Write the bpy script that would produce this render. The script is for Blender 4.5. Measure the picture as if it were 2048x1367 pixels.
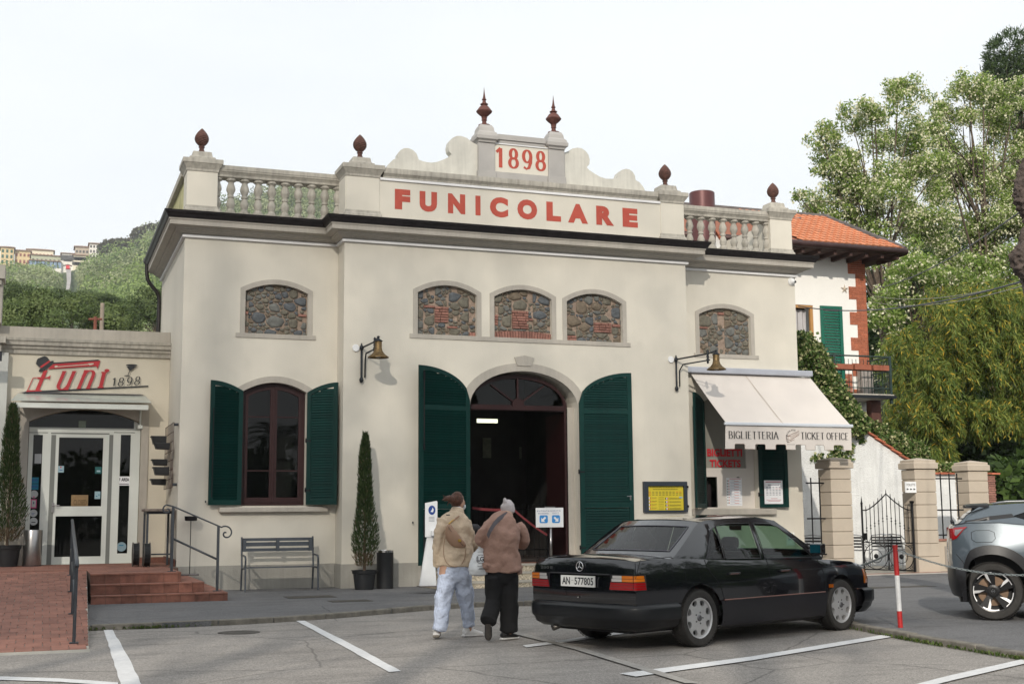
import bpy,math,random
import numpy as np
from mathutils import Vector,Matrix
from mathutils.geometry import delaunay_2d_cdt
random.seed(7);RNG=np.random.default_rng(7)
R=math.radians
SC=bpy.context.scene
COL=SC.collection
for o in list(bpy.data.objects):bpy.data.objects.remove(o)
# ------------------------------------------------------------------ camera
FPX=2540.0;HC=1.43
pi_,ya_,ro_=R(7.758),R(20.334),R(-0.462)
FW=Vector((math.sin(ya_)*math.cos(pi_),math.cos(ya_)*math.cos(pi_),math.sin(pi_)))
_r0=Vector((math.cos(ya_),-math.sin(ya_),0));_u0=_r0.cross(FW)
RI=_r0*math.cos(ro_)+_u0*math.sin(ro_);UPV=-_r0*math.sin(ro_)+_u0*math.cos(ro_)
CAM=Vector((0,0,HC))
cd=bpy.data.cameras.new('camera');cam=bpy.data.objects.new('camera',cd);COL.objects.link(cam)
cam.matrix_world=Matrix(((RI.x,UPV.x,-FW.x,0),(RI.y,UPV.y,-FW.y,0),(RI.z,UPV.z,-FW.z,HC),(0,0,0,1)))
cd.sensor_width=36;cd.lens=FPX/2048*36;cd.clip_start=.1;cd.clip_end=4000
SC.camera=cam
# ------------------------------------------------------------------ light
SUN_AZ,SUN_EL=R(27),R(26)
w=bpy.data.worlds.new('World');SC.world=w;w.use_nodes=True
nt=w.node_tree;nt.nodes.clear()
wo=nt.nodes.new('ShaderNodeOutputWorld');bg=nt.nodes.new('ShaderNodeBackground')
sky=nt.nodes.new('ShaderNodeTexSky');sky.sky_type='NISHITA';sky.sun_disc=False
sky.sun_elevation=SUN_EL;sky.sun_rotation=R(180)+SUN_AZ
sky.air_density=1.0;sky.dust_density=3.0;sky.ozone_density=1.0
bg.inputs['Strength'].default_value=0.1
# thin high cloud: a pale veil mixed over the blue
veil=nt.nodes.new('ShaderNodeMix');veil.data_type='RGBA';veil.blend_type='MIX'
tcw=nt.nodes.new('ShaderNodeTexCoord');nzw=nt.nodes.new('ShaderNodeTexNoise');nzw.inputs['Scale'].default_value=1.6;nzw.inputs['Detail'].default_value=5
mpw=nt.nodes.new('ShaderNodeMapping');mpw.inputs['Scale'].default_value=(1,1,3.0)
mrw=nt.nodes.new('ShaderNodeMapRange');mrw.inputs['From Min'].default_value=.35;mrw.inputs['From Max'].default_value=.65
mrw.inputs['To Min'].default_value=.84;mrw.inputs['To Max'].default_value=.97
nt.links.new(tcw.outputs['Generated'],mpw.inputs[0]);nt.links.new(mpw.outputs[0],nzw.inputs['Vector'])
nt.links.new(nzw.outputs['Fac'],mrw.inputs['Value']);nt.links.new(mrw.outputs[0],veil.inputs['Factor'])
nt.links.new(sky.outputs[0],veil.inputs['A']);veil.inputs['B'].default_value=(9.15,9.5,9.7,1)
nt.links.new(veil.outputs['Result'],bg.inputs['Color']);nt.links.new(bg.outputs[0],wo.inputs[0])
sl=bpy.data.lights.new('sun','SUN');sl.energy=3.0;sl.angle=R(.8);sl.color=(1,.92,.80)
so=bpy.data.objects.new('sun',sl);COL.objects.link(so)
so.rotation_euler=Vector((math.sin(SUN_AZ)*math.cos(SUN_EL),math.cos(SUN_AZ)*math.cos(SUN_EL),-math.sin(SUN_EL))).to_track_quat('-Z','Y').to_euler()
so.location=(-30,-50,30)
SC.view_settings.view_transform='Standard';SC.view_settings.look='None'
SC.view_settings.exposure=0.22;SC.view_settings.gamma=1
SC.cycles.max_bounces=6;SC.cycles.transparent_max_bounces=8
try:SC.cycles.use_denoising=True
except Exception:pass
def at(x,y,X=None,Y=None,Z=None):
 """world point seen at photo pixel (x, y) on the plane X=, Y= or Z="""
 d=FW+RI*((x-1024)/FPX)-UPV*((y-683.5)/FPX)
 t=Y/d.y if Y is not None else X/d.x if X is not None else(Z-HC)/d.z
 return CAM+d*t
 # ------------------------------------------------------------------ materials
MATS={}
def mat(name,rgb,rough=.8,metal=0.,var=.08,scale=3.,bump=0.,bscale=60.,spec=.5,coat=0.,emit=None,trans=0.,alpha=None,objvar=0.,streak=0.,coord='Object'):
 if name in MATS:return MATS[name]
 m=bpy.data.materials.new(name);m.use_nodes=True;n=m.node_tree;b=n.nodes['Principled BSDF']
 L=n.links.new
 b.inputs['Roughness'].default_value=rough;b.inputs['Metallic'].default_value=metal
 b.inputs['Specular IOR Level'].default_value=spec;b.inputs['Coat Weight'].default_value=coat
 if coat:b.inputs['Coat Roughness'].default_value=.03
 if trans:b.inputs['Transmission Weight'].default_value=trans
 geo=n.nodes.new('ShaderNodeNewGeometry')
 src=geo.outputs['Position']
 if coord=='Object':
  tc=n.nodes.new('ShaderNodeTexCoord');src=tc.outputs['Object']
 cur=None
 if var:
  nz=n.nodes.new('ShaderNodeTexNoise');nz.inputs['Scale'].default_value=scale;nz.inputs['Detail'].default_value=6;nz.inputs['Roughness'].default_value=.6
  L(src,nz.inputs['Vector'])
  mr=n.nodes.new('ShaderNodeMapRange');mr.inputs['From Min'].default_value=.3;mr.inputs['From Max'].default_value=.7
  mr.inputs['To Min'].default_value=1-var;mr.inputs['To Max'].default_value=1+var;L(nz.outputs['Fac'],mr.inputs['Value'])
  cur=mr.outputs[0]
 if objvar:
  oi=n.nodes.new('ShaderNodeObjectInfo');m2=n.nodes.new('ShaderNodeMapRange')
  m2.inputs['To Min'].default_value=1-objvar;m2.inputs['To Max'].default_value=1+objvar;L(oi.outputs['Random'],m2.inputs['Value'])
  if cur is None:cur=m2.outputs[0]
  else:
   mm=n.nodes.new('ShaderNodeMath');mm.operation='MULTIPLY';L(cur,mm.inputs[0]);L(m2.outputs[0],mm.inputs[1]);cur=mm.outputs[0]
 if streak:
  mp=n.nodes.new('ShaderNodeMapping');mp.inputs['Scale'].default_value=(9,9,.6);L(geo.outputs['Position'],mp.inputs[0])
  ns=n.nodes.new('ShaderNodeTexNoise');ns.inputs['Scale'].default_value=1.6;ns.inputs['Detail'].default_value=5;L(mp.outputs[0],ns.inputs['Vector'])
  ms=n.nodes.new('ShaderNodeMapRange');ms.inputs['From Min'].default_value=.42;ms.inputs['From Max'].default_value=.75
  ms.inputs['To Min'].default_value=1;ms.inputs['To Max'].default_value=1-streak;L(ns.outputs['Fac'],ms.inputs['Value'])
  if cur is None:cur=ms.outputs[0]
  else:
   mm=n.nodes.new('ShaderNodeMath');mm.operation='MULTIPLY';L(cur,mm.inputs[0]);L(ms.outputs[0],mm.inputs[1]);cur=mm.outputs[0]
 if cur is not None:
  vm=n.nodes.new('ShaderNodeVectorMath');vm.operation='SCALE';vm.inputs[0].default_value=rgb;L(cur,vm.inputs['Scale'])
  L(vm.outputs[0],b.inputs['Base Color'])
 else:b.inputs['Base Color'].default_value=(*rgb,1)
 if bump:
  nb=n.nodes.new('ShaderNodeTexNoise');nb.inputs['Scale'].default_value=bscale;nb.inputs['Detail'].default_value=4;L(src,nb.inputs['Vector'])
  bp=n.nodes.new('ShaderNodeBump');bp.inputs['Strength'].default_value=min(1,bump);bp.inputs['Distance'].default_value=.01*max(1,bump)
  L(nb.outputs['Fac'],bp.inputs['Height']);L(bp.outputs[0],b.inputs['Normal'])
 if emit:b.inputs['Emission Color'].default_value=(*emit[:3],1);b.inputs['Emission Strength'].default_value=emit[3]
 if alpha is not None:b.inputs['Alpha'].default_value=alpha
 MATS[name]=m;return m
def s2l(r,g,b):return tuple(((c/255)/12.92 if c/255<.04045 else((c/255+.055)/1.055)**2.4)for c in(r,g,b))
def glass_mat(name,tint=(.9,.95,.95),refl=1.5,dark=.0):
 m=bpy.data.materials.new(name);m.use_nodes=True;n=m.node_tree;n.nodes.clear();L=n.links.new
 o=n.nodes.new('ShaderNodeOutputMaterial');fr=n.nodes.new('ShaderNodeFresnel');fr.inputs['IOR'].default_value=refl
 tr=n.nodes.new('ShaderNodeBsdfTransparent');tr.inputs['Color'].default_value=(*tint,1)
 gl=n.nodes.new('ShaderNodeBsdfGlossy');gl.inputs['Roughness'].default_value=.015
 mx=n.nodes.new('ShaderNodeMixShader');L(fr.outputs[0],mx.inputs['Fac']);L(tr.outputs[0],mx.inputs[1]);L(gl.outputs[0],mx.inputs[2]);L(mx.outputs[0],o.inputs['Surface'])
 MATS[name]=m;return m
def leaf_mat(name,cols,rough=.6,transl=.35):
 """foliage: each leaf takes a shade of its own from a per-face attribute"""
 m=bpy.data.materials.new(name);m.use_nodes=True;n=m.node_tree;n.nodes.clear();L=n.links.new
 o=n.nodes.new('ShaderNodeOutputMaterial');a=n.nodes.new('ShaderNodeAttribute');a.attribute_name='rnd'
 cr=n.nodes.new('ShaderNodeValToRGB');el=cr.color_ramp.elements
 while len(el)<len(cols):el.new(.5)
 for i,(p,c)in enumerate(cols):el[i].position=p;el[i].color=(*c,1)
 L(a.outputs['Fac'],cr.inputs[0])
 d=n.nodes.new('ShaderNodeBsdfPrincipled');d.inputs['Roughness'].default_value=rough;d.inputs['Specular IOR Level'].default_value=.3;L(cr.outputs[0],d.inputs['Base Color'])
 t=n.nodes.new('ShaderNodeBsdfTranslucent');L(cr.outputs[0],t.inputs['Color'])
 mx=n.nodes.new('ShaderNodeMixShader');mx.inputs[0].default_value=transl;L(d.outputs[0],mx.inputs[1]);L(t.outputs[0],mx.inputs[2]);L(mx.outputs[0],o.inputs[0])
 MATS[name]=m;return m
CREAM=mat('cream_plaster',(.64,.605,.53),.9,var=.05,scale=.9,bump=.25,bscale=45,streak=.018,coord='W')
CREAM2=mat('cream_plaster_shop',(.60,.555,.46),.9,var=.04,scale=1.3,bump=.25,bscale=45,coord='W')
GREY=mat('grey_trim',(.42,.39,.345),.9,var=.07,scale=2.5,bump=.3,bscale=50,streak=.10,coord='W')
GREYD=mat('grey_weathered',(.44,.415,.365),.9,var=.14,scale=4,bump=.4,bscale=40,streak=.32,coord='W')
GREYC=mat('grey_crest',(.40,.385,.37),.9,var=.06,scale=3,bump=.2,bscale=40,coord='W')
MOSSY=mat('crest_plaster',(.61,.595,.54),.9,var=.09,scale=3,bump=.3,bscale=40,streak=.14,coord='W')
PLINTH=mat('plinth_plaster',(.36,.345,.31),.9,var=.10,scale=1.5,bump=.4,bscale=35,streak=.12,coord='W')
WHITE=mat('white_strip',(.74,.74,.75),.6,var=.04,scale=5)
GUT=mat('black_gutter',(.020,.017,.018),.45,.3,var=.4,scale=6,coord='W')
GREEN=mat('green_shutter',(.0013,.027,.0235),.5,spec=.22,var=.15,scale=6,objvar=.12)
GREENV=mat('green_villa_shutter',(.004,.11,.07),.45,var=.1,scale=6,objvar=.1)
BROWN=mat('brown_frame',(.030,.010,.010),.45,spec=.3,var=.15,scale=8)
RUST=mat('rust_terracotta',(.10,.045,.034),.8,var=.45,scale=16,bump=.8,bscale=60)
REDL=mat('red_lettering',(.43,.070,.045),.7,var=.10,scale=9,coord='W')
IRON=mat('dark_iron',(.018,.022,.028),.5,.4,var=.2,scale=20)
IRONB=mat('black_iron',(.010,.010,.012),.45,.5,var=.2,scale=20)
BRASS=mat('aged_brass',(.16,.105,.045),.45,.7,var=.5,scale=22)
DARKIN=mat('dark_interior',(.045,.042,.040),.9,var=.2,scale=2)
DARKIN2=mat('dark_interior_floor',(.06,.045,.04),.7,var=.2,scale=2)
GLASS=glass_mat('window_glass',(.55,.6,.6),1.38)
BLACK=mat('black_plastic',(.012,.013,.015),.5,var=.15,scale=10)
ALU=mat('white_aluminium',(.62,.65,.62),.35,var=.03,scale=3)
STEEL=mat('brushed_steel',(.35,.34,.34),.28,.95,var=.12,scale=5)
CHROME=mat('chrome',(.75,.75,.76),.12,1.0,var=0)
WHITEP=mat('white_paint',(.78,.79,.80),.5,var=.03,scale=5)
PAPER=mat('white_paper',(.78,.79,.82),.8,var=.02)
INK=mat('black_ink',(.02,.02,.025),.7,var=0)
REDP=mat('red_print',(.55,.015,.03),.6,var=.05)
BLUEP=mat('blue_print',(.03,.25,.62),.5,var=.03)
NAVYP=mat('navy_print',(.01,.05,.25),.5,var=0)
# ------------------------------------------------------------------ mesh helpers
W={}
def thing(name,label,cat,loc=(0,0,0),rz=0,group=None):
 o=bpy.data.objects.new(name,None);COL.objects.link(o);o.location=loc;o.rotation_euler=(0,0,rz);o.empty_display_size=.1
 o['label']=label;o['category']=cat
 if group:o['group']=group
 W[o.name]=Vector(loc);return o
def tag(o,label,cat,group=None):
 o['label']=label;o['category']=cat
 if group:o['group']=group
 return o
def wl(p):return W.get(p.name,Vector((0,0,0)))if p else Vector((0,0,0))
class MB:
 def __init__(s):s.v=[];s.f=[];s.m=[]
 def add(s,vs,fs,mi=0):
  b=len(s.v);s.v+=[tuple(v)for v in vs];s.f+=[tuple(b+i for i in f)for f in fs];s.m+=[mi]*len(fs);return s
 def box(s,x0,x1,y0,y1,z0,z1,mi=0):
  v=[(x0,y0,z0),(x1,y0,z0),(x1,y1,z0),(x0,y1,z0),(x0,y0,z1),(x1,y0,z1),(x1,y1,z1),(x0,y1,z1)]
  return s.add(v,[(3,2,1,0),(4,5,6,7),(0,1,5,4),(1,2,6,5),(2,3,7,6),(3,0,4,7)],mi)
 def tube(s,pts,r,n=8,mi=0,cap=True,closed=False):
  pts=[Vector(p)for p in pts];k=len(pts);rs=r if isinstance(r,(list,tuple))else[r]*k
  rings=[];prev=None
  for i,p in enumerate(pts):
   if closed:t=pts[(i+1)%k]-pts[i-1]
   else:t=(pts[min(i+1,k-1)]-pts[max(i-1,0)])
   t.normalize()
   if prev is None:
    a=Vector((0,0,1))if abs(t.z)<.9 else Vector((1,0,0));u=t.cross(a).normalized()
   else:u=(prev-t*prev.dot(t)).normalized()
   prev=u;q=t.cross(u)
   rings.append([p+(u*math.cos(2*math.pi*j/n)+q*math.sin(2*math.pi*j/n))*rs[i]for j in range(n)])
  v=[x for ring in rings for x in ring];f=[]
  for i in range(k if closed else k-1):
   for j in range(n):
    a,b=i*n+j,i*n+(j+1)%n;c,d=((i+1)%k)*n+(j+1)%n,((i+1)%k)*n+j;f.append((a,b,c,d))
  if cap and not closed:f+=[tuple(range(n))[::-1],tuple((k-1)*n+j for j in range(n))]
  return s.add(v,f,mi)
 def lathe(s,prof,cx,cy,cz=0,n=16,mi=0,sq=False,mod=None,ax=None):
  """prof: (r, z) bottom to top"""
  v=[];f=[]
  for i,(r,z)in enumerate(prof):
   for j in range(n):
    a=2*math.pi*(j+.5)/n;rr=r
    if sq:rr=r/max(abs(math.cos(a)),abs(math.sin(a)))
    if mod:rr*=mod(a,i)
    v.append((cx+rr*math.cos(a),cy+rr*math.sin(a),cz+z))
  for i in range(len(prof)-1):
   for j in range(n):f.append((i*n+j,i*n+(j+1)%n,(i+1)*n+(j+1)%n,(i+1)*n+j))
  f+=[tuple(range(n))[::-1],tuple((len(prof)-1)*n+j for j in range(n))]
  if ax:v=[ax(Vector(q))for q in v]
  return s.add(v,f,mi)
 def poly(s,pts2,holes,y0,y1,mi=0,axis='y',back=True,step=None,reveal_mi=None):
  """2D outline (x,z) with holes, extruded from y0 (front) to y1"""
  P,T=fill(pts2,holes,step)
  mk={'y':lambda a,b,c:(a,c,b),'z':lambda a,b,c:(a,b,c),'x':lambda a,b,c:(c,a,b)}[axis]
  s.add([mk(p[0],p[1],y0)for p in P],T,mi)
  if back:s.add([mk(p[0],p[1],y1)for p in P],[t[::-1]for t in T],mi)
  if y1!=y0:
   for li,loop in enumerate([pts2]+list(holes or[])):
    n=len(loop);v=[mk(p[0],p[1],y0)for p in loop]+[mk(p[0],p[1],y1)for p in loop]
    s.add(v,[(i,(i+1)%n,n+(i+1)%n,n+i)for i in range(n)],mi if(li==0 or reveal_mi is None)else reveal_mi)
  return s
 def build(s,name,mats,parent=None,smooth=False,local=False,bev=0,kind=None,auto=None):
  me=bpy.data.meshes.new(name);off=Vector((0,0,0))if local else wl(parent)
  v=[(a[0]-off.x,a[1]-off.y,a[2]-off.z)for a in s.v]if off.length else s.v
  me.from_pydata(v,[],s.f)
  ms=mats if isinstance(mats,(list,tuple))else[mats]
  for m in ms:me.materials.append(m)
  if len(ms)>1:me.polygons.foreach_set('material_index',s.m)
  if smooth:me.polygons.foreach_set('use_smooth',[True]*len(me.polygons))
  me.update()
  if smooth and auto:me.set_sharp_from_angle(angle=R(auto))
  o=bpy.data.objects.new(name,me);COL.objects.link(o)
  if parent:o.parent=parent
  W[o.name]=Vector((0,0,0))if local else off
  if bev:
   b=o.modifiers.new('b','BEVEL');b.width=bev;b.segments=2;b.limit_method='ANGLE';b.angle_limit=R(40)
  if kind:o['kind']=kind
  return o
def pip(p,poly):
 x,y=p;c=False;n=len(poly);j=n-1
 for i in range(n):
  xi,yi=poly[i][0],poly[i][1];xj,yj=poly[j][0],poly[j][1]
  if(yi>y)!=(yj>y)and x<(xj-xi)*(y-yi)/(yj-yi)+xi:c=not c
  j=i
 return c
def fill(outline,holes=None,step=None):
 holes=holes or[];V=[];Ed=[]
 for loop in[outline]+list(holes):
  b=len(V);n=len(loop);V+=[Vector((p[0],p[1]))for p in loop];Ed+=[(b+i,b+(i+1)%n)for i in range(n)]
 if step:
  xs=[p[0]for p in outline];ys=[p[1]for p in outline]
  x=min(xs)+step/2
  while x<max(xs):
   y=min(ys)+step/2
   while y<max(ys):
    if pip((x,y),outline)and not any(pip((x,y),h)for h in holes):V.append(Vector((x,y)))
    y+=step
   x+=step
 vo,eo,fo=delaunay_2d_cdt(V,Ed,[],0,1e-6)[:3]
 T=[]
 for f in fo:
  c=(sum(vo[i].x for i in f)/len(f),sum(vo[i].y for i in f)/len(f))
  if pip(c,outline)and not any(pip(c,h)for h in holes):T.append(tuple(f))
 return[(v.x,v.y)for v in vo],T
def arch(x0,x1,zb,zs,za,n=14,ell=False):
 """opening outline: straight sides up to zs, arch up to za"""
 c=(x0+x1)/2;hw=(x1-x0)/2;pts=[(x0,zb),(x1,zb)]
 for i in range(n+1):
  u=1-2*i/n
  if ell:a=math.pi*i/n;pts.append((c+hw*math.cos(a),zs+(za-zs)*math.sin(a)))
  else:pts.append((c+hw*u,zs+(za-zs)*(1-u*u)))
 return pts
def one(o,parent,name=None,loc=None,rot=None,scale=None):
 c=o.copy();COL.objects.link(c);c.parent=parent
 if name:c.name=name
 if loc is not None:c.location=loc
 if rot is not None:c.rotation_euler=rot
 if scale is not None:c.scale=scale
 return c
def clone(o,parent=None):
 c=o.copy();COL.objects.link(c);c.parent=parent
 for ch in list(o.children):clone(ch,c)
 return c
def fast_quads(name,V,nper,mats,parent=None,rnd=None,kind=None,smooth=False,mi=None):
 """V: (N*nper,3) vertices, N faces of nper corners each"""
 V=np.asarray(V,dtype=np.float32);off=wl(parent);V=V-np.array(off,dtype=np.float32)
 N=len(V)//nper;me=bpy.data.meshes.new(name)
 me.vertices.add(len(V));me.vertices.foreach_set('co',V.ravel())
 me.loops.add(len(V));me.loops.foreach_set('vertex_index',np.arange(len(V),dtype=np.int32))
 me.polygons.add(N);me.polygons.foreach_set('loop_start',np.arange(0,len(V),nper,dtype=np.int32))
 try:me.polygons.foreach_set('loop_total',np.full(N,nper,dtype=np.int32))
 except Exception:pass
 for m in(mats if isinstance(mats,(list,tuple))else[mats]):me.materials.append(m)
 a=me.attributes.new('rnd','FLOAT','FACE');a.data.foreach_set('value',(RNG.random(N)if rnd is None else rnd).astype(np.float32))
 if mi is not None:me.polygons.foreach_set('material_index',mi.astype(np.int32))
 me.update(calc_edges=True);me.validate()
 o=bpy.data.objects.new(name,me);COL.objects.link(o)
 if parent:o.parent=parent
 if kind:o['kind']=kind
 W[o.name]=off
 return o
 # ------------------------------------------------------------------ lettering
_tc={}
def font_mesh(s,bold=0.,space=1.):
 k=(s,bold,space)
 if k not in _tc:
  cu=bpy.data.curves.new('t','FONT');cu.body=s;cu.offset=bold;cu.space_character=space;cu.resolution_u=4
  ob=bpy.data.objects.new('t',cu);COL.objects.link(ob);bpy.context.view_layer.update()
  me=bpy.data.meshes.new_from_object(ob.evaluated_get(bpy.context.evaluated_depsgraph_get()))
  v=[(p.co.x,p.co.y)for p in me.vertices];f=[tuple(p.vertices)for p in me.polygons]
  bpy.data.objects.remove(ob);bpy.data.curves.remove(cu);bpy.data.meshes.remove(me)
  x0,x1=min(p[0]for p in v),max(p[0]for p in v);y0,y1=min(p[1]for p in v),max(p[1]for p in v)
  _tc[k]=([((a-x0)/(x1-x0),(b-y0)/(y1-y0))for a,b in v],f)
 return _tc[k]
def put(mb,glyph,box,plane,mi=0,shear=0.):
 """box = (u0,u1,v0,v1); plane(u,v) -> world point"""
 v,f=glyph;u0,u1,v0,v1=box
 mb.add([plane(u0+(u1-u0)*(q[0]+shear*q[1]),v0+(v1-v0)*q[1],q[2]if len(q)>2 else 0)for q in v],f,mi)
def front(Y):return lambda u,v,w=0:(u,Y-w,v)
def ell(cx,cy,rx,ry,a0,a1,n=18):return[(cx+rx*math.cos(R(a0+(a1-a0)*i/n)),cy+ry*math.sin(R(a0+(a1-a0)*i/n)))for i in range(n+1)]
def bowl(x0,xr,z0,z1):return[(x0,z1)]+ell((x0+xr)/2,(z0+z1)/2,(xr-x0)/2,(z1-z0)/2,90,-90,12)+[(x0,z0)]
GL={'A':[[(0,0),(.5,1)],[(.5,1),(1,0)],[(.2,.33),(.8,.33)]],'B':[[(.15,0),(.15,1)],bowl(.15,.85,.52,1),bowl(.15,.98,0,.52)],'C':[ell(.55,.5,.5,.5,42,318)],'E':[[(.15,0),(.15,1)],[(.15,1),(.92,1)],[(.15,.52),(.75,.52)],[(.15,0),(.97,0)]],'F':[[(.15,0),(.15,1)],[(.15,1),(.95,1)],[(.15,.52),(.78,.52)]],'G':[ell(.52,.5,.5,.5,42,330),[(.88,.05),(.88,.42)],[(.6,.42),(1.05,.42)]],'I':[[(.5,0),(.5,1)]],'K':[[(.12,0),(.12,1)],[(.15,.4),(.9,1)],[(.35,.58),(.98,0)]],'L':[[(.15,0),(.15,1)],[(.15,0),(.95,0)]],'O':[ell(.5,.5,.47,.5,0,360,26)],'R':[[(.15,0),(.15,1)],bowl(.15,.88,.5,1),[(.5,.5),(.98,0)]],'T':[[(.5,0),(.5,1)],[(0,1),(1,1)]],'N':[[(.12,0),(.12,1)],[(.12,1),(.88,0)],[(.88,0),(.88,1)]],'U':[[(.12,1),(.12,.35)]+ell(.5,.35,.38,.35,180,360,12)+[(.88,1)]],'1':[[(.1,.78),(.55,1)],[(.55,0),(.55,1)]],'8':[ell(.5,.74,.36,.26,90,450,20),ell(.5,.26,.45,.26,90,450,20)],'9':[ell(.5,.68,.42,.32,0,360,22),[(.92,.68),(.88,.35),(.7,.08),(.4,0),(.12,.1)]],'u':[[(.2,1),(.2,.3)]+ell(.5,.28,.3,.28,180,300,8)+[(.8,.2)],[(.8,0),(.8,1)]],'n':[[(.2,0),(.2,1)],[(.2,.72)]+ell(.5,.7,.3,.3,160,0,8)+[(.8,0)]],'i':[[(.5,0),(.5,.78)]]}
def strokes(ch,thick,thin,asp,serif=0.):
 """calligraphic glyph in the unit box; asp = width/height of the letter"""
 v=[];f=[]
 for si,st in enumerate(GL[ch]):
  P=[(x*asp,y)for x,y in st]
  n=len(P);closed=(abs(P[0][0]-P[-1][0])+abs(P[0][1]-P[-1][1]))<1e-6
  if closed:P=P[:-1];n-=1
  L=[]
  for i in range(n):
   a=P[i-1]if(i or closed)else P[0];b=P[(i+1)%n]if(i<n-1 or closed)else P[-1]
   d=(b[0]-a[0],b[1]-a[1]);l=math.hypot(*d)or 1;d=(d[0]/l,d[1]/l)
   wd=(thin+(thick-thin)*abs(d[1])**1.5)/2
   L.append(((P[i][0]-d[1]*wd,P[i][1]+d[0]*wd),(P[i][0]+d[1]*wd,P[i][1]-d[0]*wd)))
  b0=len(v);v+=[(*q,si*.0006)for pr_ in L for q in pr_]
  for i in range(n if closed else n-1):j=(i+1)%n;f.append((b0+2*i,b0+2*i+1,b0+2*j+1,b0+2*j))
  if serif:
   for e in(0,n-1):
    if closed:break
    o_=P[1]if e==0 else P[-2];d=(P[e][0]-o_[0],P[e][1]-o_[1])
    if abs(d[1])>.3*abs(d[0])+.05:
     x,y=P[e];h=thin*.5;b0=len(v);v+=[(x-serif,y-h,.003),(x+serif,y-h,.003),(x+serif,y+h,.003),(x-serif,y+h,.003)];f.append((b0,b0+1,b0+2,b0+3))
 return([(q[0]/asp,q[1],q[2])for q in v],f)
def cyl_between(mb,a,b,r,n=8,mi=0):mb.tube([a,b],r,n,mi)
# ================================================================== GROUND
def asphalt(name,base,spk=.35):
 m=mat(name,base,.92,var=.10,scale=.55,coord='W');n=m.node_tree;L=n.links.new;b=n.nodes['Principled BSDF']
 src=b.inputs['Base Color'].links[0].from_socket
 geo=n.nodes.new('ShaderNodeNewGeometry');vo=n.nodes.new('ShaderNodeTexVoronoi');vo.inputs['Scale'].default_value=85;L(geo.outputs['Position'],vo.inputs['Vector'])
 bw=n.nodes.new('ShaderNodeSeparateColor');L(vo.outputs['Color'],bw.inputs[0])
 mr=n.nodes.new('ShaderNodeMapRange');mr.inputs['To Min'].default_value=1-spk;mr.inputs['To Max'].default_value=1+spk;L(bw.outputs[0],mr.inputs['Value'])
 n2=n.nodes.new('ShaderNodeTexNoise');n2.inputs['Scale'].default_value=.9;n2.inputs['Detail'].default_value=8;n2.inputs['Roughness'].default_value=.7
 mp=n.nodes.new('ShaderNodeMapping');mp.inputs['Scale'].default_value=(.7,2.2,1);L(geo.outputs['Position'],mp.inputs[0]);L(mp.outputs[0],n2.inputs['Vector'])
 m3=n.nodes.new('ShaderNodeMapRange');m3.inputs['From Min'].default_value=.50;m3.inputs['From Max'].default_value=.72;m3.inputs['To Min'].default_value=1;m3.inputs['To Max'].default_value=.62;L(n2.outputs['Fac'],m3.inputs['Value'])
 mm=n.nodes.new('ShaderNodeMath');mm.operation='MULTIPLY';L(mr.outputs[0],mm.inputs[0]);L(m3.outputs[0],mm.inputs[1])
 # hairline cracks
 v2=n.nodes.new('ShaderNodeTexVoronoi');v2.feature='DISTANCE_TO_EDGE';v2.inputs['Scale'].default_value=.33
 nw=n.nodes.new('ShaderNodeTexNoise');nw.inputs['Scale'].default_value=1.5;nw.inputs['Detail'].default_value=6;L(geo.outputs['Position'],nw.inputs['Vector'])
 ad=n.nodes.new('ShaderNodeMixRGB');ad.inputs[0].default_value=.12;L(geo.outputs['Position'],ad.inputs[1]);L(nw.outputs['Color'],ad.inputs[2]);L(ad.outputs[0],v2.inputs['Vector'])
 m4=n.nodes.new('ShaderNodeMapRange');m4.inputs['From Min'].default_value=0.;m4.inputs['From Max'].default_value=.006;m4.inputs['To Min'].default_value=.55;m4.inputs['To Max'].default_value=1;L(v2.outputs['Distance'],m4.inputs['Value'])
 m5=n.nodes.new('ShaderNodeMath');m5.operation='MULTIPLY';L(mm.outputs[0],m5.inputs[0]);L(m4.outputs[0],m5.inputs[1])
 vm=n.nodes.new('ShaderNodeVectorMath');vm.operation='SCALE';L(src,vm.inputs[0]);L(m5.outputs[0],vm.inputs['Scale']);L(vm.outputs[0],b.inputs['Base Color'])
 bp=n.nodes.new('ShaderNodeBump');bp.inputs['Strength'].default_value=.8;bp.inputs['Distance'].default_value=.006;L(vo.outputs['Distance'],bp.inputs['Height']);L(bp.outputs[0],b.inputs['Normal'])
 return m
ASPH=asphalt('asphalt_lot',(.265,.245,.225));ASPH2=asphalt('asphalt_pavement',(.135,.134,.137))
LOT=-.04;PAV=.03
g=MB();g.add([(-900,-300,LOT),(1500,-300,LOT),(1500,1400,LOT),(-900,1400,LOT)],[(0,1,2,3)]);go=g.build('ground',ASPH,kind='structure')
kpts=[Vector((-14,13.6,0))]+[at(x,y,Z=0.)for x,y in((178,1253),(300,1250),(430,1245),(640,1233),(860,1214),(960,1207))]
kpts+=[Vector(p)for p in((8.6,19.4,0),(9.6,18.2,0),(10.05,16.6,0),(10.0,15.0,0))]+[at(x,y,Z=0.)for x,y in((1712,1252),(1780,1266),(1900,1287),(2048,1311))]
kpts+=[Vector((9.1,8.2,0)),Vector((8.2,5.0,0)),Vector((6.5,1.0,0)),Vector((5.0,-6,0))]
def smooth_line(P,it=2):
 for _ in range(it):
  Q=[P[0]]
  for a,b in zip(P[:-1],P[1:]):Q+=[a*.75+b*.25,a*.25+b*.75]
  P=Q+[P[-1]]
 return P
kl=smooth_line(kpts,2)
g=MB();g.poly([(p.x,p.y)for p in kl]+[(60,-6),(60,75),(-40,75),(-40,13.6)],None,PAV,PAV-.2,axis='z',back=False)
g.build('pavement',ASPH2,kind='structure')
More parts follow.
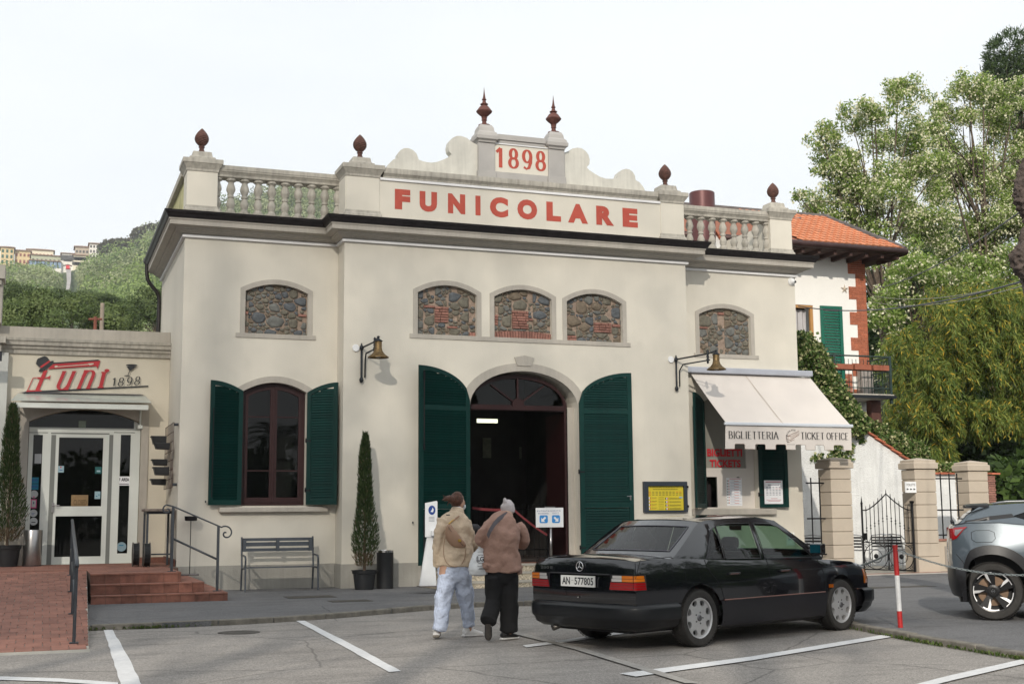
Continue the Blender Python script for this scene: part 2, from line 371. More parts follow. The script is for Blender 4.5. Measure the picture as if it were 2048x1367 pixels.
KERB=mat('kerb_stone',(.17,.155,.13),.95,var=.35,scale=7,bump=1,bscale=30,coord='W')
kerb=thing('kerb','worn stone kerb edging the parking bays, mossy in places','kerb',(kl[0].x,kl[0].y,LOT));kerb['kind']='structure';del kerb['category']
# kerb stones laid end to end
acc=[];d=0
tot=[0]
for a,b in zip(kl[:-1],kl[1:]):tot.append(tot[-1]+(b-a).length)
def klat(s):
 for i in range(len(kl)-1):
  if tot[i+1]>=s:t=(s-tot[i])/(tot[i+1]-tot[i]);return kl[i].lerp(kl[i+1],t)
 return kl[-1]
s=6.0
while s<tot[-1]-8:
 ln=random.uniform(.6,.95);a,b=klat(s),klat(s+ln-.012);t=(b-a).normalized();nrm=Vector((-t.y,t.x,0));h=PAV+random.uniform(.0,.014)
 mb=MB();jx=random.uniform(-.008,.008)
 c=[a-nrm*(.015+jx),b-nrm*(.015+jx),b+nrm*.12,a+nrm*.12]
 mb.add([(p.x,p.y,LOT-.05)for p in c]+[(p.x,p.y,h)for p in c],[(0,1,5,4),(1,2,6,5),(2,3,7,6),(3,0,4,7),(4,5,6,7)])
 mb.build('kerb_stone',KERB,kerb,bev=.015);s+=ln
 # weeds and moss in the joint
LEAFW=leaf_mat('weed_leaf',[(0,(.05,.09,.02)),(.5,(.09,.15,.03)),(1,(.16,.17,.06))])
vs=[]
for i in range(1700):
 sgm=random.choice([(9.5,24,.55),(30,37.5,.4)])if random.random()<.9 else(8,38,1)
 cc=[(10,.3),(11.4,.5),(13.2,.25),(14.6,.6),(16.1,.3),(31.2,.6),(33,.6),(34.2,.9),(35.5,.4)]
 c0,sp=random.choice(cc);sx=random.gauss(c0,sp)
 if not 5<sx<tot[-1]-3:continue
 p=klat(sx);q=klat(sx+.05);t=(q-p).normalized();nrm=Vector((-t.y,t.x,0));p=p-nrm*(.02+random.random()*.05)
 hh=random.uniform(.015,.06);a=random.uniform(0,6.28);dx,dy=math.cos(a)*hh*.7,math.sin(a)*hh*.7
 vs+=[(p.x,p.y,LOT),(p.x+dx*.3-dy*.25,p.y+dy*.3+dx*.25,LOT+hh*.6),(p.x+dx,p.y+dy,LOT+hh),(p.x+dx*.3+dy*.25,p.y+dy*.3-dx*.25,LOT+hh*.6)]
fast_quads('weeds',vs,4,LEAFW,kind='stuff')
# painted bay lines
LINE=mat('line_paint',(.62,.62,.62),.8,var=.10,scale=14,bump=.4,bscale=90,coord='W',streak=0)
LINEF=mat('line_paint_faded',(.29,.275,.255),.9,var=.25,scale=22,coord='W')
LZ=[0]
def line(pxs,m=LINE,nm='parking_line'):
 LZ[0]+=1;z=LOT+.004+.0015*LZ[0]
 P=[at(x,y,Z=LOT)for x,y in pxs];n=len(P)//2;A,B=P[:n],P[n:][::-1]
 mb=MB();v=[]
 for i in range(n-1):
  for k in range(8):
   t=k/8;a=A[i].lerp(A[i+1],t);b=B[i].lerp(B[i+1],t);j=.006
   v+=[(a.x+random.uniform(-j,j),a.y,z),(b.x+random.uniform(-j,j),b.y,z)]
 v+=[(A[-1].x,A[-1].y,z),(B[-1].x,B[-1].y,z)]
 mb.add(v,[(2*i,2*i+1,2*i+3,2*i+2)for i in range(len(v)//2-1)]);return mb.build(nm,m,kind='structure')
line([(207,1258),(222,1305),(248,1390),(294,1390),(252,1305),(224,1258)])
line([(592,1241),(700,1300),(778,1344),(802,1342),(712,1293),(610,1241)])
line([(-60,1351),(120,1357),(236,1365),(236,1372),(120,1364),(-60,1358)])
line([(1045,1291),(1120,1281),(1330,1250),(1332,1255),(1125,1286),(1052,1295)])
line([(1240,1348),(1500,1314),(1778,1268),(1786,1274),(1506,1321),(1272,1354)])
line([(1800,1378),(1900,1352),(2060,1316),(2060,1326),(1905,1362),(1830,1381)])
line([(1015,1265),(1150,1300),(1370,1368),(1398,1368),(1165,1297),(1035,1265)],LINEF)
line([(1075,1213),(1120,1214),(1160,1215),(1160,1218),(1120,1217),(1075,1216)],LINE)
COVER=mat('cast_iron_cover',(.075,.068,.06),.8,.3,var=.3,scale=12,bump=1,bscale=25,coord='W')
for(x,y,rx,ry,lab)in((478,1264,.27,.27,'round rusty drain cover beside the white line'),(620,1193,.42,.3,'rectangular cast cover set in the walkway by the bench'),(700,1201,.34,.22,'small rectangular cover set in the walkway by the potted cypress'),(1800,1173,.7,.18,'long drain cover in the asphalt before the iron gate')):
 p=at(x,y,Z=(LOT if y>1240 else PAV));z=(LOT if y>1240 else PAV)
 mb=MB()
 if rx==ry:mb.lathe([(rx,0),(rx,.008),(rx-.02,.010)],p.x,p.y,z-.003,n=24)
 else:mb.box(p.x-rx,p.x+rx,p.y-ry,p.y+ry,z-.003,z+.006)
 tag(mb.build('drain_cover',COVER),lab,'drain cover')
 # ================================================================== STATION BUILDING
YC,YW=25.0,25.6
XL,XC0,XC1,XR=2.53,5.64,13.44,16.68
YB=30.7
B=thing('station_building','cream two storey funicular station with balustrade, red lettering and green shutters','building',(9.5,25.0,0))
ST=7.40
DOOR=arch(8.32,10.75,.44,3.70,4.45,20,True)
NCH=[arch(7.19,8.48,5.15,6.02,6.20),arch(8.87,10.18,5.15,6.02,6.20),arch(10.53,11.85,5.15,6.00,6.20)]
WIN=arch(3.74,5.02,1.66,3.93,4.12)
NL=arch(3.75,5.02,5.105,5.965,6.13);NR=arch(14.08,15.43,5.07,5.98,6.15)
TK=arch(14.12,15.50,1.55,3.95,4.15)
mb=MB();mb.poly([(XC0,-.1),(XC1,-.1),(XC1,8.36),(XC0,8.36)],[DOOR]+NCH,YC,YC+.6,back=False)
mb.build('front_wall',[CREAM],B)
mb=MB();mb.poly([(XL,-.1),(XC0+.3,-.1),(XC0+.3,ST),(XL,ST)],[WIN,NL],YW,YW+.35,back=False)
mb.add([(XL,YW+.35,-.1),(XL,YB,-.1),(XL,YB,ST),(XL,YW+.35,ST)],[(3,2,1,0)]);mb.build('wing_wall',CREAM,B)
mb=MB();mb.poly([(XC1-.3,-.1),(XR,-.1),(XR,ST),(XC1-.3,ST)],[TK,NR],YW,YW+.35,back=False)
mb.add([(XR,YW+.35,-.1),(XR,YB,-.1),(XR,YB,ST),(XR,YW+.35,ST)],[(0,1,2,3)]);mb.build('wing_wall',CREAM,B)
mb=MB();mb.box(XL+.02,XR-.02,YB-.2,YB,-.1,ST);mb.build('rear_wall',CREAM,B)
mb=MB();mb.box(XL-.05,XR+.05,YW+.05,YB+.05,7.30,7.42);mb.box(XC0+.05,XC1-.05,YC+.1,YW+.1,7.30,7.42);mb.build('roof',GREYD,B)
# interior
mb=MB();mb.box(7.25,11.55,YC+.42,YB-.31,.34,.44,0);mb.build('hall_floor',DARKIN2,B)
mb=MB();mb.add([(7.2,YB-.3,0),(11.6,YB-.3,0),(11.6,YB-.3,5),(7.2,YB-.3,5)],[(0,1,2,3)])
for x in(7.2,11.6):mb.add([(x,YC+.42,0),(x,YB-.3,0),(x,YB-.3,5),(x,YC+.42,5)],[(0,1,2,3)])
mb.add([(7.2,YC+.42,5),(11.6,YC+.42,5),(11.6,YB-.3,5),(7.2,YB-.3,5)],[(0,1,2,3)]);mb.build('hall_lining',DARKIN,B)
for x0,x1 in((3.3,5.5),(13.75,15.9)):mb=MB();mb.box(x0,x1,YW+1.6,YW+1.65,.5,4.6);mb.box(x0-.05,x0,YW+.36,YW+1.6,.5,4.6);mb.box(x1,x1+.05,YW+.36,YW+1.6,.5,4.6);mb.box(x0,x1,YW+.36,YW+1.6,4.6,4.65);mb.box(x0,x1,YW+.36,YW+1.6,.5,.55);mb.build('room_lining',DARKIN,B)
# plinth band, 1.5 cm proud
PZ=.50
for bx_ in((XL-.015,XC0-.02,YW-.015,YW+.01),(XL-.015,XL+.01,YW+.012,YB),(XC0-.015,8.28,YC-.015,YC+.01),(XC0-.017,XC0+.008,YC+.012,YW-.02),(10.79,XC1+.015,YC-.015,YC+.01),(XC1-.01,XC1+.017,YC+.012,YW-.02),(XC1+.02,XR+.015,YW-.015,YW+.01)):
 mb=MB();mb.box(*bx_,-.1,PZ);mb.build('plinth',PLINTH,B)
 # cornice swept round the front
PLAN=[(XL,YB,-1,0),(XL,YW,-1,-1),(XC0,YW,-1,-1),(XC0,YC,-1,-1),(XC1,YC,1,-1),(XC1,YW,1,-1),(XR,YW,1,-1),(XR,YB,1,0)]
def sweep(prof,m,name,z=None,plan=PLAN,smooth=False,bev=0):
 mb=MB();v=[];n=len(prof)
 for(x,y,sx,sy)in plan:
  for(e,zz)in prof:v.append((x+sx*e,y+sy*e,zz))
 f=[(i*n+j,i*n+j+1,(i+1)*n+j+1,(i+1)*n+j)for i in range(len(plan)-1)for j in range(n-1)]
 f+=[tuple(range(n)),tuple((len(plan)-1)*n+j for j in range(n))[::-1]]
 mb.add(v,f);return mb.build(name,m,B,smooth=smooth,bev=bev)
sweep([(.0,6.985),(.055,6.985),(.055,7.035),(.0,7.035)],WHITE,'white_string_course')
sweep([(.0,7.036),(.03,7.036),(.035,7.055),(.06,7.06),(.09,7.085),(.15,7.10),(.16,7.12),(.19,7.125),(.20,7.155),(.33,7.175),(.33,7.265),(.345,7.27),(.35,7.305),(.0,7.31)],GREY,'cornice')
sweep([(.30,7.306),(.37,7.306),(.385,7.33),(.405,7.37),(.43,7.40),(.445,7.445),(.425,7.45),(.40,7.41),(.30,7.37)],GUT,'gutter')
# sloped weathering between gutter and parapet
sweep([(.31,7.37),(.10,7.47),(.0,7.50)],GREYD,'cornice_top')
def dpipe(pts,r=.045):
 mb=MB();mb.tube(smooth_line([Vector(p)for p in pts],2),r,10);mb.build('downpipe',GUT,B,smooth=True)
dpipe([(XL-.38,YB-.15,7.40),(XL-.36,YB-.15,7.05),(XL-.30,YB-.15,6.90),(XL-.06,YB-.12,6.65),(XL-.06,YB-.1,6.3),(XL-.06,YB-.1,5.3)])
dpipe([(XR+.10,YW+.25,7.15),(XR+.11,YW+.25,6.95),(XR+.05,YW+.3,6.72),(XR+.0,YW+.35,6.6)],.06)
# parapet: sign panel in the centre, recessed between the piers
mb=MB();mb.box(6.36,12.85,YC+.001-.0,YC+.30,7.45,8.40);mb.build('sign_panel',CREAM,B)
def pier(x0,x1,y0,y1):
 mb=MB();mb.box(x0,x1,y0,y1,7.66,8.37);mb.build('parapet_pier',CREAM,B,bev=.008)
 c=[((x0+x1)/2,(y0+y1)/2)];hw,hd=(x1-x0)/2,(y1-y0)/2;mb=MB()
 def ringbox(prof,mbx):
  v=[];f=[];n=4
  for e,z in prof:v+=[(c[0][0]-hw-e,c[0][1]-hd-e,z),(c[0][0]+hw+e,c[0][1]-hd-e,z),(c[0][0]+hw+e,c[0][1]+hd+e,z),(c[0][0]-hw-e,c[0][1]+hd+e,z)]
  for i in range(len(prof)-1):
   for j in range(4):f.append((i*4+j,i*4+(j+1)%4,(i+1)*4+(j+1)%4,(i+1)*4+j))
  f+=[(3,2,1,0),tuple((len(prof)-1)*4+j for j in range(4))];mbx.add(v,f)
 ringbox([(.10,7.46),(.075,7.52),(.05,7.53),(.045,7.58),(.02,7.61),(.015,7.66),(-.01,7.66)],mb);mb.build('pier_base',GREYD,B,bev=.004)
 mb=MB();ringbox([(-.01,8.37),(.015,8.37),(.02,8.42),(.05,8.47),(.075,8.51),(.08,8.52),(.095,8.53),(.095,8.62),(-.02,8.635)],mb);mb.build('pier_cap',GREYD,B,bev=.005)
 cx,cy=c[0];mb=MB();q=.235
 v=[]
 mb.lathe([(.26,8.632),(.26,8.69),(.215,8.70),(.20,8.735),(.185,8.82),(.10,8.835)],cx,cy,0,n=4,sq=True);mb.build('pier_block',GREYD,B,bev=.01)
 return cx,cy
PIERS=[pier(XL+.01,3.15,YW+.02,YW+.62),pier(XC0+.02,6.36,YC-.02,YC+.6),pier(12.85,XC1-.02,YC-.02,YC+.6),pier(16.08,XR-.01,YW+.02,YW+.62)]
# side parapet running back on the left
mb=MB();mb.box(XL+.05,XL+.25,YW+.6,YB-.1,7.45,8.42);mb.build('side_parapet',mat('mossy_plaster',(.52,.49,.26),.9,var=.25,scale=2,coord='W',streak=.3),B)
mb=MB();mb.box(XL-.04,XL+.32,YW+.72,YB-.1,8.42,8.56);mb.build('side_coping',GREYD,B)
mb=MB();mb.box(XR-.25,XR-.05,YW+.6,YB-.1,7.45,8.42);mb.build('side_parapet',CREAM,B)
# long coping over the sign
def coping(x0,x1,yc,lo=8.395,d0=.0,name='coping',plan=None):
 prof=[(d0,lo),(.03,lo+.0),(.035,lo+.03),(.06,lo+.06),(.085,lo+.085),(.09,lo+.12),(.09,lo+.19),(.0,lo+.205)]
 mb=MB();v=[];n=len(prof);nx=2
 for x in(x0,x1):
  for e,z in prof:v.append((x,yc-e,z))
  v+=[(x,yc+.45,prof[-1][1]),(x,yc+.45,lo)]
 n+=2;f=[(j,(j+1)%n,n+(j+1)%n,n+j)for j in range(n)]+[tuple(range(n))[::-1],tuple(n+j for j in range(n))]
 mb.add(v,f);return mb.build(name,GREYD,B)
coping(6.44,12.77,YC+.01)
mb=MB();mb.box(6.372,12.838,YC-.035,YC+.0,8.335,8.385);mb.build('white_string_course',WHITE,B)
# balustrades
prof=[(.105,0),(.105,.035),(.085,.04),(.078,.07),(.06,.085),(.075,.13),(.088,.18),(.088,.2),(.065,.27),(.052,.30),(.05,.315),(.068,.33),(.068,.36),(.052,.375),(.058,.40),(.09,.47),(.094,.50),(.085,.55),(.058,.625),(.055,.64),(.075,.655),(.08,.67),(.105,.675),(.105,.72)]
def balustrade(x0,x1,n,half):
 y=YW+.20;mb=MB();sp=(x1-x0)/n
 v=[];pr_=[(.19,7.40),(.19,7.44),(.15,7.47),(.145,7.51),(.11,7.535),(.10,7.56),(.10,7.585)]
 m2=MB()
 m2.add([(x0,y-e,z)for e,z in pr_]+[(x1,y-e,z)for e,z in pr_],[(j,j+1,len(pr_)+j+1,len(pr_)+j)for j in range(len(pr_)-1)])
 m2.box(x0,x1,y-.099,y+.10,7.45,7.584);bl=m2.build('balustrade',GREYD,B)
 m3=MB();pf=[(.10,8.31),(.12,8.32),(.125,8.36),(.15,8.395),(.175,8.42),(.18,8.45),(.19,8.455),(.19,8.54),(.0,8.56)]
 m3.add([(x0,y-e,z)for e,z in pf]+[(x1,y-e,z)for e,z in pf],[(j,j+1,len(pf)+j+1,len(pf)+j)for j in range(len(pf)-1)])
 m3.box(x0,x1,y-.099,y+.18,8.311,8.55);m3.build('rail',GREYD,bl)
 first=None
 for i in range(n+1):
  x=x0+sp*i+(0 if half else sp/2)
  if x>x1+.01:break
  if first is None:
   m4=MB();m4.lathe(prof,0,0,0,n=12);first=m4.build('baluster',GREYD,bl,smooth=True,local=True,auto=35)
   W_=wl(bl);first.location=Vector((x,y,7.587))-wl(B);
  else:one(first,bl,loc=Vector((x,y,7.587))-wl(B))
 return bl
balustrade(3.16,5.66,9,True);balustrade(13.42,16.07,9,True)
# crest
CY0=25.15
crest=[(6.53,8.60),(6.60,8.74),(6.69,8.84),(6.79,8.88),(6.80,8.98),(6.86,9.07),(6.94,9.115),(7.02,9.12),(7.12,9.09),(7.2,9.02),(7.23,8.95),(7.25,8.89),(7.36,8.86),(7.52,8.85),(7.66,8.88),(7.8,8.945),(7.92,9.01),(7.985,9.07),(7.92,9.14),(7.905,9.24),(7.93,9.35),(8.0,9.44),(8.10,9.495),(8.2,9.50),(8.32,9.47),(8.44,9.39),(8.60,9.32),(8.60,8.60)]
mir=[(19.11-x,z)for x,z in crest][::-1]
for c in(crest,mir):
 mb=MB();mb.poly(c,None,CY0,CY0+.22);mb.build('scroll_crest',MOSSY,B,bev=.015)
mb=MB();mb.poly([(8.60,8.60),(10.52,8.60),(10.52,9.5),(8.60,9.5)],None,CY0-.04,CY0+.20);mb.build('date_panel',CREAM,B)
mb=MB()
mb.box(8.93,10.18,CY0-.06,CY0-.041,8.58,8.77);mb.build('date_panel_base',GREYC,B)
for x0,x1 in((8.56,8.93),(10.18,10.56)):
 mb=MB();mb.box(x0,x1,CY0-.09,CY0+.24,8.58,9.38);mb.box(x0-.02,x1+.02,CY0-.11,CY0+.26,8.579,8.76);mb.build('date_pillar',GREYC,B,bev=.006)
 cx=(x0+x1)/2;cy=CY0+.07;mb=MB();mb.lathe([(.19,9.382),(.20,9.42),(.245,9.45),(.25,9.53),(.235,9.535),(.215,9.60),(.175,9.64),(.165,9.72),(.13,9.79),(.06,9.80)],cx,cy,0,n=4,sq=True);mb.build('date_pillar_cap',GREYC,B,bev=.006)
mb=MB();mb.box(9.0,10.11,CY0-.10,CY0+.24,9.48,9.60);mb.box(9.0,10.11,CY0-.07,CY0+.22,9.415,9.479);mb.build('date_coping',GREYC,B,bev=.005)
mb=MB();mb.box(8.94,10.17,CY0-.065,CY0-.041,9.385,9.412);mb.build('white_string_course',WHITE,B)
# finials
def pmod(a,i):return 1+.07*math.cos(8*a+(math.pi if i%2 else 0))
cone=[(.13,0),(.13,.02),(.07,.03),(.05,.08),(.045,.12),(.065,.13),(.065,.145),(.05,.15),(.05,.165)]
def finial(cx,cy,z):
 mb=MB();mb.lathe(cone,0,0,0,n=12)
 pf=[]
 for i in range(17):
  t=i/16;r=.145*math.sin(math.pi*min(1,t*.93+.07))**.75*(1.0-.38*t)if t<1 else .004
  pf.append((max(.004,r*1.15),.165+.37*t))
 mb.lathe(pf,0,0,0,n=32,mod=pmod);o=mb.build('pine_cone_finial',RUST,B,local=True);o.location=Vector((cx,cy,z))-wl(B);return o
F0=finial(PIERS[0][0],PIERS[0][1],8.82)
for c in PIERS[1:]:one(F0,B,loc=Vector((c[0],c[1],8.82))-wl(B),rot=(0,0,random.random()))
sp=[(.13,0),(.13,.02),(.08,.03),(.05,.06),(.045,.11),(.06,.125),(.06,.14),(.05,.15),(.065,.19),(.05,.20),(.11,.25),(.16,.30),(.175,.325),(.15,.36),(.10,.43),(.06,.455),(.05,.47),(.085,.48),(.085,.495),(.05,.505),(.035,.56),(.03,.575),(.05,.585),(.05,.60),(.035,.61),(.022,.68),(.012,.76),(.002,.87)]
mb=MB();mb.lathe(sp,0,0,0,n=32,mod=lambda a,i:1+(.05*math.cos(16*a)if 10<=i<=14 else 0))
s0=mb.build('spire_finial',mat('spire_terracotta',(.12,.045,.035),.75,var=.35,scale=14,bump=.5),B,local=True);s0.location=Vector((8.745,CY0+.07,9.795))-wl(B)
one(s0,B,loc=Vector((10.37,CY0+.07,9.795))-wl(B),rot=(0,0,.4))
# chimney cowl behind the parapet
p=at(1404,400,Y=28.5);mb=MB();mb.lathe([(.33,-1.3),(.33,.0),(.31,.02)],p.x,28.5,at(1404,387,Y=28.5).z,n=24);mb.build('chimney_pipe',mat('maroon_metal',(.11,.04,.04),.4,.3,var=.15),B,smooth=True,auto=40)
# ---- red lettering
def letters(mbx,items,sc,ox,oy,Y,z0,z1,fn,over=()):
 for ch,a,b in items:
  xa,xb=at(ox+a/sc,700,Y=Y).x,at(ox+b/sc,700,Y=Y).x
  o=.012 if ch in over else 0
  put(mbx,fn(ch,(xb-xa)/(z1-z0)),(xa,xb,z0-o,z1+o),front(Y-.004))
def X_at(px,py,Y):return at(px,py,Y=Y).x
mb=MB();SCL=3.531
top=lambda a:(740+a/SCL)
for ch,a,b,t,bo in(('F',175,284,760,906),('U',350,473,770,920),('N',550,672,788,940),('I',744,780,805,948),('C',846,975,817,965),('O',1040,1180,830,977),('L',1245,1348,848,992),('A',1397,1538,862,1006),('R',1597,1722,876,1024),('E',1783,1890,890,1038)):
 py=160+(t+bo)/2/SCL;xa,xb=X_at(740+a/SCL,py,YC),X_at(740+b/SCL,py,YC)
 z0,z1=(7.745,8.175);o=.01 if ch in 'COU' else 0;wd=.25*(z1-z0);asp=(xb-xa)/(z1-z0)
 mb=MB();put(mb,font_mesh(ch,.072),(xa,xb,z0-(.006 if ch in 'COU' else 0),z1+(.006 if ch in 'CO' else 0)),front(YC-.004));mb.build('letter',REDL,B)
mb=MB()
for k,(ch,a,b,t,bo)in enumerate((('1',882,930,485,622),('8',970,1047,490,630),('9',1068,1142,498,636),('8',1162,1238,505,643))):
 py=160+(t+bo)/2/SCL;xa,xb=X_at(740+a/SCL,py,CY0),X_at(740+b/SCL,py,CY0)
 v,f=strokes(ch,.20,.09,.52,0);vx=[q[0]for q in v];vy=[q[1]for q in v]
 v=[((q[0]-min(vx))/(max(vx)-min(vx)),(q[1]-min(vy))/(max(vy)-min(vy)),q[2])for q in v]
 put(mb,(v,f),(xa,xb,8.87,9.325),front(CY0-.044))
mb.build('date_lettering',REDL,B)
# ---- grey surrounds
def offset_arch(x0,x1,zb,zs,za,d,n=14,ell_=False,side=True):
 o=arch(x0-d,x1+d,zb,zs+d*.55,za+d,n,ell_);return o
def surround(op,out,name='window_surround'):
 mb=MB();mb.poly(out,[op],YY-.012,YY+.0,back=False);return mb.build(name,GREY,B)
def niche_frame(x0,x1,zb,zs,za,Y,sill0,sill1,d=.10,sill=True):
 global YY;YY=Y
 out=arch(x0-d,x1+d,zb-.0,zs+.06,za+.10);hole=arch(x0,x1,zb+.0,zs,za)
 # keep the outline open at the bottom: hole starts a hair above
 hole=[(p[0],p[1]if i>1 else zb+.001)for i,p in enumerate(hole)]
 surround(hole,out)
 if sill:
  mb=MB();mb.box(sill0,sill1,Y-.02,Y+.0,zb-.09,zb-.001);mb.build('niche_sill',GREY,B)
niche_frame(3.75,5.02,5.105,5.965,6.13,YW,3.57,5.19)
niche_frame(14.08,15.43,5.07,5.98,6.15,YW,13.93,15.62)
niche_frame(7.19,8.48,5.15,6.02,6.20,YC,7.02,12.03)
niche_frame(8.87,10.18,5.15,6.02,6.20,YC,0,0,sill=False)
niche_frame(10.53,11.85,5.15,6.00,6.20,YC,0,0,sill=False)
# door surround + keystone ; lower window arch
YY=YC
out=arch(8.32-.17,10.75+.17,.52,3.74,4.62,20,True)
surround([(p[0],p[1]if i>1 else .521)for i,p in enumerate(DOOR)],out,'door_surround')
mb=MB();mb.poly([(9.37,4.56),(9.69,4.56),(9.76,4.735),(9.54,4.785),(9.31,4.735)],None,YC-.03,YC-.001,back=False);mb.build('keystone',GREY,B)
YY=YW
surround([(p[0],p[1]if i>1 else 1.661)for i,p in enumerate(WIN)],[(3.70,1.66),(5.06,1.66),(5.06,3.96),(5.18,3.98)]+arch(3.60,5.18,1,3.98,4.25)[3:-1]+[(3.60,3.98),(3.70,3.96)],'window_surround')
mb=MB();mb.box(3.31,5.46,YW-.13,YW-.001,1.53,1.625);mb.build('window_sill',GREY,B,bev=.012)
mb=MB();mb.box(13.46,15.90,YW-.12,YW-.001,1.40,1.535);mb.build('window_sill',GREY,B,bev=.012)
# ---- blocked windows of rubble stone and brick
MORTAR=mat('niche_mortar',(.31,.235,.185),.95,var=.25,scale=14,bump=1.2,bscale=45,coord='W')
STN=[mat('stone_olive',(.15,.138,.108),.85,var=.30,scale=13,bump=1,bscale=40,coord='W'),mat('stone_grey',(.145,.148,.138),.85,var=.28,scale=13,bump=1,bscale=40,coord='W'),mat('stone_blue',(.10,.11,.12),.85,var=.3,scale=13,bump=1,bscale=40,coord='W'),mat('stone_brown',(.17,.135,.098),.85,var=.3,scale=13,bump=1,bscale=40,coord='W')]
BRK=mat('niche_brick',(.28,.135,.105),.9,var=.25,scale=20,bump=1,bscale=60,objvar=.2,coord='W')
def clip_poly(P,nx,ny,c):
 Q=[]
 for i in range(len(P)):
  a,b=P[i-1],P[i];da,db=nx*a[0]+ny*a[1]-c,nx*b[0]+ny*b[1]-c
  if(da<=0)!=(db<=0):t=da/(da-db);Q.append((a[0]+(b[0]-a[0])*t,a[1]+(b[1]-a[1])*t))
  if db<=0:Q.append(b)
 return Q
def stone_panel(op,Y,nst,bricks,seed,weights):
 rnd=random.Random(seed)
 xs=[p[0]for p in op];zs_=[p[1]for p in op];x0,x1,z0,z1=min(xs),max(xs),min(zs_),max(zs_)
 mb=MB();mb.add([(x0-.05,Y+.10,z0-.05),(x1+.05,Y+.10,z0-.05),(x1+.05,Y+.10,z1+.05),(x0-.05,Y+.10,z1+.05)],[(0,1,2,3)])
 pan=mb.build('stone_panel',MORTAR,B)
 seeds=[];tries=0
 while len(seeds)<nst and tries<9000:
  tries+=1;p=(rnd.uniform(x0,x1),rnd.uniform(z0,z1));r=rnd.choice([.15,.12,.08,.06,.045,.19,.05])*(1 if tries<3000 else .6)
  if any(a-.02<p[0]<b+.02 and c-.01<p[1]<d+.01 for a,b,c,d in bricks):continue
  if all(((p[0]-q[0])/1.35)**2+((p[1]-q[1]))**2>((r+q[2])*.62)**2 for q in seeds):seeds.append((p[0],p[1],r))
 for i,s_ in enumerate(seeds):
  P=[(x0+.005,z0+.005),(x1-.005,z0+.005),(x1-.005,z1),(x0+.005,z1)]
  for j,q in enumerate(seeds):
   if i==j:continue
   # weighted bisector in a space squeezed in x (stones lie flat)
   ax,az=s_[0]/1.35,s_[1];bx,bz=q[0]/1.35,q[1];dx,dz=bx-ax,bz-az;l2=dx*dx+dz*dz
   if l2>.6:continue
   t=.5+(s_[2]**2-q[2]**2)/(2*l2);t=max(.2,min(.8,t));mx,mz=ax+dx*t,az+dz*t
   P=clip_poly(P,dx/1.35,dz,(dx*mx+dz*mz))
   if len(P)<3:break
  for a,b,c,d in bricks:
   if len(P)<3:break
   if s_[0]<a:P=clip_poly(P,1,0,a-.005)
   elif s_[0]>b:P=clip_poly(P,-1,0,-(b+.005))
   elif s_[1]<c:P=clip_poly(P,0,1,c-.005)
   else:P=clip_poly(P,0,-1,-(d+.005))
   # clip to the arch
  n=len(op)
  for k in range(2,n-1):
   if len(P)<3:break
   a,b=op[k],op[k+1];nx,nz=(b[1]-a[1]),-(b[0]-a[0])
   l=math.hypot(nx,nz)
   if l<1e-6:continue
   nx,nz=nx/l,nz/l;P=clip_poly(P,nx,nz,nx*a[0]+nz*a[1]-.008)
  if len(P)<3:continue
  cx,cz=sum(p[0]for p in P)/len(P),sum(p[1]for p in P)/len(P)
  area=abs(sum(P[k-1][0]*P[k][1]-P[k][0]*P[k-1][1]for k in range(len(P))))/2
  if area<.0009:continue
  # round the corners, then shrink for the mortar joint
  Q=P
  for _ in range(2):
   N_=[]
   for k in range(len(Q)):a,b=Q[k-1],Q[k];N_+=[(a[0]*.86+b[0]*.14,a[1]*.86+b[1]*.14),(a[0]*.14+b[0]*.86,a[1]*.14+b[1]*.86)]
   Q=N_
  while len(Q)>16:Q=Q[::2]
  g_=max(.86,1-.0075/math.sqrt(area))
  Q=[(cx+(p[0]-cx)*g_*rnd.uniform(.93,1.03),cz+(p[1]-cz)*g_*rnd.uniform(.93,1.03))for p in Q]
  dp=min(.040,.02+.12*math.sqrt(area))*rnd.uniform(.7,1.1);mb=MB();n=len(Q)
  tx,tz=rnd.uniform(-.12,.12),rnd.uniform(-.12,.12)
  r1=[(p[0],Y+.11,p[1])for p in Q];r2=[(cx+(p[0]-cx)*.94,Y+.10-dp*.65,cz+(p[1]-cz)*.94)for p in Q]
  r3=[(cx+(p[0]-cx)*.62,Y+.10-dp+tx*(p[0]-cx)+tz*(p[1]-cz)+rnd.uniform(-.005,.005),cz+(p[1]-cz)*.62)for p in Q]
  mb.add(r1+r2+r3+[(cx,Y+.10-dp*1.03,cz)],[(k,(k+1)%n,n+(k+1)%n,n+k)for k in range(n)]+[(n+k,n+(k+1)%n,2*n+(k+1)%n,2*n+k)for k in range(n)]+[(2*n+k,2*n+(k+1)%n,3*n)for k in range(n)])
  mb.build('stone',STN[rnd.choices([0,1,2,3],weights)[0]],pan,smooth=(area>.004))
 for(a,b,c,d)in bricks:
  if d-c>.09 and b-a<.9 or b-a>.11 and d-c>.10:
   z=c
   while z<d-.02:
    off=rnd.uniform(0,.12);x=a-off
    while x<b-.02:
     xa,xb=max(a,x),min(b,x+rnd.uniform(.15,.22))
     if xb-xa>.03:
      mb=MB();j=rnd.uniform(0,.012);mb.box(xa+.004,xb-.006,Y+.055+j,Y+.11,z+.004+rnd.uniform(0,.004),min(z+.048,d));mb.build('brick',BRK,pan)
     x=xb+.002 if xb<b else b
    z+=.056
  else:
   mb=MB();mb.box(a+.004,b-.004,Y+.06,Y+.11,c+.003,d-.003);mb.build('brick',BRK,pan)
 return pan
ww=[5,3,1.5,1.2]
stone_panel(NL,YW,105,[(4.84,5.01,5.50,5.55),(3.76,3.82,5.50,5.56)],3,[4,3,3.5,1])
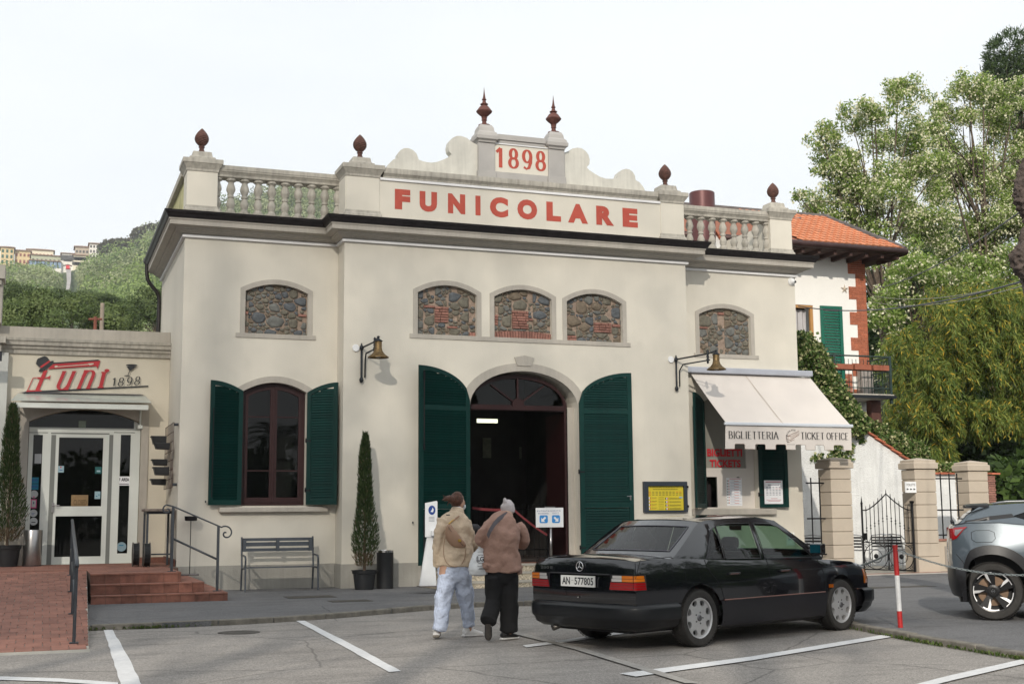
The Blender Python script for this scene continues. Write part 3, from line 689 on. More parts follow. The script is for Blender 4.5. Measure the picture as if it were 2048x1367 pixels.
P1=stone_panel(NCH[0],YC,95,[(7.58,7.88,5.42,5.76),(7.34,7.58,5.72,5.77),(7.85,8.07,5.31,5.35),(8.34,8.47,5.16,5.24)],11,ww)
P2=stone_panel(NCH[1],YC,82,[(9.30,9.67,5.36,5.76),(8.88,8.98,5.42,5.66),(9.67,9.77,5.55,5.60),(8.88,10.17,5.155,5.30)][:3]+[(8.875,10.175,5.152,5.30)],12,ww)
# soldier-course relieving arch at the foot of the middle panel: replace the coursed block by upright bricks
for ch in[c for c in P2.children if c.name.startswith('brick')]:
 zz=[v.co.z+wl(P2).z for v in ch.data.vertices]
 xx=[v.co.x+wl(P2).x for v in ch.data.vertices]
 if max(zz)<5.32:bpy.data.objects.remove(ch)
for i in range(21):
 t=(i+.5)/21;x=8.885+1.28*t;hgt=.11+.045*(1-(2*t-1)**2);lean=(t-.5)*.05;mb=MB()
 mb.add([(x-.024,Y_,5.156)for Y_ in(YC+.05,YC+.11)]+[(x+.024,Y_,5.156)for Y_ in(YC+.11,YC+.05)]+[(x-.026+lean,Y_,5.156+hgt)for Y_ in(YC+.05,YC+.11)]+[(x+.026+lean,Y_,5.156+hgt)for Y_ in(YC+.11,YC+.05)],[(0,1,2,3),(7,6,5,4),(0,3,7,4),(3,2,6,7),(1,0,4,5)])
 mb.build('brick',BRK,P2)
P3=stone_panel(NCH[2],YC,90,[(11.2,11.62,5.36,5.60),(11.64,11.83,5.50,5.56),(10.55,10.78,5.16,5.26)],13,ww)
stone_panel(NR,YW,78,[(14.62,14.78,6.00,6.06),(14.10,14.34,5.66,5.70)],14,[5,3.5,.8,1.4])
# ---- shutters
def shutter(hinge,wd,z0,z1s,z1a,ang,elliptic=False,rails=(),mt=GREEN,pitch=.053,parent=None,st=.085,name='shutter',flat=False):
 def ztop(t):return z1s if flat else z1s+(z1a-z1s)*(math.sqrt(max(0,1-(1-t)**2))if elliptic else 1-(1-t)**2)
 t_=.022;mb=MB();n=14
 outer=[(0,0),(wd,0)]+[(wd*(1-i/n),ztop(1-i/n)-z0)for i in range(n+1)]
 holes=[];zr=sorted(rails);bounds=[];lo=.10
 for r_ in zr:bounds.append((lo,r_-z0-.05));lo=r_-z0+.05
 for(a,b)in bounds:holes.append([(st,a),(wd-st,a),(wd-st,b),(st,b)])
 holes.append([(st,lo),(wd-st,lo)]+[(wd-st-(wd-2*st)*i/n,ztop((wd-st-(wd-2*st)*i/n)/wd)-z0-.09)for i in range(n+1)])
 mb.poly(outer,holes,-t_,t_)
 fr=mb.build(name,mt,parent,local=True,bev=0);fr.location=Vector(hinge)-wl(parent);fr.rotation_euler=(0,0,ang)
 W[fr.name]=Vector((0,0,0))
 sm=MB();L_=wd-2*st+.01;c,s_=math.cos(R(60)),math.sin(R(60));hw,ht=.033,.0035
 def q(x,u,v_):return(x,u*c-v_*s_,u*s_+v_*c)
 vv=[q(x,u,v_)for x in(0,L_)for u,v_ in((-hw,-ht),(hw,-ht),(hw,ht),(-hw,ht))]
 sm.add(vv,[(0,1,5,4),(1,2,6,5),(2,3,7,6),(3,0,4,7),(0,3,2,1),(4,5,6,7)])
 base=None;z=.10+pitch*.5
 while z<z1a-z0-.1:
 # where does the opening lie at this height?
  a=st-.005;hgt=z
  if any(abs(z-(r_-z0))<.055 for r_ in zr):z+=pitch;continue
  while a<wd-st and ztop(a/wd)-z0-.085<hgt:a+=.01
  ln=wd-st+.005-a
  if ln>.05:
   if base is None:base=sm.build('slat',mt,fr,local=True);o=base
   else:o=one(base,fr)
   o.location=(a,0,z);o.scale=(ln/L_,1,1)
  z+=pitch
  # hinges / bolt
 hb=MB()
 for zz in(.25,(z1s-z0)*.55):hb.tube([(-.02,0,zz),(-.02,0,zz+.09)],.016,6);hb.box(-.03,.10,-t_-.006,-t_-.002,zz+.02,zz+.055)
 hb.build('hinge',IRONB,fr,local=True)
 return fr
mwin=thing
sh1=shutter((3.735,YW-.03,0+1.67),.655,1.67,3.93,4.12,R(190),parent=B)
sh2=shutter((5.035,YW-.03,1.67),.655,1.67,3.93,4.12,R(-33),parent=B)
sh3=shutter((8.30,YC-.035,.45),1.20,.45,3.80,4.47,R(193),True,(1.62,3.62),parent=B,st=.10,name='door_shutter')
sh4=shutter((10.77,YC-.035,.45),1.20,.45,3.80,4.47,R(-5),True,(1.62,3.62),parent=B,st=.10,name='door_shutter')
sh5=shutter((14.12,YW-.03,1.56),.72,1.56,3.95,4.12,R(223.5),parent=B)
sh6=shutter((15.51,YW-.03,1.56),.72,1.56,3.95,4.12,R(-6),parent=B)
mb=MB();mb.tube([(1.10,.045,.3),(1.10,.045,1.0)],.012,6);mb.tube([(1.10,.045,2.3),(1.10,.045,3.9)],.012,6);mb.box(1.085,1.115,.03,.06,2.3,2.42);mb.box(1.085,1.115,.03,.06,3.7,3.9);mb.build('bolt',IRONB,sh3,local=True)
mb=MB();mb.tube([(.60,.045,.15),(.60,.045,1.9)],.009,6);mb.build('bolt',IRONB,sh1,local=True)
mb=MB();mb.box(1.11,1.14,-.035,-.022,1.28,1.38);mb.tube([(1.125,-.03,1.36),(1.125,-.07,1.36),(1.03,-.07,1.36)],.009,6);mb.build('handle',STEEL,sh4,local=True)
# shutter hold-backs
mb=MB()
for x,z,Y in((3.05,1.74,YW),(5.72,1.74,YW),(7.08,1.30,YC)):mb.tube([(x,Y,z),(x,Y-.06,z)],.006,6);mb.box(x-.012,x+.012,Y-.07,Y-.055,z-.02,z+.02)
mb.build('shutter_catch',IRON,B)
# ---- lower window joinery
def member(mb,a,b,wd,y0,y1):
 """flat bar from a to b in the facade plane"""
 d=(b[0]-a[0],b[1]-a[1]);l=math.hypot(*d);nx,nz=-d[1]/l*wd/2,d[0]/l*wd/2
 c=[(a[0]+nx,a[1]+nz),(b[0]+nx,b[1]+nz),(b[0]-nx,b[1]-nz),(a[0]-nx,a[1]-nz)]
 v=[(p[0],y0,p[1])for p in c]+[(p[0],y1,p[1])for p in c];mb.add(v,[(0,1,2,3),(0,4,5,1),(1,5,6,2),(2,6,7,3),(3,7,4,0)])
Yf=YW+.14
mb=MB();mb.poly(arch(3.745,5.015,1.66,3.925,4.115),[arch(3.80,4.955,1.72,3.87,4.055)],Yf,Yf+.06);win=mb.build('window',BROWN,B,bev=.004)
for x0,x1,s_ in((3.803,4.375,1),(4.385,4.952,-1)):
 f_=lambda x:3.87+.185*(1-((x-4.3775)/.5775)**2)
 out=[(x0,1.722),(x1,1.722)]+[(x1+(x0-x1)*i/8,f_(x1+(x0-x1)*i/8)-.003)for i in range(9)]
 a,b=x0+.065,x1-.065
 hol=[[(a,1.82),(b,1.82),(b,2.34),(a,2.34)],[(a,2.365),(b,2.365),(b,3.42),(a,3.42)],[(a,3.445),(b,3.445)]+[(b+(a-b)*i/8,f_(b+(a-b)*i/8)-.07)for i in range(9)]]
 mb=MB();mb.poly(out,hol,Yf-.015,Yf+.03);mb.build('sash',BROWN,win,bev=.003)
 for h in hol:mb=MB();mb.poly(h,None,Yf+.012,Yf+.012,back=False);mb.build('pane',GLASS,win)
mb=MB();mb.box(4.355,4.405,Yf-.03,Yf-.016,1.72,4.04);mb.build('meeting_stile',BROWN,win,bev=.006)
# ---- door joinery: fixed frame + fanlight, leaf folded inside
Yd=YC+.22
mb=MB();mb.poly(arch(8.33,10.60,.44,3.70,4.40,20,True),[arch(8.385,10.53,.46,3.62,3.625),arch(8.40,10.52,3.745,3.75,4.31,20,True)],Yd,Yd+.09);door=mb.build('door_frame',BROWN,B,bev=.004)
mb=MB()
for a in(58,90,122,):pass
for ex in((8.86,4.17),(9.465,4.32),(10.07,4.17)):member(mb,(9.465,3.75),ex,.035,Yd-.01,Yd+.03)
mb.lathe([(.0,0),(.13,0),(.13,.05),(.0,.05)],0,0,n=20,ax=lambda q:(9.465+q.x,Yd-.02+q.z,3.76+q.y*1.0))
mb.box(8.40,10.52,Yd-.03,Yd-.001,3.64,3.71);mb.build('fanlight_bar',BROWN,door)
mb=MB();mb.poly(arch(8.41,10.51,3.75,3.76,4.30,20,True),None,Yd+.04,Yd+.04,back=False);mb.build('fanlight_pane',GLASS,door)
mb=MB();mb.box(10.545,10.60,Yd+.1,Yd+1.1,.46,3.6);mb.build('door_leaf',BROWN,B)
mb=MB();mb.box(8.32,10.75,YC-.02,YC+.42,.40,.452);mb.build('threshold',mat('red_floor_tile',(.22,.09,.055),.6,var=.2,scale=3),B)
# door wall behind the frame on the right (reveal is deeper there)
mb=MB();mb.box(10.58,10.749,Yd+.0,Yd+.1,.44,3.72);mb.build('door_jamb',GREY,B)
# entrance steps of pebbled concrete
PEB=mat('washed_pebble',(.40,.35,.27),.9,var=.12,scale=3,coord='W');n_=PEB.node_tree;b_=n_.nodes['Principled BSDF']
vo=n_.nodes.new('ShaderNodeTexVoronoi');vo.inputs['Scale'].default_value=42;g2=n_.nodes.new('ShaderNodeNewGeometry');n_.links.new(g2.outputs['Position'],vo.inputs['Vector'])
sc_=n_.nodes.new('ShaderNodeSeparateColor');n_.links.new(vo.outputs['Color'],sc_.inputs[0]);mr_=n_.nodes.new('ShaderNodeMapRange');mr_.inputs['To Min'].default_value=.5;mr_.inputs['To Max'].default_value=1.35;n_.links.new(sc_.outputs[0],mr_.inputs[0])
vm=n_.nodes.new('ShaderNodeVectorMath');vm.operation='SCALE';n_.links.new(b_.inputs['Base Color'].links[0].from_socket,vm.inputs[0]);n_.links.new(mr_.outputs[0],vm.inputs['Scale']);n_.links.new(vm.outputs[0],b_.inputs['Base Color'])
CONC=mat('step_concrete',(.33,.31,.27),.9,var=.15,scale=5,bump=.6,bscale=50,coord='W')
est=thing('entrance_steps','pebbled concrete entrance steps below the open station door','steps',(9.5,24.2,PAV))
for i,(x0,x1,y0,z0,z1)in enumerate(((7.25,11.6,23.75,-.05,.15),(7.55,11.4,24.15,.15,.30),(7.85,11.2,24.5,.30,.445))):
 mb=MB();mb.box(x0,x1,y0,YC-.016,z0,z1-.035);mb.build('riser',PEB,est)
 mb=MB();mb.box(x0-.02,x1+.02,y0-.02,YC-.017,z1-.034,z1);mb.build('tread',CONC,est,bev=.006)
 # ---- hall contents seen through the door
mb=MB();p=at(975,841,Y=29.6);mb.box(p.x-.24,p.x+.24,29.55,29.60,p.z-.045,p.z-.01);mb.box(p.x-.24,p.x+.24,29.55,29.60,p.z+.01,p.z+.045);mb.box(p.x-.27,p.x+.27,29.61,29.63,p.z-.05,p.z+.05)
lamp=mb.build('strip_light',mat('lit_tube',(.8,.8,.7),emit=(.95,.98,.72,1.1),var=0));tag(lamp,'lit fluorescent strip light inside the dark hall','strip light')
hg=thing('hall_gate','black wrought iron gate across the dark hall inside the doorway','gate',(9.5,28.6,.44))
mb=MB();mb.box(7.3,11.5,28.6,28.63,1.55,1.58);mb.box(7.3,11.5,28.6,28.63,.60,.63);mb.build('rail',IRONB,hg)
b0=None
for i in range(30):
 x=7.35+i*.14
 if b0 is None:m2=MB();m2.tube([(0,0,0),(0,0,1.25)],.009,6);m2.tube([(0,0,1.18),(.03,0,1.22),(.0,0,1.26),(-.03,0,1.22),(0,0,1.18)],.006,4);b0=m2.build('bar',IRONB,hg,local=True);b0.location=Vector((x,28.615,.44))-wl(hg)
 else:one(b0,hg,loc=Vector((x,28.615,.44))-wl(hg))
rib=thing('queue_ribbon','dark red queue ribbon sagging behind the entrance sign','queue barrier',(9.0,25.9,.44))
RIB=mat('red_ribbon',(.16,.015,.02),.7,var=.1)
def ribbon(a,b,sag=.0):
 mb=MB();v=[]
 for i in range(11):
  t=i/10;p=a.lerp(b,t);z=p.z-sag*4*t*(1-t);v+=[(p.x,p.y,z-.028),(p.x,p.y+.004*math.sin(i),z+.028)]
 mb.add(v,[(2*i,2*i+2,2*i+3,2*i+1)for i in range(10)]);mb.build('ribbon_band',RIB,rib)
ra,rb,rc=at(945,1015,Y=26.2),at(1026,1017,Y=26.0),at(1096,1070,Y=25.7)
ribbon(ra,rb,.03);ribbon(rb,rc,.03)
mb=MB();mb.tube([(rb.x,rb.y,.45),(rb.x,rb.y,rb.z+.03)],.02,8);mb.tube([(rc.x,rc.y,.45),(rc.x,rc.y,rc.z+.04)],.02,8);mb.build('post',IRONB,rib)
for(x,y,wd,h,lab)in((990,1060,.0,0,''),):pass
wn=MB()
for(x,y,a,b)in((975,895,.22,.5),(1042,905,.05,.3),(1060,900,.04,.25)):
 p=at(x,y,Y=30.3);wn.box(p.x-a/2,p.x+a/2,30.33,30.36,p.z-b/2,p.z+b/2)
tag(wn.build('wall_poster',mat('dim_poster',(.16,.17,.13),.8,var=.3,scale=6)),'pale papers hung on the back wall of the dark hall','papers')
p=at(1105,856,Y=29);mb=MB();mb.add([at(1093,851,Y=29),at(1098,850,Y=29),at(1106,858,Y=29),at(1097,858,Y=29)],[(0,1,2,3)]);tag(mb.build('skylight_glint',mat('glowing_pane',(.8,.85,.9),emit=(.8,.9,1,1.6),var=0)),'small skylight pane with a set glow high in the hall','skylight')  # the pane's own emission stands in for daylight
# ================================================================== CAFE WING ON THE LEFT
YS=28.05
S_=thing('cafe_building','low cream cafe with red Funi 1898 logo over its white arched door','building',(.8,YS,.5))
fo=arch(-.26,1.98,.49,3.43,3.70)
mb=MB();mb.poly([(-2.6,-.1),(XL-.003,-.1),(XL-.003,4.9),(-2.6,4.9)],[fo],YS,YS+.35,back=False);mb.build('wall',CREAM2,S_)
mb=MB();sur=[(-.60,.5),(2.13,.5),(2.13,3.74),(-.60,3.74)];mb.poly(sur,[[(p[0],p[1]if i>1 else .501)for i,p in enumerate(fo)]],YS-.03,YS-.001,back=False);mb.build('door_surround',GREY,S_)
mb=MB();pf=[(.0,4.83),(.05,4.83),(.055,4.90),(.10,4.93),(.11,4.99),(.16,5.0),(.165,5.08),(.19,5.085),(.20,5.14),(.0,5.17),(-.4,5.17)]
mb.add([(-2.6,YS-e,z)for e,z in pf]+[(XL-.004,YS-e,z)for e,z in pf],[(j,j+1,len(pf)+j+1,len(pf)+j)for j in range(len(pf)-1)]);mb.build('cornice',GREYD,S_)
mb=MB();mb.box(-2.6,XL-.005,YS+.02,YS+.3,5.16,5.40);mb.build('parapet',GREY,S_)
mb=MB();mb.box(-2.6,XL-.01,YS+.31,YB-.3,4.9,5.1);mb.box(-2.6,-2.5,YS+.36,YB-.3,0,4.899);mb.build('roof',GREYD,S_)
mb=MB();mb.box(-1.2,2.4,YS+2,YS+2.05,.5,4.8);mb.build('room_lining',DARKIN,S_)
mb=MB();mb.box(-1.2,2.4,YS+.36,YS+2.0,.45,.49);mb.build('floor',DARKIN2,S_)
xp=at(17,720,Y=YS-.08).x
mb=MB();mb.box(-2.6,xp,YS-.16,YS-.001,-.1,4.82);mb.build('pilaster',mat('pale_pilaster',(.55,.56,.53),.85,var=.04,coord='W'),S_)
mb=MB();x1=at(11,690,Y=YS-.35).x;mb.box(-2.6,x1,YS-.36,YS-.002,5.0,5.13);mb.box(-2.6,x1-.08,YS-.28,YS-.003,4.83,4.999);mb.build('pilaster_cap',GREYD,S_)
x2=at(4,600,Y=27.7).x;x3=at(10,545,Y=27.6).x;z2,z3=at(4,556,Y=27.6).z,at(4,529,Y=27.6).z
mb=MB();mb.box(-2.6,x2,27.75,28.3,5.41,z2);mb.build('chimney_stack',GREY,S_)
mb=MB();mb.box(-2.6,x3-.06,27.68,28.36,z2-.12,z2);mb.box(-2.6,x3,27.62,28.42,z2,z3);mb.build('chimney_cap',GREYD,S_)
# door joinery
Yj=YS+.13
def PX(x,y):p=at(x,y,Y=Yj);return(p.x,p.z)
def rc(x0,y0,x1,y1):a,b=PX(x0,y1),PX(x1,y0);return[(a[0],a[1]),(b[0],a[1]),(b[0],b[1]),(a[0],b[1])]
h_arch=arch(PX(53,855)[0],PX(268,855)[0],PX(160,855)[1],PX(160,837)[1],PX(160,815)[1])
hl,hr=rc(57,869,86,1107),rc(234,869,262,1106)
hd1,hd2=rc(113,875,207,1012),rc(108,1031,204,1113)
outer=arch(-.25,1.97,.50,3.42,3.69)
mb=MB();mb.poly(outer,[h_arch,hl,hr,hd1,hd2],Yj,Yj+.05);fr=mb.build('door_frame',ALU,S_,bev=.006)
for h in(h_arch,hl,hr,hd1,hd2):mb=MB();mb.poly(h,None,Yj+.02,Yj+.02,back=False);mb.build('pane',GLASS,fr)
GAP=mat('door_gap',(.18,.19,.18),.8,var=0)
mb=MB()
for(x0,y0,x1,y1)in((102,869,103,1128),(218,869,219,1128),(53,864,96,865),(228,864,270,865),(102,866,219,867)):r_=rc(x0,y0,x1,y1);mb.box(r_[0][0],r_[1][0],Yj-.003,Yj-.001,r_[0][1],r_[2][1])
mb.build('door_gap',GAP,fr)
mb=MB();a=PX(105.5,1012);mb.box(a[0]-.025,a[0]+.025,Yj-.03,Yj-.002,a[1]-.12,a[1]+.08);mb.tube([(a[0],Yj-.02,a[1]+.02),(a[0],Yj-.08,a[1]+.02),(a[0]+.13,Yj-.08,a[1]+.02)],.012,8);mb.build('handle',STEEL,fr)
def sticker(x0,y0,x1,y1,m,nm,lab,text=None,tm=None,rnd=False,extra=None):
 r_=rc(x0,y0,x1,y1);mb=MB()
 if rnd:cx,cz=(r_[0][0]+r_[1][0])/2,(r_[0][1]+r_[2][1])/2;rr=(r_[1][0]-r_[0][0])/2;mb.add([(cx+rr*math.cos(k*.3142),Yj+.012,cz+rr*math.sin(k*.3142))for k in range(20)],[tuple(range(20))],0)
 else:mb.add([(p[0],Yj+.012,p[1])for p in r_],[(0,1,2,3)],0)
 ms=[m]
 if text:ms.append(tm);put(mb,font_mesh(text,.02),(r_[0][0]+(r_[1][0]-r_[0][0])*.12,r_[1][0]-(r_[1][0]-r_[0][0])*.12,r_[0][1]+(r_[2][1]-r_[0][1])*.35,r_[0][1]+(r_[2][1]-r_[0][1])*.7),front(Yj+.009),1)
 if extra:
  for(u0,v0,u1,v1,mm)in extra:
   ms.append(mm);xa,xb=r_[0][0]+(r_[1][0]-r_[0][0])*u0,r_[0][0]+(r_[1][0]-r_[0][0])*u1;za,zb=r_[0][1]+(r_[2][1]-r_[0][1])*v0,r_[0][1]+(r_[2][1]-r_[0][1])*v1
   mb.add([(xa,Yj+.010,za),(xb,Yj+.010,za),(xb,Yj+.010,zb),(xa,Yj+.010,zb)],[(0,1,2,3)],len(ms)-1)
 o=mb.build(nm,ms,None);tag(o,lab,'sticker')
TEAL=mat('teal_print',(.0,.16,.27),.5,var=0);TEAL2=mat('teal_print_dark',(.01,.11,.11),.5,var=0);PINK=mat('pink_print',(.55,.08,.22),.5,var=0)
PBL=mat('pale_blue_print',(.28,.42,.48),.5,var=0);DIMP=mat('dim_white_print',(.42,.44,.46),.6,var=.05)
sticker(69,907,83,926,DIMP,'sticker','plain white paper taped high in the narrow pane beside the cafe door')
sticker(61,954,77.5,966,TEAL,'sticker','upper teal square sticker in the narrow pane','oo',NAVYP)
sticker(60.5,967,77,978.5,TEAL,'sticker','lower teal square sticker in the narrow pane','oo',NAVYP)
sticker(59.5,979,76.5,996,DIMP,'sticker','round white sticker just below the teal stickers',None,None,True,[(.4,.1,.6,.25,PINK)])
sticker(61,997.5,73.5,1015.5,PINK,'sticker','pink bordered sticker in the narrow pane',None,None,False,[(.15,.12,.85,.88,DIMP),(.4,.45,.6,.75,NAVYP)])
sticker(58.5,1017.5,75,1033.5,DIMP,'sticker','round white sticker directly under the pink one',None,None,True,[(.25,.45,.7,.5,NAVYP),(.3,.3,.6,.35,NAVYP)])
sticker(58.5,1034,75.5,1050,DIMP,'sticker','lowest round white sticker in the narrow pane',None,None,True,[(.25,.35,.75,.45,INK)])
sticker(115,931,128,944,PBL,'sticker','pale square sticker at the left edge of the door glass',None,None,False,[(.4,.7,.6,.9,REDP),(.3,.3,.8,.4,NAVYP)])
sticker(190,933,203.5,946.5,TEAL2,'sticker','dark teal square sticker at the right edge of the door glass',None,None,False,[(.25,.25,.8,.5,PBL)])
sticker(189,982,201,997,PBL,'sticker','pale blue sticker low at the right edge of the door glass',None,None,False,[(.2,.3,.5,.4,TEAL),(.6,.5,.9,.6,TEAL)])
sticker(157,841,172,854,mat('pale_green_print',(.22,.27,.22),.6,var=.1),'sticker','greenish square paper in the fanlight over the cafe door')
sticker(233,1083,253,1102,mat('pale_cyan',(.20,.30,.36),.5,var=0),'sticker','round pale blue sticker at the foot of the right pane',None,None,True,[(.25,.6,.7,.7,TEAL)])
sticker(234,952,259.5,970,PAPER,'sticker','white AREA notice in the tall right pane',None,None,False,[(.05,.12,.95,.2,INK),(.08,.55,.24,.85,INK),(.12,.42,.2,.5,INK)])
r_=rc(242.5,955,258.5,961.5);mb=MB();put(mb,font_mesh('AREA',.03),(r_[0][0],r_[1][0],r_[0][1],r_[2][1]),front(Yj+.006));mb.build('area_lettering',INK,S_)
WOODP=mat('closed_board_wood',(.26,.17,.08),.7,var=.15,scale=8)
r_=rc(142,989,176.5,1011.5);mb=MB();mb.box(r_[0][0],r_[1][0],Yj+.0,Yj+.014,r_[0][1],r_[2][1],0);put(mb,font_mesh('CLOSED',.0),(r_[0][0]+.05,r_[1][0]-.03,r_[0][1]+.02,r_[0][1]+.13),front(Yj-.003),1)
tag(mb.build('closed_sign',[WOODP,mat('brown_ink',(.08,.05,.02),.8,var=0)]),'small wooden CLOSED board standing in the cafe door','sign')
# glass canopy
can=thing('door_canopy','glass canopy on white brackets over the cafe door','canopy',(.8,YS,3.8))
a0,a1=at(36,786,Y=YS-.02),at(291,791,Y=YS-.02);b0_,b1_=at(22,799.5,Y=YS-.62),at(303,804,Y=YS-.62)
mb=MB();v=[a0,a1,b1_,b0_];mb.add([tuple(p)for p in v]+[(p.x,p.y,p.z-.012)for p in v],[(0,1,2,3),(7,6,5,4),(3,2,6,7),(1,5,6,2),(0,3,7,4)]);mb.build('glass_sheet',mat('canopy_glass',(.42,.45,.42),.15,var=.05),can)
mb=MB();c0,c1=at(27,803,Y=YS-.56),at(297,812,Y=YS-.56);mb.box(c0.x,c1.x,YS-.58,YS-.54,c0.z-.115,c0.z-.005);mb.build('front_bar',ALU,can,bev=.01)
mb=MB();mb.add([tuple(at(48,783,Y=YS-.004)),tuple(at(281,788,Y=YS-.004)),tuple(a1+Vector((.0,-.05,.01))),tuple(a0+Vector((.0,-.05,.01)))],[(0,1,2,3)]);mb.build('flashing',mat('lead_flashing',(.11,.12,.15),.5,.4,var=.2),can)
for x in(37,285):p=at(x,812,Y=YS-.56);mb=MB();mb.tube([(p.x,YS-.55,p.z+.02),(p.x,YS-.06,p.z-.05),(p.x,YS-.05,p.z-.38)],.022,8);mb.box(p.x-.05,p.x+.05,YS-.06,YS-.031,p.z-.43,p.z-.36);mb.build('bracket',ALU,can)
# painted logo
LM=[mat('logo_red',(.42,.022,.03),.6,var=.05),mat('logo_black',(.012,.014,.018),.5,var=0),CREAM2]
mb=MB();LYR=[0]
def LP(a,b,w=0):p=at(a/5.258,640+b/5.258,Y=YS-.025);return(p.x,YS-.025-w,p.z)
def lpoly(pts,mi):LYR[0]+=1;mb.add([LP(a,b,LYR[0]*.0012)for a,b in pts],[tuple(range(len(pts)))],mi)
def lline(a,b,w_,mi):d=(b[0]-a[0],b[1]-a[1]);l=math.hypot(*d);nx,ny=-d[1]/l*w_/2,d[0]/l*w_/2;lpoly([(a[0]+nx,a[1]+ny),(b[0]+nx,b[1]+ny),(b[0]-nx,b[1]-ny),(a[0]-nx,a[1]-ny)],mi)
lpoly([(252,760),(268,748),(1562,686),(1558,700),(260,768)],1)
lpoly([(458,530),(502,524),(410,742),(366,745)],0);lpoly([(275,742),(300,735),(437,734),(437,746),(275,752)],0)
lline((286,745),(348,608),9,0);lline((345,608),(440,600),8,0);lpoly([(395,605),(505,596),(535,577),(518,628),(506,611),(395,618)],0)
lpoly([(498,517),(560,460),(1056,427),(1026,512),(1010,482),(560,510)],0);lpoly([(558,446),(1032,414),(1056,426),(556,461)],1)
lline((600,490),(930,464),7,2);lpoly([(570,488),(585,476),(608,480),(600,494),(582,499)],2);lpoly([(925,455),(985,452),(985,462),(960,462),(985,466),(940,474)],2)
lpoly([(377,458),(388,420),(400,402),(470,376),(497,388),(534,440),(500,470),(430,505),(408,490)],1)
lpoly([(420,488),(518,422),(540,448),(432,510)],0)
cxh,cyh=486,477
lpoly([(cxh+96*math.cos(t)*math.cos(-.62)-24*math.sin(t)*math.sin(-.62),cyh+96*math.cos(t)*math.sin(-.62)+24*math.sin(t)*math.cos(-.62)+8)for t in[i*math.pi/12 for i in range(24)]],1)
lpoly([(430,490),(520,424),(530,436),(436,503)],0)
def lgl(ch,x0,x1,y0,y1,th,tn,mi,sh=.34,serif=.12):
 v,f=strokes(ch,th,tn,(x1-x0)/(y1-y0)*.72,serif);LYR[0]+=1;ly=LYR[0]
 pts=[LP(x0+(q[0]*.72+sh*q[1])*(x1-x0),y1-(y1-y0)*q[1],ly*.0012+q[2]*.4)for q in v];mb.add(pts,f,mi)
lgl('u',560,800,540,728,.20,.06,0);lgl('n',795,1020,530,716,.20,.06,0);lgl('i',1005,1150,505,706,.20,.06,0,.34,.16)
lpoly([(1124+27*math.cos(i*.4189),529+16*math.sin(i*.4189))for i in range(15)],0)
lpoly([(1324+60+61*math.cos(i*.4189),474+11*math.sin(i*.4189))for i in range(15)],1);lpoly([(1328,486),(1440,484),(1373,530),(1362,530)],1)
lline((1367,525),(1344,582),8,1);lpoly([(1336+32*math.cos(i*.4189),585+6*math.sin(i*.4189))for i in range(15)],1)
for ch,a,b,c,d in(('1',1176,1228,607,692),('8',1236,1312,606,691),('9',1326,1398,600,687),('8',1408,1482,594,681)):lgl(ch,a,b,c,d,.15,.05,1,.25,0)
mb.build('funi_logo',LM,S_)
mb=MB();r_=at(4,706,Y=27.2);mb.box(r_.x-.4,r_.x,27.2,27.3,r_.z-.15,r_.z+.04);mb.build('lamp_bracket',IRON,S_)
# ================================================================== TERRACE, STEPS, RAMP
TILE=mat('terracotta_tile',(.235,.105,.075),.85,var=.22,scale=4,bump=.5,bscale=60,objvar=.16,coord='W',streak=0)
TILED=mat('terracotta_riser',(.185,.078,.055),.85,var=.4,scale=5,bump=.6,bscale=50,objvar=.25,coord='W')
GROUT=mat('tile_bed',(.12,.08,.06),.95,var=.2)
ter=thing('cafe_terrace','red tiled landing with three steps before the cafe door','steps',(1.6,23,0))
ZL=.50;SX0=.86
for i,(x1,y0,z)in enumerate(((3.08,22.35,.167),(2.72,22.65,.335),(2.36,22.95,ZL))):
 mb=MB();mb.box(SX0,x1-.012,y0+.012,25.58 if i<2 else YS-.001,z-.168,z-.012);mb.build('step_core',GROUT,ter)
 n=int((x1-SX0)/.245)+1;x=SX0
 while x<x1-.01:
  xb=min(x1,x+.24+random.uniform(-.01,.01));
  mb=MB();mb.box(x+.003,xb-.003,y0-.012,y0+.25,z-.02,z+random.uniform(0,.003));mb.build('tile',TILE,ter)
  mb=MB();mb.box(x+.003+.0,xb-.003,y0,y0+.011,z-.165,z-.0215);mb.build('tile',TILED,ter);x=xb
  # tread on the open right side, runs back along the wall
 if i<2:
  y=y0+.25
  while y<25.55:
   yb=min(25.57,y+.3);mb=MB();mb.box(x1-.36,x1,y+.003,yb-.003,z-.02,z+.001);mb.build('tile',TILE,ter);y=yb
mb=MB();mb.box(2.362,XL-.018,25.0,YS-.001,.34,ZL-.002);mb.build('step_core',GROUT,ter)
# landing paving rows
rows=[(23.21+i*.33,23.21+(i+1)*.33)for i in range(15)]
for k,(ya,yb)in enumerate(rows):
 x=-1.1+(.08 if k%2 else 0)
 if ya<24.6:x=SX0
 while x<2.5:
  xb=min(x+.33,2.36 if ya<25.6 else 2.51)
  if xb-x>.04:mb=MB();mb.box(x+.003,xb-.003,ya+.003,min(yb,YS)-.003,ZL-.02,ZL+random.uniform(0,.0025));mb.build('tile',TILE,ter)
  x+=.33
mb=MB();mb.box(-1.2,SX0,24.6,YS-.002,.0,ZL-.012);mb.build('step_core',GROUT,ter)
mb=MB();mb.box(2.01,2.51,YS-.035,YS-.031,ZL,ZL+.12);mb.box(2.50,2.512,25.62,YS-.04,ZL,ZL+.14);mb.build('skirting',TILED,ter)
ramp=thing('tiled_ramp','long red tiled ramp rising to the cafe door','ramp',(0,15.4,0))
RX0,RXa,RXb,RY0,RY1=-1.3,.59,.86,15.38,24.6
mb=MB();rz=lambda y:LOT+.02+(ZL-LOT-.02)*(y-RY0)/(RY1-RY0)
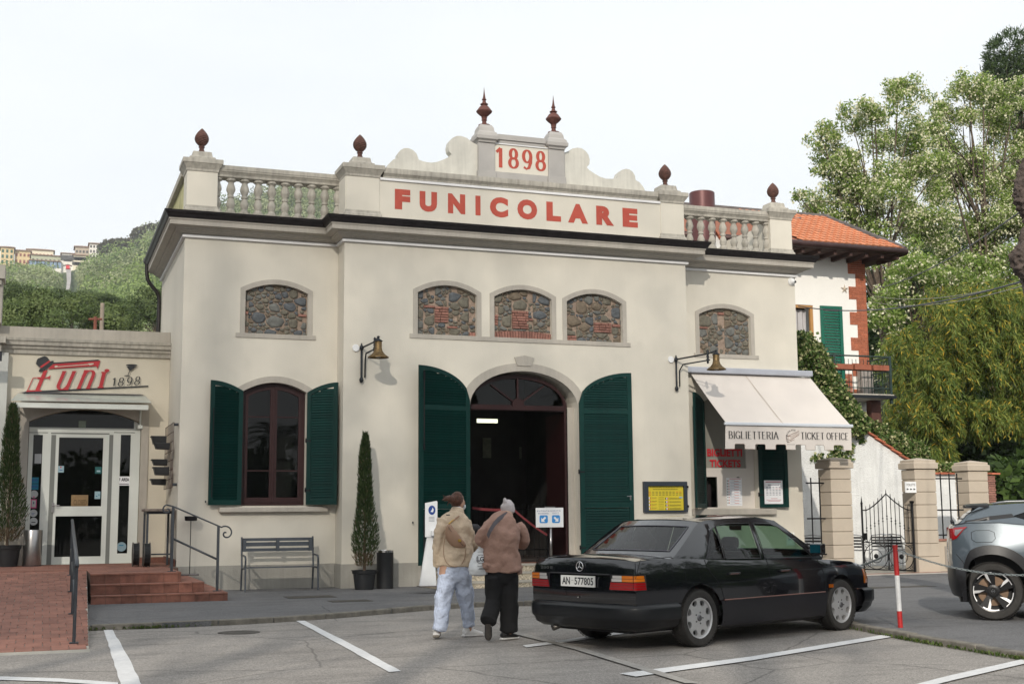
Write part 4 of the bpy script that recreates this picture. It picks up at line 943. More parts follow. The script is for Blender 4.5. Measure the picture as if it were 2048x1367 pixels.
rx=lambda y:RXa+(RXb-RXa)*(y-RY0)/(RY1-RY0)
mb.add([(RX0,RY0,LOT-.1),(RXa,RY0,LOT-.1),(RXb,RY1,LOT-.1),(RX0,RY1,LOT-.1),(RX0,RY0,rz(RY0)-.012),(RXa,RY0,rz(RY0)-.012),(RXb,RY1,ZL-.012),(RX0,RY1,ZL-.012)],[(4,5,6,7),(0,1,5,4),(1,2,6,5),(0,4,7,3)])
mb.build('ramp_body',CONC,ramp)
mb=MB();mb.add([(RX0,RY0-.16,LOT),(RXa+.01,RY0-.16,LOT),(RXa+.01,RY0+.0,LOT+.018),(RX0,RY0+.0,LOT+.018)],[(0,1,2,3)]);mb.build('ramp_toe',CONC,ramp)
cnt=0;k=0;y=RY0+.005
while y<RY1-.02:
 yb=min(RY1,y+.315);x=-.95-(.09 if k%2 else 0)
 while x<rx(y)-.03:
  xb=min(x+.19,rx(y))
  if xb-x>.03:
   mb=MB();j=random.uniform(-.0015,.002)
   mb.add([(x+.004,y+.004,rz(y)-.014),(xb-.004,y+.004,rz(y)-.014),(xb-.004,yb-.004,rz(yb)-.014),(x+.004,yb-.004,rz(yb)-.014),(x+.004,y+.004,rz(y)+j),(xb-.004,y+.004,rz(y)+j),(xb-.004,yb-.004,rz(yb)+j),(x+.004,yb-.004,rz(yb)+j)],[(4,5,6,7),(0,1,5,4),(1,2,6,5),(2,3,7,6),(3,0,4,7)])
   mb.build('tile',TILE,ramp)
  x+=.19
 y+=.315;k+=1
 # ramp handrail
RAILM=mat('grey_rail',(.055,.062,.072),.45,.4,var=.15,scale=10)
rl=thing('ramp_handrail','dark grey handrail running up the side of the tiled ramp','handrail',(.44,15.8,0))
pts=[(.44,15.75,rz(15.75)+.88),(.44,15.85,rz(15.85)+.95),(.5,20,rz(20)+.95),(.56,23.8,rz(23.8)+.95),(.56,23.95,ZL+.90)]
mb=MB();mb.tube(smooth_line([Vector(p)for p in pts],1),.024,10);mb.build('top_rail',RAILM,rl,smooth=True)
mb=MB();mb.tube([(.44,15.85,rz(15.85)+.45),(.56,23.8,rz(23.8)+.45)],.016,8);mb.build('mid_rail',RAILM,rl,smooth=True)
for x,y in((.44,15.85),(.48,18.5),(.52,21.2),(.56,23.8)):mb=MB();mb.tube([(x,y,rz(y)),(x,y,rz(y)+.95)],.020,10);mb.box(x-.05,x+.05,y-.05,y+.05,rz(y),rz(y)+.012);mb.build('post',RAILM,rl)
# stair handrail with scrolled ends
hr_=thing('stair_handrail','black iron stair handrail with scrolled ends beside the cafe steps','handrail',(2.6,22.9,.2))
A,Bp=at(343,1142,Z=ZL),at(434,1181,Z=.167)
At,Bt=Vector((A.x,A.y,at(346,1012,Y=A.y).z)),Vector((Bp.x,Bp.y,at(436,1051,Y=Bp.y).z))
for p,q in((A,At),(Bp,Bt)):mb=MB();mb.box(p.x-.022,p.x+.022,p.y-.022,p.y+.022,p.z,q.z);mb.box(p.x-.07,p.x+.07,p.y-.06,p.y+.06,p.z,p.z+.012);mb.build('post',RAILM,hr_)
d_=(Bt-At).normalized()
def scroll(c,r,a0,turns,sgn):return[Vector((c.x+sgn*r*(1-i/26)*math.cos(a0+i/26*turns*6.283),c.y,c.z+r*(1-i/26)*math.sin(a0+i/26*turns*6.283)))for i in range(26)]
P=[At,Bt];s1=scroll(Bt+Vector((.13,0,-.13)),.13,1.9,-1.15,1);s0_=scroll(At+Vector((-.10,0,-.06)),.09,1.4,-1.1,-1)
mb=MB();mb.tube(s0_[::-1]+P+[Bt+d_*.06]+s1,.014,8);mb.build('top_rail',RAILM,hr_,smooth=True)
mb=MB();a,b=at(347,1077,Y=A.y),at(433,1117,Y=Bp.y);mb.tube([a,b],.019,8);mb.build('mid_rail',RAILM,hr_,smooth=True)
# ---- things round the terrace
def pot(mbx,x,y,z,r,h):
 mbx.lathe([(r*.78,0),(r*.93,h*.80),(r*.99,h*.81),(r*1.02,h*.86),(r*1.02,h*.97),(r*1.10,h*.975),(r*1.10,h),(r*.95,h),(r*.93,h*.9)],x,y,z,n=24)
SOIL=mat('soil',(.04,.03,.02),.95,var=.3,scale=20)
CYP=leaf_mat('cypress_leaf',[(0,(.018,.035,.012)),(.5,(.04,.07,.022)),(.9,(.075,.11,.04)),(1,(.12,.12,.06))])
CYPB=leaf_mat('cypress_dry',[(0,(.09,.06,.035)),(1,(.22,.17,.11))])
def conifer(label,x,y,z,h,rmax,potr,poth,n,group=None):
 t=thing('potted_cypress',label,'potted tree',(x,y,z));mb=MB();pot(mb,x,y,z,potr,poth);mb.build('pot',BLACK,t,smooth=True,auto=40)
 mb=MB();mb.lathe([(potr*.93,0),(.02,.01)],x,y,z+poth*.9,n=16);mb.build('soil',SOIL,t)
 mb=MB();mb.tube([(x,y,z+poth*.9),(x+.01,y,z+poth+h*.5),(x,y,z+poth+h*.97)],[.03,.018,.004],8);mb.build('trunk',mat('bark_brown',(.09,.06,.04),.9,var=.3),t)
 V=[];rn=[];mi=[]
 for i in range(n):
  u=random.random()**.8;prof_=rmax*(min(1,.62+u*2.2))*(1-u)**.62*(1+.16*math.sin(9*u+x));a=random.uniform(0,6.283);rr=prof_*math.sqrt(random.uniform(.12,1.0))*(1+.12*math.sin(3*a+7*u))
  bx,by,bz=x+rr*math.cos(a),y+rr*math.sin(a),z+poth+.05+u*h*.92
  L_=random.uniform(.05,.12)*(1.25 if random.random()<.06 else 1);tl=random.uniform(.25,.7)
  dx,dy,dz=math.cos(a)*tl,math.sin(a)*tl,1.0;q=math.sqrt(dx*dx+dy*dy+1);dx,dy,dz=dx/q*L_,dy/q*L_,dz/q*L_
  wv=random.uniform(.005,.011);b_a=random.uniform(0,6.283);wx,wy=math.cos(b_a)*wv,math.sin(b_a)*wv
  V+=[(bx,by,bz),(bx+dx*.5+wx,by+dy*.5+wy,bz+dz*.5),(bx+dx,by+dy,bz+dz),(bx+dx*.5-wx,by+dy*.5-wy,bz+dz*.5)]
  dry=(u<.10 and random.random()<.75)or random.random()<.04
  mi.append(1 if dry else 0);rn.append(random.random())
 fast_quads('foliage',V,4,[CYP,CYPB],t,np.array(rn),mi=np.array(mi));return t
conifer('slim potted cypress between the bench and the tall black bin',5.97,24.45,PAV,2.78,.25,.235,.37,9000)
pl=at(14,1134,Y=27.4)
conifer('dark potted cypress at the left of the cafe door',pl.x-.02,27.4,ZL,2.95,.33,.27,.42,9500)
mb=MB();mb.lathe([(.165,0),(.165,.70),(.168,.705),(.168,.725),(.15,.726),(.14,.70)],6.42,24.6,PAV,n=32);t=thing('waste_bin','tall black cylindrical bin beside the slim potted cypress','bin',(6.42,24.6,PAV));mb.build('bin_body',BLACK,t,smooth=True,auto=40)
mb=MB();mb.lathe([(.170,.70),(.170,.735),(.155,.74),(.150,.70)],6.42,24.6,PAV,n=32);mb.build('bin_rim',CHROME,t,smooth=True,auto=40)
p0,p1=at(46,1131,Z=ZL),at(84,1131,Z=ZL);cx=(p0.x+p1.x)/2;r_=(p1.x-p0.x)/2;cy=27.45
p0,p1=at(45.5,1100,Y=cy),at(84,1100,Y=cy);cx=(p0.x+p1.x)/2;r_=(p1.x-p0.x)/2
t=thing('steel_bin','brushed steel round bin by the cafe door','bin',(cx,cy,ZL));mb=MB();mb.lathe([(r_*.97,0),(r_,.015),(r_,.70),(r_*.96,.715),(r_*.9,.70)],cx,cy,ZL,n=36);mb.build('bin_body',STEEL,t,smooth=True,auto=40)
mb=MB();mb.lathe([(r_*.985,0),(r_*1.01,.0),(r_*1.01,.022),(r_*.99,.022)],cx,cy,ZL-.001,n=36);mb.build('bin_base',BLACK,t)
# high table
tb=thing('high_table','tall narrow bar table with weathered top beside the cafe entrance','table',(2.2,26.2,ZL))
zt=1.56;ty0,ty1,tx0,tx1=25.75,26.65,1.93,2.50
mb=MB();mb.box(tx0,tx1,ty0,ty1,zt,zt+.05);mb.build('table_top',mat('weathered_grey_wood',(.17,.14,.12),.85,var=.35,scale=14,bump=.6),tb,bev=.008)
mb=MB();mb.box(tx0+.04,tx1-.03,ty0+.04,ty1-.04,zt-.05,zt-.001);mb.build('apron',IRONB,tb)
for x in(tx0+.06,tx1-.05):
 for y in(ty0+.06,ty1-.06):mb=MB();mb.box(x-.02,x+.02,y-.02,y+.02,ZL,zt-.05);mb.build('leg',RAILM,tb)
mb=MB();mb.box(tx0+.08,tx1-.07,ty0+.05,ty0+.07,ZL+.22,ZL+.25);mb.build('stretcher',RAILM,tb)
for k,(cx_,lab)in enumerate(((1.80,'black cable reel nearest the cafe door frame'),(1.98,'black cable reel against the leg of the high table'))):
 t=thing('cable_reel',lab,'cable reel',(cx_,25.9,ZL));y0=26.0-.35*k
 for dx in(-.055,.055):mb=MB();mb.lathe([(.0,-.006),(.235,-.006),(.235,.006),(.0,.006)],0,0,n=28,ax=lambda q,dx=dx:(cx_+dx+q.z,y0+q.x,ZL+.237+q.y));mb.build('flange',mat('reel_metal',(.09,.085,.08),.5,.5,var=.3),t)
 mb=MB()
 for j in range(6):mb.tube([(cx_-.045+j*.018,y0+.205*math.cos(a*.3142),ZL+.237+.205*math.sin(a*.3142))for a in range(20)],.011,5,closed=True)
 mb.lathe([(.0,-.048),(.195,-.048),(.195,.048),(.0,.048)],0,0,n=24,ax=lambda q:(cx_+q.z,y0+q.x,ZL+.237+q.y));mb.build('cable_coil',BLACK,t)
 # wire grid with planter pots on the side wall
gr=thing('wall_grid','rusty wire grid panel fixed on the side wall above the bar table','grid panel',(2.46,26.6,2.4))
gy0,gy1,gz0,gz1=25.85,27.6,2.02,3.30
WIRE=mat('rusty_wire',(.06,.025,.02),.7,.4,var=.3)
for i in range(8):y=gy0+(gy1-gy0)*i/7;mb=MB();mb.tube([(2.44,y,gz0),(2.44,y,gz1)],.006,5);mb.build('wire',WIRE,gr)
for i in range(8):z=gz0+(gz1-gz0)*i/7;mb=MB();mb.tube([(2.435,gy0,z),(2.435,gy1,z)],.006,5);mb.build('wire',WIRE,gr)
mb=MB();mb.tube([(2.528,gy0+.02,gz1-.04),(2.44,gy0+.02,gz1-.04)],.03,8);mb.tube([(2.528,gy0+.02,gz0+.06),(2.44,gy0+.02,gz0+.06)],.03,8);mb.build('stand_off',RAILM,gr)
for i,(u,z,lab)in enumerate(((27.2,3.02,'highest'),(26.5,2.86,'second highest'),(26.9,2.55,'middle'),(26.5,2.36,'second lowest'),(27.1,2.16,'lowest'))):
 hh=.17 if i in(0,3)else .13;mb=MB();mb.add([(2.42,u-.14,z-hh/2),(2.16,u-.13,z-hh/2+.01),(2.16,u+.13,z-hh/2+.01),(2.42,u+.14,z-hh/2),(2.42,u-.15,z+hh/2),(2.12,u-.15,z+hh/2),(2.12,u+.15,z+hh/2),(2.42,u+.15,z+hh/2)],[(0,1,2,3),(7,6,5,4),(0,4,5,1),(1,5,6,2),(2,6,7,3),(0,3,7,4)])
 mb.box(2.105,2.125,u-.165,u+.165,z+hh/2-.025,z+hh/2+.002);o=mb.build('planter_box',BLACK,bev=.01);tag(o,f'{lab} black planter box hanging on the wire grid','planter','planter boxes on the wire grid')
 # ashtray stand
p=at(379,1150,Z=.335);t=thing('ashtray_stand','black ashtray on a thin pole behind the stair handrail','ashtray',(p.x,p.y,.335));zt=at(380,1041,Y=p.y).z
mb=MB();mb.tube([(p.x,p.y,.36),(p.x,p.y,zt)],.008,8);mb.build('pole',IRONB,t);mb=MB();mb.lathe([(.09,0),(.115,.01),(.12,.08),(.125,.082),(.125,.09),(.11,.09),(.10,.03)],p.x,p.y,zt,n=24);mb.build('bowl',IRONB,t)
mb=MB();mb.box(p.x-.17,p.x+.17,p.y-.1,p.y+.1,.336,.365);mb.build('foot',mat('stone_foot',(.13,.12,.12),.8,var=.5,scale=25),t,bev=.01)
# bench
bn=thing('metal_bench','grey slatted metal bench under the lower arched window','bench',(4.4,24.95,PAV))
BM=mat('bench_grey',(.075,.085,.10),.5,.3,var=.12,scale=10);bx0,bx1=3.70,5.13
for s0_,s1_ in((24.70,24.80),(24.815,24.915),(24.93,25.03),(25.045,25.12)):mb=MB();mb.box(bx0+.05,bx1-.05,s0_,s1_,PAV+.44,PAV+.455);mb.build('seat_slat',BM,bn)
for z0,z1,seg in((.84,.92,0),(.745,.80,1),(.925+.015,1.0,0)):
 mb=MB();mb.box(bx0+.04,bx1-.04,25.16+z0*.06,25.175+z0*.06,PAV+z0,PAV+z1);mb.build('back_slat',BM,bn)
mb=MB()
for x in(bx0+.04,(bx0+bx1)/2-.03,bx1-.10):mb.box(x,x+.06,25.175,25.25,PAV+.74,PAV+1.0)
mb.build('back_strap',BM,bn)
for x in(bx0+.02,bx1-.02):
 mb=MB();mb.tube([(x,24.66,PAV),(x,24.70,PAV+.44),(x,24.68,PAV+.60),(x,24.74,PAV+.66),(x,25.18,PAV+.68)],.018,8);mb.tube([(x,25.22,PAV),(x,25.15,PAV+.44),(x,25.24,PAV+1.02)],.018,8);mb.tube([(x,24.70,PAV+.43),(x,25.15,PAV+.43)],.016,8);mb.build('leg_frame',BM,bn)
 # hand sanitiser stand
p=at(862,1172,Z=.15);q=Vector((p.x,p.y+.0,.15))
t=thing('sanitiser_stand','white hand sanitiser stand in front of the left door shutter','dispenser',(q.x,q.y,.15))
zt=at(862,1003,Y=q.y).z;sc=q.y/FPX*1.02;hw=13.5*sc
mb=MB();mb.poly([(q.x-hw*1.75,.165),(q.x+hw*.85,.165),(q.x+hw*.35,zt-.62),(q.x-hw*.55,zt-.62)],None,q.y,q.y+.05);mb.build('column',WHITEP,t,bev=.004)
mb=MB();mb.poly([(q.x-hw*.95,zt-.64),(q.x+hw*.95,zt-.64),(q.x+hw*.95,zt+.0),(q.x+hw*.85,zt+.02),(q.x-hw*.95,zt-.02)],None,q.y-.02,q.y-.001);mb.build('panel',WHITEP,t,bev=.004)
mb=MB();mb.box(q.x-.02,q.x+.14,q.y-.14,q.y-.021,zt-.62,zt-.52);mb.build('dispenser_head',WHITEP,t,bev=.01)
mb=MB();mb.box(q.x-hw*1.9,q.x+hw*1.1,q.y-.16,q.y+.14,.150,.164);mb.build('base_plate',mat('base_brown',(.12,.10,.09),.6,var=.1),t)
mb=MB();mb.add([(q.x+.01+.068*math.cos(i*.2618),q.y-.023,zt-.15+.085*math.sin(i*.2618))for i in range(24)],[tuple(range(24))],0)
mb.add([(q.x-.02,q.y-.025,zt-.18),(q.x+.03,q.y-.025,zt-.19),(q.x+.045,q.y-.025,zt-.14),(q.x+.02,q.y-.025,zt-.10),(q.x+.01,q.y-.025,zt-.14)],[(0,1,2,3,4)],1)
for k in range(4):mb.box(q.x-.05,q.x+.06,q.y-.0235,q.y-.0232,zt-.28-k*.025,zt-.272-k*.025,2)
mb.build('hygiene_print',[NAVYP,WHITEP,mat('grey_ink',(.25,.27,.3),.7,var=0)],t)
# entrance / exit sign on a post
p=at(1099,1034,Y=24.62);t=thing('entrance_sign','white ENTRATA USCITA sign on a steel post at the door','sign',(p.x,p.y,.44))
a,b=at(1071.5,1054,Y=24.6),at(1126,1014.5,Y=24.6)
tilt=.045
mb=MB();mb.box(a.x,b.x,24.585,24.60,a.z-.0,b.z);mb.build('board',WHITEP,t,bev=.002)
mb=MB();cx=(a.x+b.x)/2+.03;mb.tube([(cx,24.62,.44),(cx,24.62,a.z+.02)],.028,12);mb.build('post',STEEL,t,smooth=True)
mb=MB();mb.box(cx-.14,cx+.10,24.588,24.60,b.z+.001,b.z+.025);mb.build('clip',STEEL,t)
mb=MB();Wd,Hd=b.x-a.x,b.z-a.z
def bp_(u0,u1,v0,v1):return(a.x+Wd*u0,a.x+Wd*u1,a.z+Hd*v0,a.z+Hd*v1)
put(mb,font_mesh('ENTRATA',.0,1.3),bp_(.05,.49,.80,.87),front(24.582),0);put(mb,font_mesh('USCITA',.0,1.3),bp_(.53,.90,.81,.88),front(24.582),0)
put(mb,font_mesh('BOARDING',.0),bp_(.09,.46,.68,.74),front(24.582),0);put(mb,font_mesh('EXIT',.0,1.4),bp_(.61,.83,.69,.755),front(24.582),0)
for u0,u1,sx in((.13,.43,-1),(.58,.87,1)):
 x0,x1,z0,z1=bp_(u0,u1,.22,.62);mb.add([(x0,24.5825,z0+.02),(x0+.02,24.5825,z0),(x1-.02,24.5825,z0),(x1,24.5825,z0+.02),(x1,24.5825,z1-.02),(x1-.02,24.5825,z1),(x0+.02,24.5825,z1),(x0,24.5825,z1-.02)],[tuple(range(8))],1)
 cx_,cz_=(x0+x1)/2,(z0+z1)/2;r_=(x1-x0)*.30
 pts=[(-1,-1),(.55,-1),(.05,-.5),(1,.45),(.45,1),(-.5,.05),(-1,.55)]
 mb.add([(cx_-sx*px*r_,24.579,cz_+pz*r_)for px,pz in pts],[tuple(range(7))],2)
mb.build('print',[NAVYP,BLUEP,WHITEP],t)
# yellow timetable case
p0,p1=at(1286,1024,Y=YC),at(1371.5,962.5,Y=YC);t=thing('timetable_case','grey notice case with a yellow timetable beside the door shutter','notice board',(p0.x,YC,p0.z))
CASE=mat('case_grey',(.035,.045,.06),.5,.3,var=.1)
X0,X1,Z0,Z1=p0.x,p1.x,p0.z,p1.z
mb=MB();mb.poly([(X0,Z0),(X1,Z0),(X1,Z1),(X0,Z1)],[[(X0+.11,Z0+.045),(X1-.08,Z0+.045),(X1-.08,Z1-.095),(X0+.11,Z1-.095)]],YC-.07,YC-.001,back=False);mb.build('case_frame',CASE,t,bev=.005)
YEL=mat('yellow_print',(.62,.50,.03),.7,var=.03);mb=MB();u0,u1,w0,w1=X0+.11,X1-.08,Z0+.045,Z1-.095
mb.add([(u0,YC-.02,w0),(u1,YC-.02,w0),(u1,YC-.02,w1),(u0,YC-.02,w1)],[(0,1,2,3)],0)
def yb(a,b,c,d,mi):mb.add([(u0+(u1-u0)*a,YC-.0215,w0+(w1-w0)*c),(u0+(u1-u0)*b,YC-.0215,w0+(w1-w0)*c),(u0+(u1-u0)*b,YC-.0215,w0+(w1-w0)*d),(u0+(u1-u0)*a,YC-.0215,w0+(w1-w0)*d)],[(0,1,2,3)],mi)
put(mb,font_mesh('FUNICOLARE DI MONTECATINI',.0),(u0+(u1-u0)*.08,u0+(u1-u0)*.86,w0+(w1-w0)*.92,w0+(w1-w0)*.985),front(YC-.0215),1)
for r0 in(.85,.745,.68,.62):
 x=.03 if r0<.8 else .15
 while x<(.95 if r0<.8 else .8):yb(x,x+.065,r0,r0+.022,2 if(r0==.745 and x>.7)or x<.04 else 1);x+=.095 if r0<.8 else .07
for r0 in(.46,.32,.18,.04):
 yb(.015,.03,r0,r0+.08,4);yb(.03,.055,r0,r0+.08,3);yb(.055,.08,r0,r0+.08,2);yb(.10,.25,r0+.05,r0+.065,1);yb(.10,.22,r0+.01,r0+.02,2);yb(.30,.45,r0+.06,r0+.07,1);yb(.30,.45,r0+.0,r0+.01,1)
 yb(.49,.52,r0-.02,r0+.055,4);yb(.52,.545,r0-.02,r0+.055,3);yb(.545,.575,r0-.02,r0+.055,2)
 for k in range(3):yb(.60,.93,r0-.01+k*.024,r0+k*.024,1)
yb(.88,.98,.49,.56,5);mb.build('timetable',[YEL,mat('dim_ink',(.10,.09,.02),.8,var=0),mat('red_ink',(.5,.06,.02),.8,var=0),PAPER,mat('green_ink',(.02,.06,.05),.8,var=0),PBL],t)
for z in(Z0+.10,Z1-.14):mb=MB();mb.box(X1-.02,X1+.02,YC-.085,YC-.071,z,z+.05);mb.build('hinge',IRONB,t)
# ---- wall lamps
def lamp_head(t,x,y,zrim,h,r):
 mb=MB();pf=[(r,0),(r*1.0,.03*h),(r*.93,.07*h),(r*.62,.20*h),(r*.42,.36*h),(r*.36,.50*h),(r*.345,.52*h),(r*.34,.90*h),(r*.34,.91*h)]
 mb.lathe(pf,x,y,zrim,n=28);inner=[(r*.97,.01),(r*.6,.17*h),(r*.3,.5*h)]
 mb.f.pop();mb.m.pop();mb.f.pop();mb.m.pop();mb.build('lamp_shade',BRASS,t,smooth=True)
 mb=MB();mb.lathe([(r*.40,.90*h),(r*.41,.93*h),(r*.28,.99*h),(r*.12,1.06*h),(r*.10,1.12*h),(r*.16,1.16*h),(r*.10,1.21*h),(.005,1.22*h)],x,y,zrim,n=20);mb.build('lamp_cap',IRON,t,smooth=True)
 mb=MB();mb.lathe([(.004,-.035),(r*.22,-.02),(r*.30,.05),(r*.22,.12),(r*.1,.18)],x,y,zrim+.03,n=16);mb.build('bulb',mat('frosted_bulb',(.35,.34,.30),.3,var=0),t,smooth=True)
def lamp(label,wx,wz0,wz1,hx,hz,hy,armpx,h=.36,r=.21):
 t=thing('wall_lamp',label,'wall lamp',(wx,YC,wz0))
 mb=MB();mb.tube([(wx,YC-.05,wz0-.06),(wx,YC-.05,wz0),(wx,YC-.05,wz1)],[.010,.022,.022],8);mb.tube([(wx+.07,YC-.06,wz0+.05),(wx+.075,YC-.06,wz1-.25),(wx+.05+(hx-wx)*.12,YC-.05-.12*(YC-hy),wz1-.12),(wx+(hx-wx)*.85,YC+(hy-YC)*.85,armpx-.14)],.016,8)
 mb.tube([(wx,YC-.05,wz1),(wx+(hx-wx)*.8,YC+(hy-YC)*.8,armpx),(hx,hy,hz+h*1.15)],.018,8)
 for q in((wx,YC-.05,wz0),(wx,YC-.05,wz1)):mb.lathe([(.012,-.06),(.03,-.045),(.045,0),(.03,.045),(.012,.06),(.02,.07),(.004,.10)],q[0],q[1],q[2],n=12)
 for q in((wx+(hx-wx)*.8,YC+(hy-YC)*.8,armpx),(wx+(hx-wx)*.8,YC+(hy-YC)*.8,armpx-.13)):mb.lathe([(.01,-.09),(.03,-.06),(.022,-.03),(.035,0),(.022,.03),(.03,.06),(.01,.09)],q[0],q[1],q[2],n=10)
 mb.build('bracket',IRON,t,smooth=True)
 mb=MB();mb.lathe([(.07,0),(.075,.01),(.07,.03)],0,0,n=20,ax=lambda q:(wx-.10,YC-.001-q.z,wz1+.03+q.y)if False else(wx-.11+q.x,YC-.001-q.z,wz1-.0+q.y));mb.build('junction_box',WHITEP,t)
 lamp_head(t,hx,hy,hz,h,r)
h1=at(756.5,715,Y=24.35);lamp('brass bell lamp on iron bracket over the slim potted cypress',at(722,700,Y=YC).x,at(722,760,Y=YC).z,at(722,696,Y=YC).z,h1.x,h1.z,24.35,at(744,683,Y=24.5).z)
h2=at(1433,739,Y=24.05);lamp('brass bell lamp on a long iron bracket over the striped awning side'.replace('striped awning side','cream awning'),at(1350,720,Y=YC).x,at(1350,777,Y=YC).z,at(1350,719,Y=YC).z,h2.x,h2.z,24.05,at(1404,706,Y=24.2).z)
# dome camera
p=at(1582,563,Y=YW);t=thing('dome_camera','small white dome security camera high on the right wing','camera',tuple(p));mb=MB();ax_=lambda q:(p.x+q.x,YW-.001-q.z,p.z+q.y)
mb.lathe([(.09,0),(.095,.02),(.08,.05),(.0,.05)],0,0,n=24,ax=ax_);mb.lathe([(.075,.04),(.07,.075),(.045,.11),(.0,.125)],0,0,n=24,ax=ax_);mb.build('housing',WHITEP,t,smooth=True,auto=40)
mb=MB();mb.lathe([(.032,0),(.03,.01),(.0,.012)],0,0,n=18,ax=lambda q:(p.x+.045+q.x,YW-.105-q.z,p.z-.02+q.y));mb.build('lens',BLACK,t)
# ================================================================== AWNING AND TICKET WINDOW
aw=thing('awning','cream ticket office awning with scalloped lettered valance','awning',(15.4,YW,4.6))
CANV=mat('awning_canvas',(.62,.575,.54),.9,var=.03,scale=2,bump=.15,bscale=120,coord='W')
AX0,AX1,AY,AZ=13.77,16.96,24.0,3.37
mb=MB();rows_=12;cols_=16
v=[]
for i in range(rows_+1):
 t_=i/rows_
 for j in range(cols_+1):
  u=j/cols_;v.append((13.78+(AX1-.02-13.78)*u,YW-.10+(AY-(YW-.10))*t_,4.58+(AZ-4.58)*t_-.02*math.sin(math.pi*t_)-.004*math.sin(13*u)*t_))
n1=len(v);v+=[(a,b,c-.004)for a,b,c in v]
f=[(i*(cols_+1)+j,i*(cols_+1)+j+1,(i+1)*(cols_+1)+j+1,(i+1)*(cols_+1)+j)for i in range(rows_)for j in range(cols_)]
mb.add(v,f+[tuple(n1+k for k in q[::-1])for q in f]);mb.build('canopy',CANV,aw,smooth=True)
mb=MB();xm=(AX0+AX1)/2-.18;mb.box(xm,xm+.012,0,1,0,1);
mb=MB();mb.add([(xm,YW-.10,4.583),(xm+.016,YW-.10,4.583),(xm+.016,AY,AZ+.004),(xm,AY,AZ+.004)],[(0,1,2,3)]);mb.v=[(a,b,c+.004-.02*math.sin(math.pi*(YW-.1-b)/(YW-.1-AY)))for a,b,c in mb.v];mb.build('seam',mat('seam_beige',(.45,.38,.32),.9,var=0),aw)
CAS=mat('cassette_grey',(.42,.44,.50),.4,.2,var=.05)
mb=MB();mb.box(13.455,AX1,YW-.20,YW-.002,4.60,4.735);mb.build('cassette',CAS,aw,bev=.02)
mb=MB();mb.box(AX0-.03,AX1+.03,AY-.05,AY+.02,AZ-.06,AZ+.005);mb.build('front_bar',mat('bar_white',(.62,.66,.72),.4,.1,var=.05),aw,bev=.012)
mb=MB();mb.tube([(14.0,YW-.15,4.42),(14.25,24.7,3.70),(14.0,AY+.03,AZ-.03)],.02,8);mb.tube([(16.75,YW-.15,4.42),(16.5,24.7,3.70),(16.75,AY+.03,AZ-.03)],.02,8);mb.build('arm',WHITEP,aw)
# valance, notch positions measured across its width
zt_,zn,zb_=AZ-.065,AZ-.065-.395,2.80
def vx(a):return AX0+(AX1-AX0)*(a-90)/(1910-90)
nt_=[(208,350),(495,640),(790,935),(1070,1222),(1360,1495),(1632,1778)]
ol=[(vx(76)-.02,zt_-.50),]
pts=[(vx(90),zt_)];pts+=[(vx(72),zb_)]
for a,b in nt_:
 r_=.022
 pts+=[(vx(a)-.0,zb_),(vx(a)+.0,zn-r_),(vx(a)+r_,zn),(vx(b)-r_,zn),(vx(b),zn-r_),(vx(b)+.0,zb_)]
pts+=[(vx(1905),zb_),(vx(1910),zt_)]
mb=MB();mb.poly(pts,None,AY-.004,AY+.0,step=.09);v2_=[]
for(x,y,z)in mb.v:v2_.append((x,y-.012*math.sin(x*7.0)*(zt_-z)/.55-.01*(zt_-z),z))
mb.v=v2_;mb.build('valance',CANV,aw,smooth=False)
mb=MB();trim=[(pts[i],pts[i+1])for i in range(1,len(pts)-2)]
for a,b in trim:mb.tube([(a[0],AY-.012,a[1]),(b[0],AY-.012,b[1])],.004,4)
mb.build('edge_piping',mat('piping_brown',(.18,.12,.09),.8,var=0),aw)
def vz(b):return zt_+(242-b)/(242-498)*(zn-zt_)if False else zt_-(b-242)/(495-242)*(zt_-zn)
INKV=mat('valance_ink',(.025,.025,.03),.8,var=0)
mb=MB()
def didone(word,x0,x1,z0,z1,widths=None):
 wd={'I':.42,'L':.85,'E':.9,'T':.95,'F':.85,'B':.95,'G':1.05,'R':1.05,'A':1.05,'C':1.0,'K':1.1,'O':1.05,' ':.35}
 tot_=sum(wd[c]for c in word)+.12*(len(word)-1);x=x0;k=(x1-x0)/tot_
 for c in word:
  if c!=' ':
   v,f=strokes(c,.155,.04,wd[c]*k/(z1-z0)*.92,.11)
   put(mb,(v,f),(x,x+wd[c]*k*.92,z0,z1),lambda u,v_,w=0:(u,AY-.016-w-.012*math.sin(u*7.0)*(zt_-v_)/.55-.01*(zt_-v_),v_))
  x+=(wd[c]+.12)*k
didone('BIGLIETTERIA',vx(125),vx(832),vz(420),vz(322));didone('TICKET OFFICE',vx(1155),vx(1865),vz(415),vz(320));mb.build('valance_lettering',INKV,aw)
mb=MB();cc,rr=(vx(1040),vz(395)),.165
word='FUNICOLARE'
for i,c in enumerate(word):
 a=R(212-i*15.5);px_,pz_=cc[0]+rr*math.cos(a)*1.0,cc[1]+rr*math.sin(a)*1.0;g_=font_mesh(c,.02);s_=.034;th=a-math.pi/2
 put(mb,g_,(-.5,.5,-.5,.5),lambda u,v_,w=0,px_=px_,pz_=pz_,th=th,s_=s_:(px_+(u*s_*.8*math.cos(th)-v_*s_*math.sin(th)),AY-.024,pz_+(u*s_*.8*math.sin(th)+v_*s_*math.cos(th))))
put(mb,font_mesh('Montecatini',.0),(vx(952),vx(1064),vz(497),vz(486)),front(AY-.024));mb.build('arc_lettering',INKV,aw)
mb=MB()
A0=(vx(945),vz(455));
def seg(a,b,w_=.004):mb.tube([(vx(a[0]),AY-.02,vz(a[1])),(vx(b[0]),AY-.02,vz(b[1]))],w_,4)
